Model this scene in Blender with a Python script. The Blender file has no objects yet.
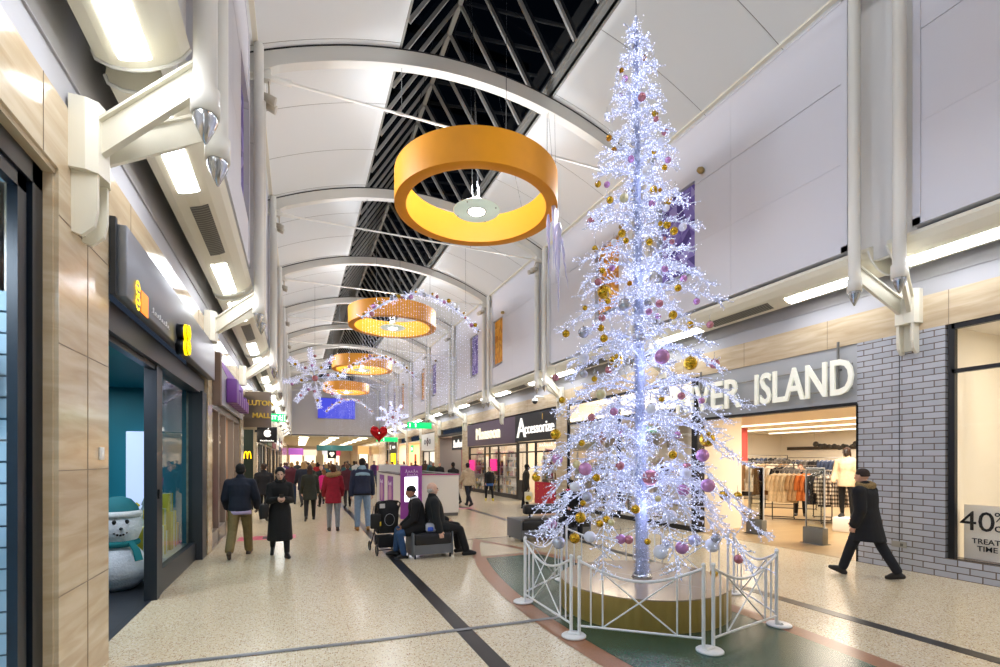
import bpy, bmesh, math, random
from mathutils import Vector, Matrix, Euler
random.seed(7)
scene = bpy.context.scene
COL = scene.collection
PI = math.pi

# ------------------------------------------------------------------ camera, world, big lights, exposure
YAW = math.atan(202 / 483.0)
cam_data = bpy.data.cameras.new('camera')
cam_data.sensor_width = 36
cam_data.lens = 483 * 36 / 1000.0
cam_data.shift_y = 0.1265
cam_data.clip_end = 400
cam = bpy.data.objects.new('camera', cam_data)
COL.objects.link(cam)
cam.location = (0, 0, 1.8)
cam.rotation_euler = (PI / 2, 0, -YAW)
scene.camera = cam

world = bpy.data.worlds.new('night_sky')
scene.world = world
world.use_nodes = True
world.node_tree.nodes['Background'].inputs[0].default_value = (0.010, 0.014, 0.022, 1)
world.node_tree.nodes['Background'].inputs[1].default_value = 1.0

scene.view_settings.view_transform = 'Standard'
scene.view_settings.look = 'None'
scene.view_settings.exposure = 1.2
scene.view_settings.gamma = 1.0
scene.view_settings.use_curve_mapping = False
scene.cycles.max_bounces = 7
scene.cycles.diffuse_bounces = 4
scene.cycles.glossy_bounces = 3
scene.cycles.transparent_max_bounces = 16
scene.cycles.transmission_bounces = 4
scene.cycles.sample_clamp_indirect = 6
scene.cycles.caustics_reflective = False
scene.cycles.caustics_refractive = False

def lin(c):
    return c / 12.92 if c <= 0.04045 else ((c + 0.055) / 1.055) ** 2.4
def rgb(h):
    if isinstance(h, str):
        h = h.lstrip('#')
        return tuple(lin(int(h[i:i + 2], 16) / 255) for i in (0, 2, 4)) + (1,)
    return tuple(h) + (1,) if len(h) == 3 else h

def lamp(name, kind, loc, energy, color='#ffffff', size=0.2, size_y=None, rot=(0, 0, 0), parent=None, spread=None, spot=None):
    d = bpy.data.lights.new(name, kind)
    d.energy = energy
    d.color = rgb(color)[:3]
    if kind == 'AREA':
        d.size = size
        if size_y:
            d.shape = 'RECTANGLE'; d.size_y = size_y
        if spread: d.spread = spread
    else:
        d.shadow_soft_size = size
        if spot: d.spot_size = spot; d.spot_blend = 0.7
    o = bpy.data.objects.new(name, d)
    COL.objects.link(o)
    o.location = loc
    o.rotation_euler = rot
    if parent is not None: o.parent = parent
    return o

CX = 3.79                       # middle of the mall
WL, WR = -1.57, 9.15            # shop walls
BAY = 5.6
Y0 = 4.70                       # first bracket row
NB = 10
END_Y = 56.0

# pendant floods inside the yellow rings, and floods at the truss ends plus added near rows
RING_Y = (10.9, 22.0, 33.2, 44.6, -0.3)
for ry in RING_Y:
    lamp('pendant_glow', 'POINT', (CX + .06, ry, 8.35), 95, '#f3f7ff', 0.25)
FLOOD_Y = [Y0 + BAY * k for k in range(-2, NB - 1)]  # rows before the first rib are unseen extras brightening the near bays
for fy in FLOOD_Y:
    for sx in (-1, 1):
        lamp('truss_and_fill_flood', 'SPOT', (CX + sx * 3.95, fy + 0.5, 8.6), 200, '#eff4ff', 0.25,
             rot=(0, math.radians(85) * sx, 0), spot=math.radians(128))

# ------------------------------------------------------------------ materials
def new_mat(name):
    m = bpy.data.materials.new(name)
    m.use_nodes = True
    nt = m.node_tree
    return m, nt, nt.nodes['Principled BSDF']

MATS = {}
def mat(color, rough=0.5, metal=0.0, emit=None, strength=0.0, noise=0.0, scale=12.0, bump=0.0, coat=0.0, sheen=0.0, alpha=None, sample=True, spec=None):
    key = (str(color), rough, metal, str(emit), strength, noise, scale, bump, coat, sheen, alpha, sample, spec)
    if key in MATS: return MATS[key]
    m, nt, b = new_mat('material')
    c = rgb(color)
    b.inputs['Roughness'].default_value = rough
    b.inputs['Metallic'].default_value = metal
    if coat: b.inputs['Coat Weight'].default_value = coat; b.inputs['Coat Roughness'].default_value = .1
    if sheen: b.inputs['Sheen Weight'].default_value = sheen
    if spec is not None: b.inputs['Specular IOR Level'].default_value = spec
    if alpha is not None: b.inputs['Alpha'].default_value = alpha
    tc = None
    if noise or bump:
        tc = nt.nodes.new('ShaderNodeTexCoord')
        nz = nt.nodes.new('ShaderNodeTexNoise')
        nz.inputs['Scale'].default_value = scale
        nz.inputs['Detail'].default_value = 4
        nt.links.new(tc.outputs['Object'], nz.inputs['Vector'])
    if noise:
        r = nt.nodes.new('ShaderNodeValToRGB')
        r.color_ramp.elements[0].position = .3
        r.color_ramp.elements[1].position = .7
        r.color_ramp.elements[0].color = tuple(x * (1 - noise) for x in c[:3]) + (1,)
        r.color_ramp.elements[1].color = tuple(min(1, x * (1 + noise)) for x in c[:3]) + (1,)
        nt.links.new(nz.outputs['Fac'], r.inputs[0])
        nt.links.new(r.outputs[0], b.inputs['Base Color'])
    else:
        b.inputs['Base Color'].default_value = c
    if bump:
        bp = nt.nodes.new('ShaderNodeBump')
        bp.inputs['Strength'].default_value = bump
        bp.inputs['Distance'].default_value = .02
        nt.links.new(nz.outputs['Fac'], bp.inputs['Height'])
        nt.links.new(bp.outputs[0], b.inputs['Normal'])
    if emit is not None:
        b.inputs['Emission Color'].default_value = rgb(emit)
        b.inputs['Emission Strength'].default_value = strength
        if not sample: m.cycles.emission_sampling = 'NONE'
    MATS[key] = m
    return m

def glass_mat(tint='#ffffff', refl=1.0, ior=1.45):
    key = ('glass', tint, refl)
    if key in MATS: return MATS[key]
    m, nt, b = new_mat('pane_glass')
    nt.nodes.remove(b)
    out = nt.nodes['Material Output']
    tr = nt.nodes.new('ShaderNodeBsdfTransparent'); tr.inputs[0].default_value = rgb(tint)
    gl = nt.nodes.new('ShaderNodeBsdfGlossy'); gl.inputs['Roughness'].default_value = 0.02
    fr = nt.nodes.new('ShaderNodeFresnel'); fr.inputs[0].default_value = ior
    mu = nt.nodes.new('ShaderNodeMath'); mu.operation = 'MULTIPLY'; mu.inputs[1].default_value = refl
    mx = nt.nodes.new('ShaderNodeMixShader')
    nt.links.new(fr.outputs[0], mu.inputs[0]); nt.links.new(mu.outputs[0], mx.inputs[0])
    nt.links.new(tr.outputs[0], mx.inputs[1]); nt.links.new(gl.outputs[0], mx.inputs[2])
    nt.links.new(mx.outputs[0], out.inputs[0])
    MATS[key] = m
    return m

def terrazzo():
    m, nt, b = new_mat('terrazzo')
    tc = nt.nodes.new('ShaderNodeTexCoord')
    def vor(scale, lo, hi, c0, prev, seedshift):
        mp = nt.nodes.new('ShaderNodeMapping'); mp.inputs['Location'].default_value = (seedshift, seedshift * 2, 0)
        nt.links.new(tc.outputs['Object'], mp.inputs[0])
        v = nt.nodes.new('ShaderNodeTexVoronoi'); v.inputs['Scale'].default_value = scale
        nt.links.new(mp.outputs[0], v.inputs['Vector'])
        # only some of the cells carry a chip
        s = nt.nodes.new('ShaderNodeSeparateColor'); nt.links.new(v.outputs['Color'], s.inputs[0])
        gt = nt.nodes.new('ShaderNodeMath'); gt.operation = 'GREATER_THAN'; gt.inputs[1].default_value = hi
        nt.links.new(s.outputs[0], gt.inputs[0])
        lt = nt.nodes.new('ShaderNodeMath'); lt.operation = 'LESS_THAN'; lt.inputs[1].default_value = lo
        nt.links.new(v.outputs['Distance'], lt.inputs[0])
        mu = nt.nodes.new('ShaderNodeMath'); mu.operation = 'MULTIPLY'
        nt.links.new(gt.outputs[0], mu.inputs[0]); nt.links.new(lt.outputs[0], mu.inputs[1])
        mx = nt.nodes.new('ShaderNodeMix'); mx.data_type = 'RGBA'
        nt.links.new(mu.outputs[0], mx.inputs['Factor'])
        if prev is None: mx.inputs['A'].default_value = rgb('#d6cbb2')
        else: nt.links.new(prev, mx.inputs['A'])
        mx.inputs['B'].default_value = rgb(c0)
        return mx.outputs['Result']
    nz = nt.nodes.new('ShaderNodeTexNoise'); nz.inputs['Scale'].default_value = 1.2
    nt.links.new(tc.outputs['Object'], nz.inputs['Vector'])
    r = nt.nodes.new('ShaderNodeValToRGB')
    r.color_ramp.elements[0].color = rgb('#d2c5a6'); r.color_ramp.elements[1].color = rgb('#dccfb1')
    nt.links.new(nz.outputs['Fac'], r.inputs[0])
    p = r.outputs[0]
    p = vor(46, .42, .66, '#c4ab8c', p, 0)
    p = vor(52, .40, .66, '#e4ddcb', p, 3.3)
    p = vor(50, .36, .78, '#a07c63', p, 7.1)
    p = vor(76, .34, .84, '#8a7868', p, 5.7)
    nt.links.new(p, b.inputs['Base Color'])
    b.inputs['Roughness'].default_value = .22
    b.inputs['Specular IOR Level'].default_value = .45
    return m

def marble():
    m, nt, b = new_mat('cream_marble')
    tc = nt.nodes.new('ShaderNodeTexCoord')
    mp = nt.nodes.new('ShaderNodeMapping')
    mp.inputs['Rotation'].default_value = (math.radians(24), 0, 0)
    mp.inputs['Scale'].default_value = (1, .55, 4.5)
    nt.links.new(tc.outputs['Object'], mp.inputs[0])
    nz = nt.nodes.new('ShaderNodeTexNoise'); nz.inputs['Scale'].default_value = 2.2; nz.inputs['Detail'].default_value = 8
    nz.inputs['Distortion'].default_value = .6
    nt.links.new(mp.outputs[0], nz.inputs['Vector'])
    r = nt.nodes.new('ShaderNodeValToRGB')
    e = r.color_ramp.elements
    e[0].position = .30; e[0].color = rgb('#b9a384')
    e[1].position = .66; e[1].color = rgb('#d1c1a6')
    k = e.new(.48); k.color = rgb('#c5b294')
    nt.links.new(nz.outputs['Fac'], r.inputs[0])
    nt.links.new(r.outputs[0], b.inputs['Base Color'])
    b.inputs['Roughness'].default_value = .16
    return m

def bricks():
    m, nt, b = new_mat('grey_glazed_brick')
    tc = nt.nodes.new('ShaderNodeTexCoord')
    sp = nt.nodes.new('ShaderNodeSeparateXYZ'); nt.links.new(tc.outputs['Object'], sp.inputs[0])
    ad = nt.nodes.new('ShaderNodeMath'); nt.links.new(sp.outputs[0], ad.inputs[0]); nt.links.new(sp.outputs[1], ad.inputs[1])
    cb = nt.nodes.new('ShaderNodeCombineXYZ')
    nt.links.new(ad.outputs[0], cb.inputs[0]); nt.links.new(sp.outputs[2], cb.inputs[1])
    bt = nt.nodes.new('ShaderNodeTexBrick')
    bt.inputs['Color1'].default_value = rgb('#aaadb5'); bt.inputs['Color2'].default_value = rgb('#bcbfc7')
    bt.inputs['Mortar'].default_value = rgb('#6f6258')
    bt.inputs['Scale'].default_value = 1
    bt.inputs['Brick Width'].default_value = .29; bt.inputs['Row Height'].default_value = .098
    bt.inputs['Mortar Size'].default_value = .008
    bt.inputs['Mortar Smooth'].default_value = .15
    nt.links.new(cb.outputs[0], bt.inputs['Vector'])
    nt.links.new(bt.outputs['Color'], b.inputs['Base Color'])
    bp = nt.nodes.new('ShaderNodeBump'); bp.invert = True; bp.inputs['Strength'].default_value = .6; bp.inputs['Distance'].default_value = .01
    nt.links.new(bt.outputs['Fac'], bp.inputs['Height']); nt.links.new(bp.outputs[0], b.inputs['Normal'])
    b.inputs['Roughness'].default_value = .25
    return m

def tiled(c1, c2, line, w, h, rough=.4, ms=.006, planks=False):
    m, nt, b = new_mat('tiled_surface')
    tc = nt.nodes.new('ShaderNodeTexCoord')
    bt = nt.nodes.new('ShaderNodeTexBrick')
    bt.offset = .5 if planks else 0
    bt.inputs['Color1'].default_value = rgb(c1); bt.inputs['Color2'].default_value = rgb(c2); bt.inputs['Mortar'].default_value = rgb(line)
    bt.inputs['Scale'].default_value = 1; bt.inputs['Brick Width'].default_value = w; bt.inputs['Row Height'].default_value = h
    bt.inputs['Mortar Size'].default_value = ms
    nt.links.new(tc.outputs['Object'], bt.inputs['Vector'])
    nt.links.new(bt.outputs['Color'], b.inputs['Base Color'])
    b.inputs['Roughness'].default_value = rough
    return m

M_TERR, M_MARB, M_BRICK = terrazzo(), marble(), bricks()
WHITE = mat('#dcdcd8', .55)
CREAM = mat('#e0dccb', .42)
CEILM = mat('#dcdedd', .8)
UPPER = mat('#d3d3da', .6)
RODW = mat('#e4e2da', .35)
STEEL = mat('#b9bcc0', .22, 1.0)
BLACK = mat('#0c0d10', .35)
CHAR = mat('#2a3038', .4)
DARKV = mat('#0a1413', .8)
LIGHTP = mat('#ffffff', .5, emit='#f5f8ff', strength=10.5)
LEDW = mat('#ffffff', .4, emit='#ccd4ff', strength=1.05, sample=False)
GLASS = glass_mat('#ffffff', .45)
GREENG = mat('#00a35c', .4, emit='#00b060', strength=.8, sample=False)

# ------------------------------------------------------------------ mesh helpers
class MB:
    """collects faces of one mesh"""
    def __init__(s): s.v = []; s.f = []; s.mi = []; s.sm = []
    def add(s, vs, fs, mi=0, smooth=False):
        o = len(s.v)
        s.v.extend([tuple(v) for v in vs])
        for f in fs:
            s.f.append(tuple(i + o for i in f)); s.mi.append(mi); s.sm.append(smooth)
        return s
    def box(s, lo, hi, mi=0):
        x0, y0, z0 = lo; x1, y1, z1 = hi
        if x0 > x1: x0, x1 = x1, x0
        if y0 > y1: y0, y1 = y1, y0
        if z0 > z1: z0, z1 = z1, z0
        return s.add([(x0, y0, z0), (x1, y0, z0), (x1, y1, z0), (x0, y1, z0), (x0, y0, z1), (x1, y0, z1), (x1, y1, z1), (x0, y1, z1)],
                     [(0, 3, 2, 1), (4, 5, 6, 7), (0, 1, 5, 4), (1, 2, 6, 5), (2, 3, 7, 6), (3, 0, 4, 7)], mi)
    def cbox(s, c, size, mi=0, rot=None):
        hx, hy, hz = size[0] / 2, size[1] / 2, size[2] / 2
        vs = [Vector((x, y, z)) for z in (-hz, hz) for x, y in ((-hx, -hy), (hx, -hy), (hx, hy), (-hx, hy))]
        R = Euler(rot).to_matrix() if rot else Matrix.Identity(3)
        return s.add([R @ v + Vector(c) for v in vs], [(0, 3, 2, 1), (4, 5, 6, 7), (0, 1, 5, 4), (1, 2, 6, 5), (2, 3, 7, 6), (3, 0, 4, 7)], mi)
    def rbox(s, lo, hi, r=.02, seg=3, mi=0):
        """box with rounded edges"""
        bm = bmesh.new()
        bmesh.ops.create_cube(bm, size=1)
        for v in bm.verts:
            v.co = Vector(((lo[i] + hi[i]) / 2 + v.co[i] * abs(hi[i] - lo[i]) for i in range(3)))
        bmesh.ops.bevel(bm, geom=bm.edges[:], offset=r, segments=seg, affect='EDGES', profile=.5)
        s.addbm(bm, mi, True); bm.free(); return s
    def addbm(s, bm, mi=0, smooth=False):
        bm.verts.index_update()
        return s.add([v.co[:] for v in bm.verts], [tuple(v.index for v in f.verts) for f in bm.faces], mi, smooth)
    def prism(s, pts, axis, a0, a1, mi=0, smooth=False):
        """polygon in the two other axes, pulled along axis. axis x: pts=(y,z); y: (x,z); z: (x,y)"""
        def put(p, a):
            return {'x': (a, p[0], p[1]), 'y': (p[0], a, p[1]), 'z': (p[0], p[1], a)}[axis]
        n = len(pts)
        s.add([put(p, a0) for p in pts] + [put(p, a1) for p in pts],
              [(i, (i + 1) % n, (i + 1) % n + n, i + n) for i in range(n)], mi, smooth)
        s.add([put(p, a0) for p in pts] + [put(p, a1) for p in pts], [tuple(range(n))[::-1], tuple(range(n, 2 * n))], mi)
        return s
    def tube(s, path, r, n=8, mi=0, closed=False, cap=True, flat=1.0):
        P = [Vector(p) for p in path]
        if len(P) < 2: return s
        R = r if isinstance(r, (list, tuple)) else [r] * len(P)
        vs = []; up = None
        N = len(P)
        for i, p in enumerate(P):
            if closed: t = P[(i + 1) % N] - P[i - 1]
            else: t = P[min(i + 1, N - 1)] - P[max(i - 1, 0)]
            if t.length < 1e-9: t = Vector((0, 0, 1))
            t.normalize()
            if up is None:
                up = Vector((0, 0, 1)) if abs(t.z) < .9 else Vector((1, 0, 0))
            a = t.cross(up)
            if a.length < 1e-6: a = t.orthogonal()
            a.normalize(); b = a.cross(t).normalized(); up = b
            for k in range(n):
                w = 2 * PI * k / n
                vs.append(p + a * (math.cos(w) * R[i]) + b * (math.sin(w) * R[i] * flat))
        fs = []
        for i in range(N if closed else N - 1):
            j = (i + 1) % N
            for k in range(n):
                l = (k + 1) % n
                fs.append((i * n + k, i * n + l, j * n + l, j * n + k))
        s.add(vs, fs, mi, True)
        if cap and not closed:
            s.add(vs[:n], [tuple(range(n))], mi); s.add(vs[-n:], [tuple(range(n))[::-1]], mi)
        return s
    def lathe(s, prof, c=(0, 0, 0), n=24, mi=0, smooth=True, axis='z', a0=0, a1=2 * PI):
        full = abs(a1 - a0 - 2 * PI) < 1e-6
        m = n if full else n + 1
        vs = []
        for r, z in prof:
            for k in range(m):
                w = a0 + (a1 - a0) * k / n
                q = (r * math.cos(w), r * math.sin(w), z)
                if axis == 'x': q = (q[2], q[0], q[1])
                if axis == 'y': q = (q[0], q[2], q[1])
                vs.append((q[0] + c[0], q[1] + c[1], q[2] + c[2]))
        fs = []
        for i in range(len(prof) - 1):
            for k in range(n):
                l = (k + 1) % m
                fs.append((i * m + k, i * m + l, (i + 1) * m + l, (i + 1) * m + k))
        return s.add(vs, fs, mi, smooth)
    def ball(s, c, r, n=12, m=8, mi=0, rot=None):
        rx, ry, rz = r if isinstance(r, (tuple, list)) else (r, r, r)
        vs = []
        R = Euler(rot).to_matrix() if rot else None
        for i in range(m + 1):
            t = PI * i / m
            for k in range(n):
                w = 2 * PI * k / n
                q = Vector((rx * math.sin(t) * math.cos(w), ry * math.sin(t) * math.sin(w), rz * math.cos(t)))
                if R: q = R @ q
                vs.append((q.x + c[0], q.y + c[1], q.z + c[2]))
        fs = [(i * n + k, (i + 1) * n + k, (i + 1) * n + (k + 1) % n, i * n + (k + 1) % n) for i in range(m) for k in range(n)]
        return s.add(vs, fs, mi, True)
    def octa(s, c, r, mi=0):
        x, y, z = c
        return s.add([(x + r, y, z), (x - r, y, z), (x, y + r, z), (x, y - r, z), (x, y, z + r), (x, y, z - r)],
                     [(0, 2, 4), (2, 1, 4), (1, 3, 4), (3, 0, 4), (2, 0, 5), (1, 2, 5), (3, 1, 5), (0, 3, 5)], mi)
    def quad(s, a, b, c, d, mi=0): return s.add([a, b, c, d], [(0, 1, 2, 3)], mi)
    def xform(s, M):
        s.v = [tuple(M @ Vector(v)) for v in s.v]; return s
    def mesh(s, name, mats):
        me = bpy.data.meshes.new(name)
        me.from_pydata(s.v, [], s.f)
        ms = mats if isinstance(mats, (list, tuple)) else [mats]
        for m in ms: me.materials.append(m)
        me.polygons.foreach_set('material_index', s.mi)
        me.polygons.foreach_set('use_smooth', s.sm)
        me.update()
        return me

def link(name, me, parent=None):
    o = bpy.data.objects.new(name, me)
    COL.objects.link(o)
    if parent is not None:
        o.parent = parent
        if parent.type == 'EMPTY' and not parent.get('_local'):
            o.location = -parent.location
    return o
def obj(name, mb, mats, parent=None):
    """one mesh object; coordinates are the scene's unless the thing was made local"""
    return link(name, mb.mesh(name, mats), parent)
def tag(o, label=None, cat=None, group=None, kind=None):
    if label: o['label'] = label
    if cat: o['category'] = cat
    if group: o['group'] = group
    if kind: o['kind'] = kind
    return o
def struct(name, mb, mats, parent=None):
    o = obj(name, mb, mats, parent)
    if parent is None: o['kind'] = 'structure'
    return o
LOCALS = set()
def thing(name, label, cat, loc=(0, 0, 0), rotz=0, group=None, local=False):
    o = bpy.data.objects.new(name, None)
    COL.objects.link(o)
    o.location = loc
    o.rotation_euler = (0, 0, rotz)
    o.empty_display_size = .1
    tag(o, label, cat, group)
    if local: LOCALS.add(o.name); o['_local'] = 1
    return o
def dup(root, loc, rotz=None, label=None, group=None):
    r = root.copy(); COL.objects.link(r)
    r.location = loc
    if rotz is not None: r.rotation_euler = (0, 0, rotz)
    if label: r['label'] = label
    if group: r['group'] = group
    for ch in list(root.children):
        if ch.type == 'LIGHT': continue
        c = ch.copy(); COL.objects.link(c); c.parent = r
        for g in ch.children:
            d = g.copy(); COL.objects.link(d); d.parent = c
    return r
ORD = ('first second third fourth fifth sixth seventh eighth ninth tenth eleventh twelfth thirteenth fourteenth fifteenth sixteenth '
       'seventeenth eighteenth nineteenth twentieth').split()
def ordn(i):
    if i < 20: return ORD[i]
    t = {2: 'twenty', 3: 'thirty', 4: 'forty', 5: 'fifty'}[(i + 1) // 10]
    u = (i + 1) % 10
    return (t[:-1] + 'ieth') if u == 0 else t + '-' + ORD[u - 1]

def text_mb(body, size, M, depth=.02, offset=0.0, align='CENTER', shear=0, spacing=1.0):
    """lettering as solid mesh; M places the text's own XY plane"""
    c = bpy.data.curves.new('lettering', 'FONT')
    c.body = body; c.size = size; c.extrude = depth / 2; c.offset = offset
    c.align_x = align; c.align_y = 'CENTER'; c.shear = shear; c.space_character = spacing
    c.resolution_u = 3
    o = bpy.data.objects.new('lettering', c); COL.objects.link(o)
    dg = bpy.context.evaluated_depsgraph_get()
    me = bpy.data.meshes.new_from_object(o.evaluated_get(dg))
    mb = MB()
    mb.add([M @ v.co for v in me.vertices], [tuple(p.vertices) for p in me.polygons])
    bpy.data.objects.remove(o); bpy.data.curves.remove(c); bpy.data.meshes.remove(me)
    return mb
def plane_M(origin, xdir, updir):
    x = Vector(xdir).normalized(); u = Vector(updir).normalized(); n = x.cross(u)
    M = Matrix((x, u, n)).transposed().to_4x4(); M.translation = Vector(origin)
    return M
RIGHT_WALL = lambda y, z, x=9.0: plane_M((x, y, z), (0, -1, 0), (0, 0, 1))    # lettering read from inside the mall
LEFT_WALL = lambda y, z, x=-1.5: plane_M((x, y, z), (0, 1, 0), (0, 0, 1))
FACING = lambda x, y, z: plane_M((x, y, z), (1, 0, 0), (0, 0, 1))
def script_mb(n, w, h, M, r, seed=1):
    """a line of looping handwriting too small to read"""
    rnd = random.Random(seed)
    pts = []
    for i in range(n * 8 + 1):
        t = i / 8.0
        hh = h * (.5 if int(t) % 3 else .85)
        pts.append(M @ Vector((-w / 2 + w * t / n + .35 * w / n * math.sin(2 * PI * t), -h / 2 + hh * (.5 - .5 * math.cos(2 * PI * t)), 0)))
    return MB().tube(pts, r, 5)

def roof_z(x):
    q = abs(x - CX)
    if q > 1.75: return 10.63 - 1.15 * (q / 4.6) ** 2 - .01
    return 10.9 + (13.3 - 10.9) * (1 - q / 1.75)
def each(name, mbs, m, parent):
    return [obj(name, q, m, parent) for q in mbs]
def wires(paths, r, m, parent, name='wire'):
    return each(name, [MB().tube(p, r, 4) for p in paths], m, parent)
# ================================================================== THE SHELL
def mx(s, x): return x if s > 0 else 2 * CX - x
def bx(mb, s, x0, x1, y0, y1, z0, z1, mi=0):
    return mb.box((mx(s, x0), y0, z0), (mx(s, x1), y1, z1), mi)
SIDE = {1: 'right', -1: 'left'}

# ---- floor and its inlays
struct('floor', MB().box((WL - .2, -6, -.15), (WR + .1, 100, 0)), M_TERR)
M_BLK = mat('#191a1d', .3, noise=.25, scale=60)
M_TC = mat('#9a6a4c', .28, noise=.12, scale=50)
M_GRN = mat('#34513f', .26, noise=.14, scale=40)
M_TER2 = mat('#cfc4ab', .25, noise=.1, scale=50)
for nm, xx in (('trim_1', 1.62), ('trim_2', 5.79)):
    struct(nm, MB().box((xx - .085, -6, 0), (xx + .085, 56, .003)), M_BLK)
# lens shaped inlay round the tree
LC, LCY, LR, LH = 3.70, 4.40, 14.5, 1.28
def lens_half(y, inset=0.0):
    d = y - LCY
    return math.sqrt(max(0, (LR - inset) ** 2 - d * d)) - (LR - LH)
def lens_strip(y0, y1, inset, z, n=40, ring=None):
    mb = MB(); vs = []; fs = []
    for i in range(n + 1):
        y = y0 + (y1 - y0) * i / n
        h = max(0.0, lens_half(y, inset))
        vs += [(LC - h, y, z), (LC + h, y, z)]
    for i in range(n): fs.append((2 * i, 2 * i + 1, 2 * i + 3, 2 * i + 2))
    return mb.add(vs, fs)
struct('trim_3', lens_strip(LCY - 6.05, LCY + 6.05, 0, .004), M_TC)
struct('trim_4', lens_strip(LCY - 4.0, LCY + 3.86, .23, .006), M_GRN)
struct('trim_5', lens_strip(LCY + 4.02, LCY + 5.6, .16, .006), M_TER2)
# metal expansion joint across the floor
jm = MB()
jp = [(-1.57, 5.10), (0.75, 4.91), (2.6, 4.83), (3.0, 4.83)]
for (xa, ya), (xb, yb) in zip(jp, jp[1:]):
    jm.add([(xa, ya - .035, .008), (xb, yb - .035, .008), (xb, yb + .035, .008), (xa, ya + .035, .008)], [(0, 1, 2, 3)])
struct('trim_6', jm, mat('#8f9499', .35, .7))
jm = MB().box((1.8, 10.36, 0), (9.15, 10.40, .004)); struct('trim_7', jm, mat('#5b5a58', .4, .5))

# ---- shop walls: marble band, piers, white strip above
PIERS = {-1: [(4.38, 5.36), (10.55, 11.05), (16.3, 17.0), (22.2, 23.0), (28.4, 29.0), (34.3, 34.9), (40, 40.6), (46, 46.6), (51, 51.6), (55.4, 56)],
         1: [(15.48, 16.3), (26.7, 27.8), (33.2, 34.2), (38.0, 38.9), (43.6, 44.3), (48.1, 48.9), (53, 53.6), (55.4, 56)]}
for s in (-1, 1):
    mb = MB()
    bx(mb, s, WR, WR + .35, -6, END_Y, 3.87, 4.40)
    for a, b in PIERS[s]: bx(mb, s, WR, WR + .35, a, b, 0, 3.87)
    struct('wall_' + SIDE[s], mb, M_MARB)
    # tile joints in the marble
    jb = MB()
    yy = -5.0
    while yy < 54:
        bx(jb, s, WR - .003, WR, yy, yy + .006, 3.87, 4.40); yy += 1.83
    for a, b in PIERS[s]:
        if b - a > .6: bx(jb, s, WR - .003, WR, a + (b - a) * .52, a + (b - a) * .52 + .007, 0, 3.87)
        for zz, off in ((.82, 0), (1.72, .0), (2.63, 0), (3.54, 0)):
            bx(jb, s, WR - .003, WR, a, b, zz, zz + .006)
    struct('wall_%s_joint' % SIDE[s], jb, mat('#7d6d58', .6))
    up = MB()
    bx(up, s, WR + .02, WR + .3, -6, END_Y, 4.40, 6.2)
    bx(up, s, WR + .00, WR + .02, -6, END_Y, 4.66, 4.67)
    bx(up, s, 8.62, WR + .3, -6, END_Y, 5.9, 6.0)
    struct('wall_%s_strip' % SIDE[s], up, mat('#adadb2', .8))
    # near-black sheet painted as the shaded void over the light boxes
    struct('ceiling_dark_void', MB().box((mx(s, 8.54), -6, 5.42), (mx(s, WR - .01), END_Y, 5.46)), DARKV)

    # ---- high wall over the arcade
    w = MB()
    bx(w, s, 8.62, 8.75, -6, END_Y, 5.26, 9.62)
    struct('wall_%s_upper' % SIDE[s], w, UPPER)

NICHES = [(8.50, 9.75, 'purple'), (11.35, 12.55, 'orange'), (19.8, 20.95, 'orange'), (22.95, 24.15, 'purple'), (31.0, 32.1, 'purple'), (34.2, 35.3, 'orange'), (41.6, 42.7, 'orange'), (45.2, 46.3, 'purple')]
NZ0, NZ1 = 6.08, 8.22
def panel_boxes(mb, s, ya, yb):
    """one bay of flat wall panels with seams and the slots for the pictures"""
    g = .006
    rows = [(5.26, 6.75), (6.75, 8.10), (8.10, 9.55)]
    mid = ya + (yb - ya) * .50
    holes = [(a, b) for a, b, c in NICHES if a > ya and b < yb]
    def fill(y0, y1, z0, z1):
        for a, b in holes:
            if a < y1 and b > y0 and NZ0 < z1 and NZ1 > z0:
                ha, hb = max(a, y0), min(b, y1); za, zb = max(NZ0, z0), min(NZ1, z1)
                if ha > y0: bx(mb, s, 8.40, 8.62, y0, ha, z0, z1)
                if hb < y1: bx(mb, s, 8.40, 8.62, hb, y1, z0, z1)
                if za > z0: bx(mb, s, 8.40, 8.62, ha, hb, z0, za)
                if zb < z1: bx(mb, s, 8.40, 8.62, ha, hb, zb, z1)
                return
        bx(mb, s, 8.40, 8.62, y0, y1, z0, z1)
    for k, (z0, z1) in enumerate(rows):
        for (a, b) in ((ya, mid), (mid, yb)):
            fill(a + g * .4, b - g * .4, z0 + (g if k == 2 else .0015), z1 - (g if k == 1 else .0015))
    # raised rim round the bay
    for (a, b, z0, z1) in ((ya, ya + .10, 5.26, 9.55), (yb - .10, yb, 5.26, 9.55), (ya, yb, 5.26, 5.36), (ya, yb, 9.45, 9.55)):
        bx(mb, s, 8.385, 8.402, a, b, z0, z1)
for s in (-1, 1):
    n = 0
    for k in range(-2, NB):
        yc = Y0 + BAY * k
        ya, yb = yc + .46, min(yc + BAY - .46, END_Y)
        mb = MB(); panel_boxes(mb, s, ya, yb)
        struct('wall_%s_panel' % SIDE[s], mb, UPPER)

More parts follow.
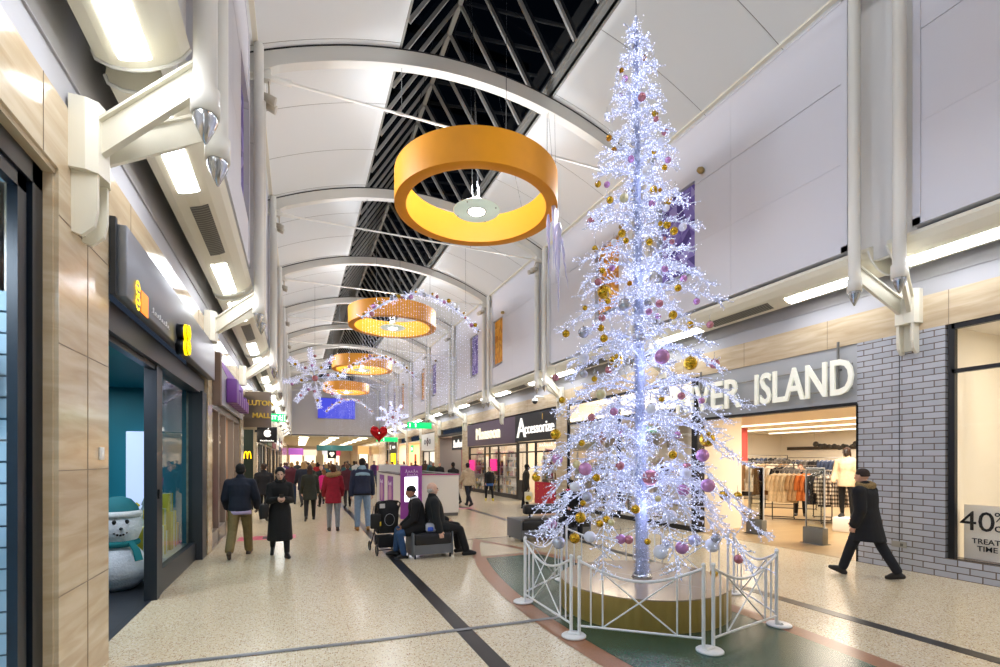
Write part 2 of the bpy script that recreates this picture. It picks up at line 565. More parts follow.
# ---- vaulted ceiling with the long ridge skylight
def vz(x): return 10.63 - 1.15 * ((x - CX) / 4.6) ** 2
SKX = 1.78                      # half width of the skylight opening
RIDGE_Z = 13.5
def arc_strip(x0, x1, y0, y1, dz=0.0, n=14, thick=.1):
    mb = MB(); vs = []; fs = []
    for i in range(n + 1):
        x = x0 + (x1 - x0) * i / n
        z = vz(x) + dz
        vs += [(x, y0, z), (x, y1, z), (x, y0, z + thick), (x, y1, z + thick)]
    for i in range(n):
        a = 4 * i; b = a + 4
        fs += [(a, a + 1, b + 1, b), (a + 2, b + 2, b + 3, a + 3), (a, b, b + 2, a + 2), (a + 1, a + 3, b + 3, b + 1)]
    fs += [(0, 2, 3, 1), (4 * n, 4 * n + 1, 4 * n + 3, 4 * n + 2)]
    return mb.add(vs, fs, 0, True)
for s in (-1, 1):
    xs = sorted((CX + s * SKX, CX + s * 4.9))
    o = struct('ceiling', arc_strip(xs[0], xs[1], -6, END_Y), CEILM)
    for p in o.data.polygons: p.use_smooth = abs(p.normal.y) < .5 and abs(p.normal.x) < .8
# fine seams across the vault
sm = MB()
yy = -4.9
while yy < END_Y:
    for s in (-1, 1):
        for dx in (0,):
            x0, x1 = sorted((CX + s * (SKX + .02), CX + s * 4.62)); pts = []
            for i in range(13):
                x = x0 + (x1 - x0) * i / 12; pts.append((x, yy, vz(x) - .002))
            sm.tube(pts, .006, 4)
    yy += BAY / 3
struct('ceiling_seam', sm, mat('#8f8d86', .8))
# coving along the top of the walls
for s in (-1, 1):
    cv = MB(); cv.prism([(mx(s, 8.40), 9.50), (mx(s, 8.26), 9.50), (mx(s, 8.26), 9.62), (mx(s, 8.36), 9.80), (mx(s, 8.62), 9.8), (mx(s, 8.62), 9.5)], 'y', -6, END_Y)
    struct('trim_%d' % (8 if s > 0 else 9), cv, CREAM)

SKG = mat('#8d8c86', .45)
ez = vz(CX + SKX)
fr = MB()
for s in (-1, 1):
    x = CX + s * SKX
    fr.box((x, -6, ez - .01), (x + s * .10, END_Y, ez + .34))            # upstand
    fr.box((x + s * .12, -6, ez + .30), (x - s * .05, END_Y, ez + .38))
struct('ceiling_upstand', fr, SKG)
bars = MB()
def slope(s, t):   # point up the slope, t 0..1
    return CX + s * (SKX - .06) * (1 - t), ez + .36 + (RIDGE_Z - ez - .36) * t
nb_ = int((END_Y + 6) / (BAY / 6))
for i in range(nb_ + 1):
    y = -6 + i * BAY / 6
    for s in (-1, 1):
        (xa, za), (xb, zb) = slope(s, 0), slope(s, 1)
        nx, nz = (za - zb), -(xa - xb)
        l = math.hypot(nx, nz); nx, nz = nx / l, nz / l
        if nz > 0: nx, nz = -nx, -nz
        d = .08
        bars.add([(xa, y - .028, za), (xa, y + .028, za), (xb, y + .028, zb), (xb, y - .028, zb),
                  (xa + nx * d, y - .028, za + nz * d), (xa + nx * d, y + .028, za + nz * d), (xb + nx * d, y + .028, zb + nz * d), (xb + nx * d, y - .028, zb + nz * d)],
                 [(0, 1, 2, 3), (4, 7, 6, 5), (0, 4, 5, 1), (2, 6, 7, 3), (1, 5, 6, 2), (0, 3, 7, 4)])
for s in (-1, 1):
    pass
bars.cbox((CX, (END_Y - 6) / 2, RIDGE_Z - .07), (.12, END_Y + 6, .16))
struct('ceiling_glazing_bar', bars, mat('#a3a29d', .5))
gl = MB()
for s in (-1, 1):
    (xa, za), (xb, zb) = slope(s, 0), slope(s, 1)
    gl.quad((xa, -6, za + .01), (xa, END_Y, za + .01), (xb, END_Y, zb + .01), (xb, -6, zb + .01))
struct('window_1', gl, glass_mat('#2c343c', .07))
# roof purlins outside, faint through the glass
pu = MB()
for i in range(int(62 / 2.75)):
    y = -5 + i * 2.75
    pu.box((CX - 3.2, y, 14.6), (CX + 3.2, y + .12, 14.8))
struct('ceiling_outer_beam', pu, mat('#17191c', .6))
# gable walls closing the vault
def gable(y, z0, name, m):
    g = MB()
    pts = [(mx(-1, WR + .3), z0), (WR + .3, z0), (WR + .3, 9.7)]
    for i in range(13):
        x = CX + 4.8 - 9.6 * i / 12
        pts.append((x, vz(x) + .05))
        if abs(x - CX) < .01: pts.append((CX, RIDGE_Z + .2))
    pts.append((mx(-1, WR + .3), 9.7))
    g.prism(pts, 'y', y, y + .2)
    return struct(name, g, m)
gable(END_Y, 4.55, 'wall_far', UPPER)
gable(-6.2, -.1, 'wall_back_bounce', WHITE)  # unseen wall added behind the camera to bounce light

# ---- ribs with their tie rods
RIBM = mat('#d3d2cb', .45)
for k in range(NB):
    y = Y0 + BAY * k
    mb = MB()
    vs, fs = [], []
    n = 36
    hw = .13
    for i in range(n + 1):
        x = CX - 4.64 + 9.28 * i / n
        zt = vz(x) - .015; zb = zt - .30 - (.05 if abs(x - CX) > 4.2 else 0)
        vs += [(x, y - hw, zt), (x, y + hw, zt), (x, y + hw * .85, zb), (x, y - hw * .85, zb)]
    for i in range(n):
        a, b = 4 * i, 4 * i + 4
        fs += [(a, a + 1, b + 1, b), (a + 1, a + 2, b + 2, b + 1), (a + 2, a + 3, b + 3, b + 2), (a + 3, a, b, b + 3)]
    fs += [(0, 3, 2, 1), (4 * n, 4 * n + 1, 4 * n + 2, 4 * n + 3)]
    mb.add(vs, fs)
    rib = struct('ceiling_rib', mb, RIBM)
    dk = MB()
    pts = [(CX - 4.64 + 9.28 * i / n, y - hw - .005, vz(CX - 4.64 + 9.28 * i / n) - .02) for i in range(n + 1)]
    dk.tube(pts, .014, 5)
    obj('rib_edge_line', dk, mat('#1c1c1c', .7), rib)  # dark line along the rib's upper edge
    tz = 9.16
    t = MB().tube([(CX - 4.5, y, tz), (CX - 3.9, y, tz), (CX - 3.9, y, tz), (CX + 3.9, y, tz), (CX + 4.5, y, tz)], [.055, .055, .026, .026, .055], 8)
    t.cbox((CX - 4.42, y, tz + .03), (.30, .14, .2)); t.cbox((CX + 4.42, y, tz + .03), (.30, .14, .2))
    for xx in (-1.8, 0, 1.8): t.cbox((CX + xx, y, tz), (.16, .05, .05))
    obj('tie_rod', t, RODW, rib)
    wires([[(CX + xx, y, tz), (CX + xx, y, vz(CX + xx) - .3)] for xx in (-1.75, 1.75)], .009, STEEL, rib, 'hanger')
    # joint block in the middle of the rib
    jb = MB().box((CX + .75, y - .06, vz(CX) - .25), (CX + 1.0, y + .06, vz(CX) - .08)); obj('splice_pin', jb, STEEL, rib)

# ---- lower mall beyond the far wall
b2 = MB()
b2.box((WL - .3, END_Y, 4.35), (WR + .3, 96, 4.45))
struct('ceiling_low', b2, mat('#d9d4c2', .7))
w2 = MB(); w2.box((WL - .3, END_Y, 0), (WL, 96, 4.4)); w2.box((WR, END_Y, 0), (WR + .3, 96, 4.4))
struct('wall_low_mall', w2, M_MARB)
struct('wall_end', MB().box((WL, 96, 0), (WR, 96.2, 4.4)), mat('#d8cfc4', .6))
for i in range(6):
    for xx in (0.6, 3.8, 7.0):
        o = obj('ceiling_light', MB().box((xx - .5, 58 + i * 6, 4.32), (xx + .5, 59.6 + i * 6, 4.349)), mat('#ffffff', .5, emit='#fff0d8', strength=4))
        tag(o, 'square white light panel in the low far ceiling, row %s, %s' % (ORD[i], 'left of three' if xx < 1 else 'middle of three' if xx < 5 else 'right of three'), 'light', 'low mall ceiling lights')
# ================================================================== BRACKETS, LIGHT BOXES, PENDANTS
def bracket(s, k):
    y = Y0 + BAY * k - (.05 if s > 0 else 0)
    t = thing('wall_bracket', 'white steel bracket with two pointed rods, %s along the %s wall' % (ordn(k), SIDE[s]), 'bracket', (mx(s, WR), y, 3.5), 0, 'white rod brackets over the shops')
    p = MB()
    # rounded cover plate and its hanging tongue
    prof = [(WR, -.17), (WR - .10, -.17), (WR - .17, -.13), (WR - .20, 0), (WR - .17, .13), (WR - .10, .17), (WR, .17)]
    p.prism([(mx(s, a), y + b) for a, b in prof], 'z', 3.98, 4.52)
    obj('wall_plate', p, CREAM, t)
    q = MB()
    for sy in (-1, 1) if not (s < 0 and k in (1, 2)) else ():
        pts = [(mx(s, WR), 3.98), (mx(s, WR), 3.52), (mx(s, WR - .06), 3.50), (mx(s, WR - .14), 3.58), (mx(s, WR - .16), 3.70), (mx(s, WR - .16), 3.98)]
        q.prism(pts, 'y', y + sy * .10 - .02, y + sy * .10 + .02)
    if q.v:
        q.box((mx(s, WR), y - .1, 3.56), (mx(s, WR - .03), y + .1, 3.98))
        obj('tongue', q, CREAM, t)
    for sy in (-1, 1):
        a = Vector((mx(s, WR - .12), y + sy * .05, 0)); b = Vector((mx(s, 8.30), y + sy * .29, 0))
        d = (b - a).normalized(); nrm = Vector((-d.y, d.x, 0)) * .028
        zs = ((4.10, 4.34), (4.66, 4.88))
        m = MB(); vs = []
        for P, (z0, z1) in ((a, zs[0]), (b, zs[1])):
            for off in (-nrm, nrm):
                vs += [(P.x + off.x, P.y + off.y, z0), (P.x + off.x, P.y + off.y, z1)]
        m.add(vs, [(0, 1, 3, 2), (4, 6, 7, 5), (0, 4, 5, 1), (2, 3, 7, 6), (0, 2, 6, 4), (1, 5, 7, 3)])
        # flange on the top of the arm
        vs2 = []
        for P, (z0, z1) in ((a, zs[0]), (b, zs[1])):
            for off in (-nrm * 2.2, nrm * 2.2):
                vs2 += [(P.x + off.x, P.y + off.y, z1 - .0), (P.x + off.x, P.y + off.y, z1 + .025)]
        m.add(vs2, [(0, 1, 3, 2), (4, 6, 7, 5), (0, 4, 5, 1), (2, 3, 7, 6), (0, 2, 6, 4), (1, 5, 7, 3)])
        obj('arm', m, CREAM, t)
        xr, yr = mx(s, 8.25), y + sy * .315
        r = MB().lathe([(.0, 9.55), (.085, 9.5), (.085, 4.72), (.103, 4.70), (.103, 4.50), (.0, 4.50)], (xr, yr, 0), 16)
        rod = obj('rod', r, RODW, t)
        obj('steel_tip', MB().lathe([(.086, 4.50), (.086, 4.45), (.075, 4.43), (.075, 4.42), (.012, 4.28), (0, 4.27)], (xr, yr, 0), 14), STEEL, rod)
    return t
for s in (-1, 1):
    for k in range(NB):
        bracket(s, k)
        y = Y0 + BAY * k
        # recessed cream wall between the two rods is part of the wall
        struct('wall_%s_recess' % SIDE[s], bx(MB(), s, 8.52, 8.62, y - .46, y + .46, 5.0, 9.55), mat('#d6d5d2', .5))
        # flood lights clamped at the end of the tie rod
        if 1 <= k <= 6:
            x = mx(s, 8.1)
            f = thing('floodlight', 'small floodlight pair clamped to the %s end of the %s roof tie' % (SIDE[s], ordn(k)), 'light', (x, y, 9.0), 0, 'roof tie floodlights')
            for dy, tilt in ((.18, .5), (.42, .8)):
                h = MB().lathe([(0, -.14), (.06, -.14), (.08, .0), (.085, .12), (.07, .12), (.0, .08)], (0, 0, 0), 12)
                M = Matrix.Translation((x, y + dy, 8.88)) @ Matrix.Rotation(s * -1.9, 4, 'Y')
                obj('lamp_head', h.xform(M), mat('#b9b2a4', .4), f)
            obj('arm', MB().tube([(x, y - .02, 9.12), (x, y + .18, 8.98), (x, y + .42, 8.92)], .018, 6), mat('#b9b2a4', .4), f)

FPROF = [(9.02, 4.92), (9.00, 4.86), (8.90, 4.83), (8.78, 4.84), (8.66, 4.88), (8.54, 4.95), (8.44, 5.04), (8.385, 5.13), (8.40, 5.19), (8.60, 5.26), (9.0, 5.10)]
def at_prof(t):   # point on the curved underside between two profile corners
    i = int(t); f = t - i
    a, b = FPROF[i], FPROF[min(i + 1, len(FPROF) - 1)]
    return a[0] + (b[0] - a[0]) * f, a[1] + (b[1] - a[1]) * f
VENT = mat('#55554f', .5)
def light_box(s, k):
    ya, yb = Y0 + BAY * k + .14, Y0 + BAY * (k + 1) - .12
    if yb < -3 or k >= NB - 1: return
    yb = min(yb, END_Y - .1)
    i = k + 2
    t = thing('light_box', 'cream curved light box, %s along the %s wall from the near end' % (ordn(i), SIDE[s]), 'light', (mx(s, 8.7), (ya + yb) / 2, 4.83), 0, 'arcade light boxes')
    b = MB()
    b.prism([(mx(s, x), z) for x, z in FPROF], 'y', ya, yb)
    obj('housing', b, CREAM, t)
    for yy in (ya, yb):   # pale rim round each end
        obj('end_rim', MB().tube([(mx(s, x), yy, z - .004) for x, z in FPROF[:8]], .016, 5), WHITE, t)
    def strip(y0, y1, t0, t1, dz):
        m = MB(); vs = []; n = 5
        for j in range(n + 1):
            x, z = at_prof(t0 + (t1 - t0) * j / n)
            vs += [(mx(s, x), y0, z - dz), (mx(s, x), y1, z - dz)]
        m.add(vs, [(2 * j, 2 * j + 1, 2 * j + 3, 2 * j + 2) for j in range(n)])
        return m
    for (a, c) in ((.20, 1.62), (yb - ya - 1.52, yb - ya - .10)):
        obj('diffuser', strip(ya + a, ya + c, 2.6, 4.3, .006), LIGHTP, t)
    gy0, gy1 = ya + 1.95, ya + 3.45
    v = strip(gy0, gy1, 3.0, 4.6, .005)
    sl = v
    nn = 26
    for j in range(nn):
        y = gy0 + (gy1 - gy0) * (j + .5) / nn
        for q in range(4):
            x0, z0 = at_prof(3.0 + 1.6 * q / 4); x1, z1 = at_prof(3.0 + 1.6 * (q + 1) / 4)
            sl.add([(mx(s, x0), y - .008, z0 - .010), (mx(s, x0), y + .008, z0 - .010), (mx(s, x1), y + .008, z1 - .010), (mx(s, x1), y - .008, z1 - .010)], [(0, 1, 2, 3)], 1)
    obj('vent', sl, [VENT, mat('#8f8d84', .5)], t)
    # two stems up to the near-black sheet
    for yy in (ya + .6, yb - .6): obj('stem', MB().tube([(mx(s, 8.75), yy, 5.15), (mx(s, 8.75), yy, 5.44)], .02, 6), DARKV, t)
for s in (-1, 1):
    for k in range(-2, NB): light_box(s, k)

# ---- yellow ring pendants
YEL = mat('#e8980f', .55, noise=.03, scale=3)
YELIN = mat('#dc9a16', .6)
DISC = mat('#dfeee6', .25, emit='#e8fff4', strength=.12, sample=False)
for i, y in enumerate(RING_Y):
    R, r, z0, z1 = 1.93, 1.66, 7.78, 8.50
    t = thing('ring_pendant', '%s yellow drum ring hanging round a glass disc lamp under the skylight' % ('nearest big', 'second nearest', 'third nearest', 'farthest', 'directly overhead')[i], 'light', (CX + .16, y, z0), 0, 'yellow ring pendants', local=True)
    m = MB().lathe([(R, 0), (R, z1 - z0)], (0, 0, 0), 72)
    m.lathe([(R, z1 - z0), (R - .02, z1 - z0 + .01), (r + .02, z1 - z0 + .01), (r, z1 - z0)], (0, 0, 0), 72)
    m.lathe([(r, 0), (r + .01, -.005), (R - .01, -.005), (R, 0)], (0, 0, 0), 72)
    ring = obj('drum', m, YEL, t)
    obj('inner_lining', MB().lathe([(r, z1 - z0), (r, 0)], (0, 0, 0), 72), YELIN, t)
    d = MB().lathe([(0, .02), (.54, .03), (.56, .015), (.54, 0), (.0, -.01)], (0, 0, -.02), 40)
    disc = obj('glass_disc', d, DISC, t)
    obj('lens', MB().lathe([(0, -.055), (.15, -.05), (.2, -.02), (.2, .0)], (0, 0, -.02), 24), mat('#ffffff', .3, emit='#fffaf0', strength=5), disc)
    obj('lens_rim', MB().lathe([(.2, -.012), (.225, -.02), (.235, -.01)], (0, 0, -.02), 28), STEEL, disc)
    pins = MB()
    for q in range(4):
        w = PI / 4 + q * PI / 2; pins.tube([(.5 * math.cos(w), .5 * math.sin(w), -.05), (.5 * math.cos(w), .5 * math.sin(w), .03)], .014, 6)
    obj('pin', pins, STEEL, disc)
    obj('lamp_body', MB().lathe([(0, .28), (.12, .28), (.15, .18), (.12, .02), (.0, .02)], (0, 0, 0), 16), mat('#d8cdb2', .4), t)
    ps = []
    for q in range(3):
        a = .5 + q * 2 * PI / 3
        ps.append([(.1 * math.cos(a), .1 * math.sin(a), .26), (-.16 + .02 * math.cos(a), .02 * math.sin(a), RIDGE_Z - .15 - z0)])
        xx = (R - .05) * math.cos(a)
        ps.append([(xx, (R - .05) * math.sin(a), .72), (xx * .5, (R - .05) * math.sin(a), roof_z(CX + .16 + xx * .5) - z0)])
    wires(ps, .007, STEEL, t)
# ================================================================== SHOPS
def area_down(x, y, z, sx, sy, e, col='#fff2e0'):
    return lamp('shop_light', 'AREA', (x, y, z), e * .78, col, sx, sy)
TEAL = mat('#14808f', .5)
TEALD = mat('#0f5f70', .5)
# ---------- left: dark framed shop window nearest the camera
M_BLUEW = mat('#a8c3cf', .5)
w = MB()
w.box((-1.86, 4.37, 0), (-1.60, 4.40, 3.89)); w.box((-1.80, 0.4, 3.83), (-1.59, 4.38, 3.89))
struct('wall_left_reveal', w, M_MARB)
f = MB()
f.box((-1.74, 4.23, 0), (-1.655, 4.37, 3.83)); f.box((-1.74, .4, 3.68), (-1.655, 4.37, 3.83)); f.box((-1.74, .4, 0), (-1.655, 4.37, .14))
f.box((-1.73, 4.09, .14), (-1.675, 4.20, 3.68)); f.box((-1.73, .4, 3.58), (-1.675, 4.2, 3.68))
f.box((-1.74, 1.9, 0), (-1.66, 2.0, 3.8))
win = struct('window_2', f, mat('#0d1620', .3))
struct('pane', MB().quad((-1.70, .4, .14), (-1.70, 4.12, .14), (-1.70, 4.12, 3.6), (-1.70, .4, 3.6)), GLASS, win)
r = MB()
r.box((-3.6, .2, -.02), (-1.8, 4.26, .02)); r.box((-3.6, .2, 3.66), (-1.8, 4.26, 3.72)); r.box((-3.62, .2, 0), (-3.58, 4.3, 3.7)); r.box((-3.6, 4.38, 0), (-1.86, 4.42, 3.7)); r.box((-3.6, .16, 0), (-1.8, .2, 3.7))
struct('wall_window_display', r, M_BLUEW)
area_down(-2.6, 2.4, 3.6, .8, 2.5, 80, '#d9ecff')
sl = thing('slatted_display', 'pale blue slatted display wall inside the dark framed window', 'display panel', (-2.1, 4.15, 0))
m = MB()
for i in range(19): m.box((-2.9, 4.30, .2 + i * .145), (-1.80, 4.35, .33 + i * .145))
obj('board', m, M_BLUEW, sl)
m = MB().box((-2.9, 4.33, .15), (-1.80, 4.365, 2.95)); obj('backing', m, mat('#5f7d8c', .6), sl)
sc = thing('display_screen', 'dark blue screen with white dots high in the dark framed window', 'screen', (-2.3, 4.1, 2.2))
obj('panel', MB().box((-2.7, 4.11, 2.18), (-1.90, 4.15, 2.62)), mat('#1b2350', .3), sc)
m = MB(); rr = random.Random(3)
for i in range(60): m.octa((-2.68 + rr.random() * .76, 4.105, 2.2 + rr.random() * .4), .006)
tag(obj('dots', m, mat('#cdd0ff', .5, emit='#cdd0ff', strength=1.5, sample=False), sc), kind='stuff')
for (x, z, rr_, lab) in ((-1.98, 1.47, .16, 'round red and white window ornament above the lower one in the dark framed window'), (-1.97, .62, .2, 'larger round red, white and grey ornament low in the dark framed window')):
    o = thing('window_ornament', lab, 'ornament', (x, 3.9, z), 0, None)
    obj('disc', MB().lathe([(0, -.02), (rr_, -.02), (rr_, .02), (0, .02)], (x, 3.98, z), 28, axis='y'), mat('#d9dde0', .4), o)
    m = MB()
    for a in range(5):
        w_ = a * 2.4
        m.ball((x + rr_ * .55 * math.cos(w_), 3.955, z + rr_ * .6 * math.sin(w_)), (rr_ * .3, .012, rr_ * .36), 10, 6, mi=a % 2)
    obj('patches', m, [mat('#b32b2f', .5), mat('#46555e', .5)], o)
o = obj('window_sign', text_mb('Kind', .13, plane_M((-2.02, 3.955, 1.36), (-1, 0, 0), (0, 0, 1)), .004), mat('#f4f7fb', .5, emit='#ffffff', strength=.4, sample=False))  # a reflection of lettering, put in as glowing mirrored letters
tag(o, 'reflection of white lettering, modelled as mirrored letters in the dark framed window', 'sign')
o = thing('wall_switch', 'small white switch plate on the cream marble pier', 'switch', (-1.57, 5.16, 1.85))
obj('plate', MB().rbox((-1.57, 5.12, 1.80), (-1.553, 5.21, 1.91), .006, 2), WHITE, o)
obj('rocker', MB().rbox((-1.555, 5.15, 1.83), (-1.547, 5.18, 1.88), .004, 2), mat('#f2f2ee', .4), o)

# ---------- left: phone shop with the grey fascia
SX = -1.75
f = MB()
f.box((SX - .06, 7.42, 0), (SX + .08, 7.56, 3.05)); f.box((SX - .05, 7.62, 0), (SX + .06, 7.78, 3.05))
f.box((SX - .06, 10.12, 0), (SX + .16, 10.55, 3.05)); f.box((SX - .05, 7.5, 0), (SX + .05, 10.2, .32)); f.box((SX - .08, 5.36, 3.02), (SX + .12, 10.55, 3.3))
f.box((-1.565, 5.36, 3.3), (-1.52, 5.415, 4.0))
win = struct('window_3', f, CHAR)
struct('pane', MB().quad((SX, 7.7, .3), (SX, 10.2, .3), (SX, 10.2, 3.05), (SX, 7.7, 3.05)), glass_mat('#e8ffff', 1.0), win)
struct('door_track', MB().box((SX - .02, 5.4, 2.96), (SX + .06, 7.5, 3.03)), BLACK, win)
struct('door_lock', MB().box((SX + .08, 7.45, 1.30), (SX + .10, 7.49, 1.42)), BLACK, win)
r = MB()
r.box((-6.3, 5.36, 3.1), (SX - .05, 10.6, 3.2)); r.box((-6.4, 5.3, 0), (-6.3, 10.7, 3.2)); r.box((-6.3, 10.58, 0), (SX - .05, 10.7, 3.2)); r.box((-6.3, 5.26, 0), (SX - .02, 5.36, 3.2))
struct('wall_phone_shop', r, TEAL)
struct('wall_phone_shop_panel', MB().box((-6.28, 7.6, 0), (-5.3, 10.57, 2.6)), TEALD)
struct('floor_phone_shop', MB().box((-6.3, 5.36, -.05), (SX + .02, 10.6, .004)), tiled('#2b2e35', '#31343b', '#191b20', .6, .3, .35))
area_down(-3.6, 8.2, 3.05, 1.6, 3.4, 26, '#dcf4ff')
lamp('shop_spot', 'AREA', (-2.3, 7.0, 3.05), 15, '#eef4ff', .3)
o = thing('ceiling_downlight', 'small square recessed downlight in the teal shop ceiling', 'light', (-2.4, 6.9, 3.08))
obj('rim', MB().box((-2.55, 6.8, 3.07), (-2.3, 7.2, 3.10)), mat('#c4ccce', .4), o)
for dy in (.1, .3): obj('bulb', MB().lathe([(0, -.012), (.05, -.01), (.06, 0)], (-2.43, 6.8 + dy, 3.07), 14), mat('#ffffff', .4, emit='#ffffff', strength=3, sample=False), o)
sg = thing('shop_fascia', 'long grey metal shop fascia with yellow dotted letters and an orange square', 'sign', (-1.6, 8, 3.3))
obj('panel', MB().rbox((-1.565, 5.42, 3.30), (-1.45, 10.5, 3.96), .012, 2), mat('#7c8088', .36, .55), sg)
m = MB(); YD = mat('#ffe100', .5, emit='#ffdf00', strength=.55, sample=False)
def dotted_e(mb, M, R=.14, d=.026):
    for a in range(13):
        w_ = math.radians(20 + a * 26)
        if a == 12: continue
        mb.lathe([(0, .012), (d, .012), (d, 0)], (0, 0, 0), 10) if False else None
        mb.add([M @ Vector((R * math.cos(w_) + d * math.cos(q * PI / 4), R * math.sin(w_) + d * math.sin(q * PI / 4), .012)) for q in range(8)], [tuple(range(8))])
    for i in range(-1, 3):
        x = i * R * .55 - R * .25
        mb.add([M @ Vector((x + d * math.cos(q * PI / 4), d * math.sin(q * PI / 4), .012)) for q in range(8)], [tuple(range(8))])
dotted_e(m, LEFT_WALL(5.70, 3.47, -1.448), .062, .017); dotted_e(m, LEFT_WALL(5.70, 3.33, -1.448), .062, .017)
obj('lettering', m, YD, sg)
obj('orange_square', MB().box((-1.452, 5.84, 3.28), (-1.444, 6.08, 3.50)), mat('#ff8a1e', .5, emit='#ff8418', strength=.4, sample=False), sg)
obj('small_print', script_mb(8, .75, .07, LEFT_WALL(6.6, 3.42, -1.445), .006, 4), mat('#cfd0d4', .5), sg)
bl = thing('blade_sign', 'black figure of eight box sign with yellow dots standing off the grey fascia', 'sign', (-1.45, 6.8, 3.2))
m = MB()
for zc in (3.475, 3.28): m.lathe([(0, -1.46), (.105, -1.46), (.105, -1.33), (0, -1.33)], (0, 7.45, zc), 26, axis='x')
obj('body', m, BLACK, bl)
m = MB()
for zc in (3.475, 3.28):
    for a in range(14):
        w_ = a * 2 * PI / 14
        m.lathe([(.019, -1.33), (.019, -1.316), (0, -1.315)], (0, 7.45 + .08 * math.cos(w_), zc + .08 * math.sin(w_)), 8, axis='x')
    for i in range(3): m.lathe([(.018, -1.33), (.018, -1.316), (0, -1.315)], (0, 7.45 - .045 + i * .045, zc), 8, axis='x')
    m.lathe([(.106, -1.37), (.106, -1.335)], (0, 7.45, zc), 26, axis='x')
obj('yellow_dots', m, YD, bl)

# the snowman and window presents
SN = Vector((-2.32, 8.28, 0))
sn = thing('snowman', 'white snowman figure in a teal bobble hat and scarf inside the phone shop', 'snowman', SN, 0, None, local=True)
m = MB().lathe([(0, 0), (.2, .01), (.29, .09), (.335, .24), (.33, .36), (.28, .5), (.20, .60), (.185, .64), (.23, .70), (.275, .82), (.27, .95), (.22, 1.06), (.12, 1.14), (0, 1.16)], (0, 0, 0), 40)
obj('body', m, mat('#e9ecf5', .75, bump=.5, scale=38), sn)
fd = Vector((2.0, -8.28, 0)).normalized(); sd = Vector((-fd.y, fd.x, 0))
m = MB()
def face(a, z, R): 
    q = (fd * math.cos(a) + sd * math.sin(a)) * R; return (q.x, q.y, z)
for a in (-.12, .42): obj('eye', MB().ball(face(a, .955, .262), (.026, .026, .032), 10, 6), mat('#0b0b0d', .4), sn)
for i in range(5): obj('mouth_coal', MB().ball(face(-.12 + i * .13, .775 + .016 * (i - 2) ** 2 * .5, .262), .015, 8, 5), mat('#0b0b0d', .4), sn)
obj('nose', MB().lathe([(.022, 0), (.014, .04), (0, .07)], (0, 0, 0), 10).xform(Matrix.Translation(face(.15, .865, .268)) @ fd.to_track_quat('Z', 'Y').to_matrix().to_4x4()), mat('#22211f', .5), sn)
m = MB().lathe([(.262, 1.0), (.255, 1.06), (.22, 1.16), (.15, 1.25), (.06, 1.29), (0, 1.29)], (0, 0, 0), 28)
hat = obj('hat', m, mat('#1f6f79', .8), sn)
obj('hat_band', MB().lathe([(.20, .99), (.26, 1.0), (.285, 1.04), (.27, 1.09), (.2, 1.10)], (0, 0, 0), 28), mat('#e6e8ea', .9, bump=.4, scale=60), hat)
pp = -sd * .25 + fd * .1
obj('bobble', MB().ball((pp.x, pp.y, 1.0), .06, 14, 10), mat('#f0f1f3', .9), hat)
m = MB().tube([(.215 * math.cos(a * PI / 12), .215 * math.sin(a * PI / 12), .645) for a in range(24)], .045, 8, closed=True, flat=1.0)
e = fd * .26 + sd * .2
m.tube([(e.x * .75, e.y * .75, .66), (e.x * 1.05, e.y * 1.05, .56), (e.x * 1.2, e.y * 1.2, .42)], [.045, .055, .06], 8, flat=.5)
obj('scarf', m, mat('#177a80', .85), sn)
st = thing('display_plinth', 'tall white lit column behind the snowman in the phone shop', 'display stand', (-3.5, 9.6, 0))
m = MB().rbox((-2.75, 10.2, 0), (-2.42, 10.5, 2.3), .02)
obj('column', m, mat('#c9d6f0', .4, emit='#b9cdf5', strength=.35, sample=False), st)
obj('foot', MB().box((-2.77, 10.18, 0), (-2.40, 10.52, .06)), CHAR, st)
GY = mat('#d8c63a', .5); GW = mat('#d6e2de', .5)
gifts = [(8.88, 0.32, .36, .46, 'tall yellow present with a white ribbon nearest the shop door'), (9.22, .32, .30, .34, 'low wide yellow present second from the shop door'), (9.58, .32, .36, .62, 'tallest yellow present in the middle of the phone shop window'),
         (9.93, .32, .30, .38, 'yellow present fourth from the shop door by the white paper tree'), (9.22, .66, .26, .36, 'yellow present stacked on the low wide one'), (9.58, .94, .28, .30, 'small yellow present stacked on the tallest one')]
struct('trim_10', MB().box((-2.5, 8.66, 0), (-1.82, 10.1, .32)), mat('#c9d3d2', .5))
for i, (y, z, wd, h, lab) in enumerate(gifts):
    g = thing('gift_box', lab, 'gift', (-2.1, y, z), 0, 'yellow presents in the phone shop window')
    obj('box', MB().rbox((-2.1 - wd / 2, y - wd / 2, z), (-2.1 + wd / 2, y + wd / 2, z + h), .008, 2), GY, g)
    rb = MB()
    rb.box((-2.1 - wd / 2 - .004, y - .03, z - .0), (-2.1 + wd / 2 + .004, y + .03, z + h + .004)); rb.box((-2.13, y - wd / 2 - .004, z), (-2.07, y + wd / 2 + .004, z + h + .005))
    for q in (-1, 1): rb.tube([(-2.1, y, z + h), (-2.1, y + q * .06, z + h + .05), (-2.1, y + q * .09, z + h + .01), (-2.1, y, z + h)], .012, 6)
    obj('ribbon', rb, GW, g)
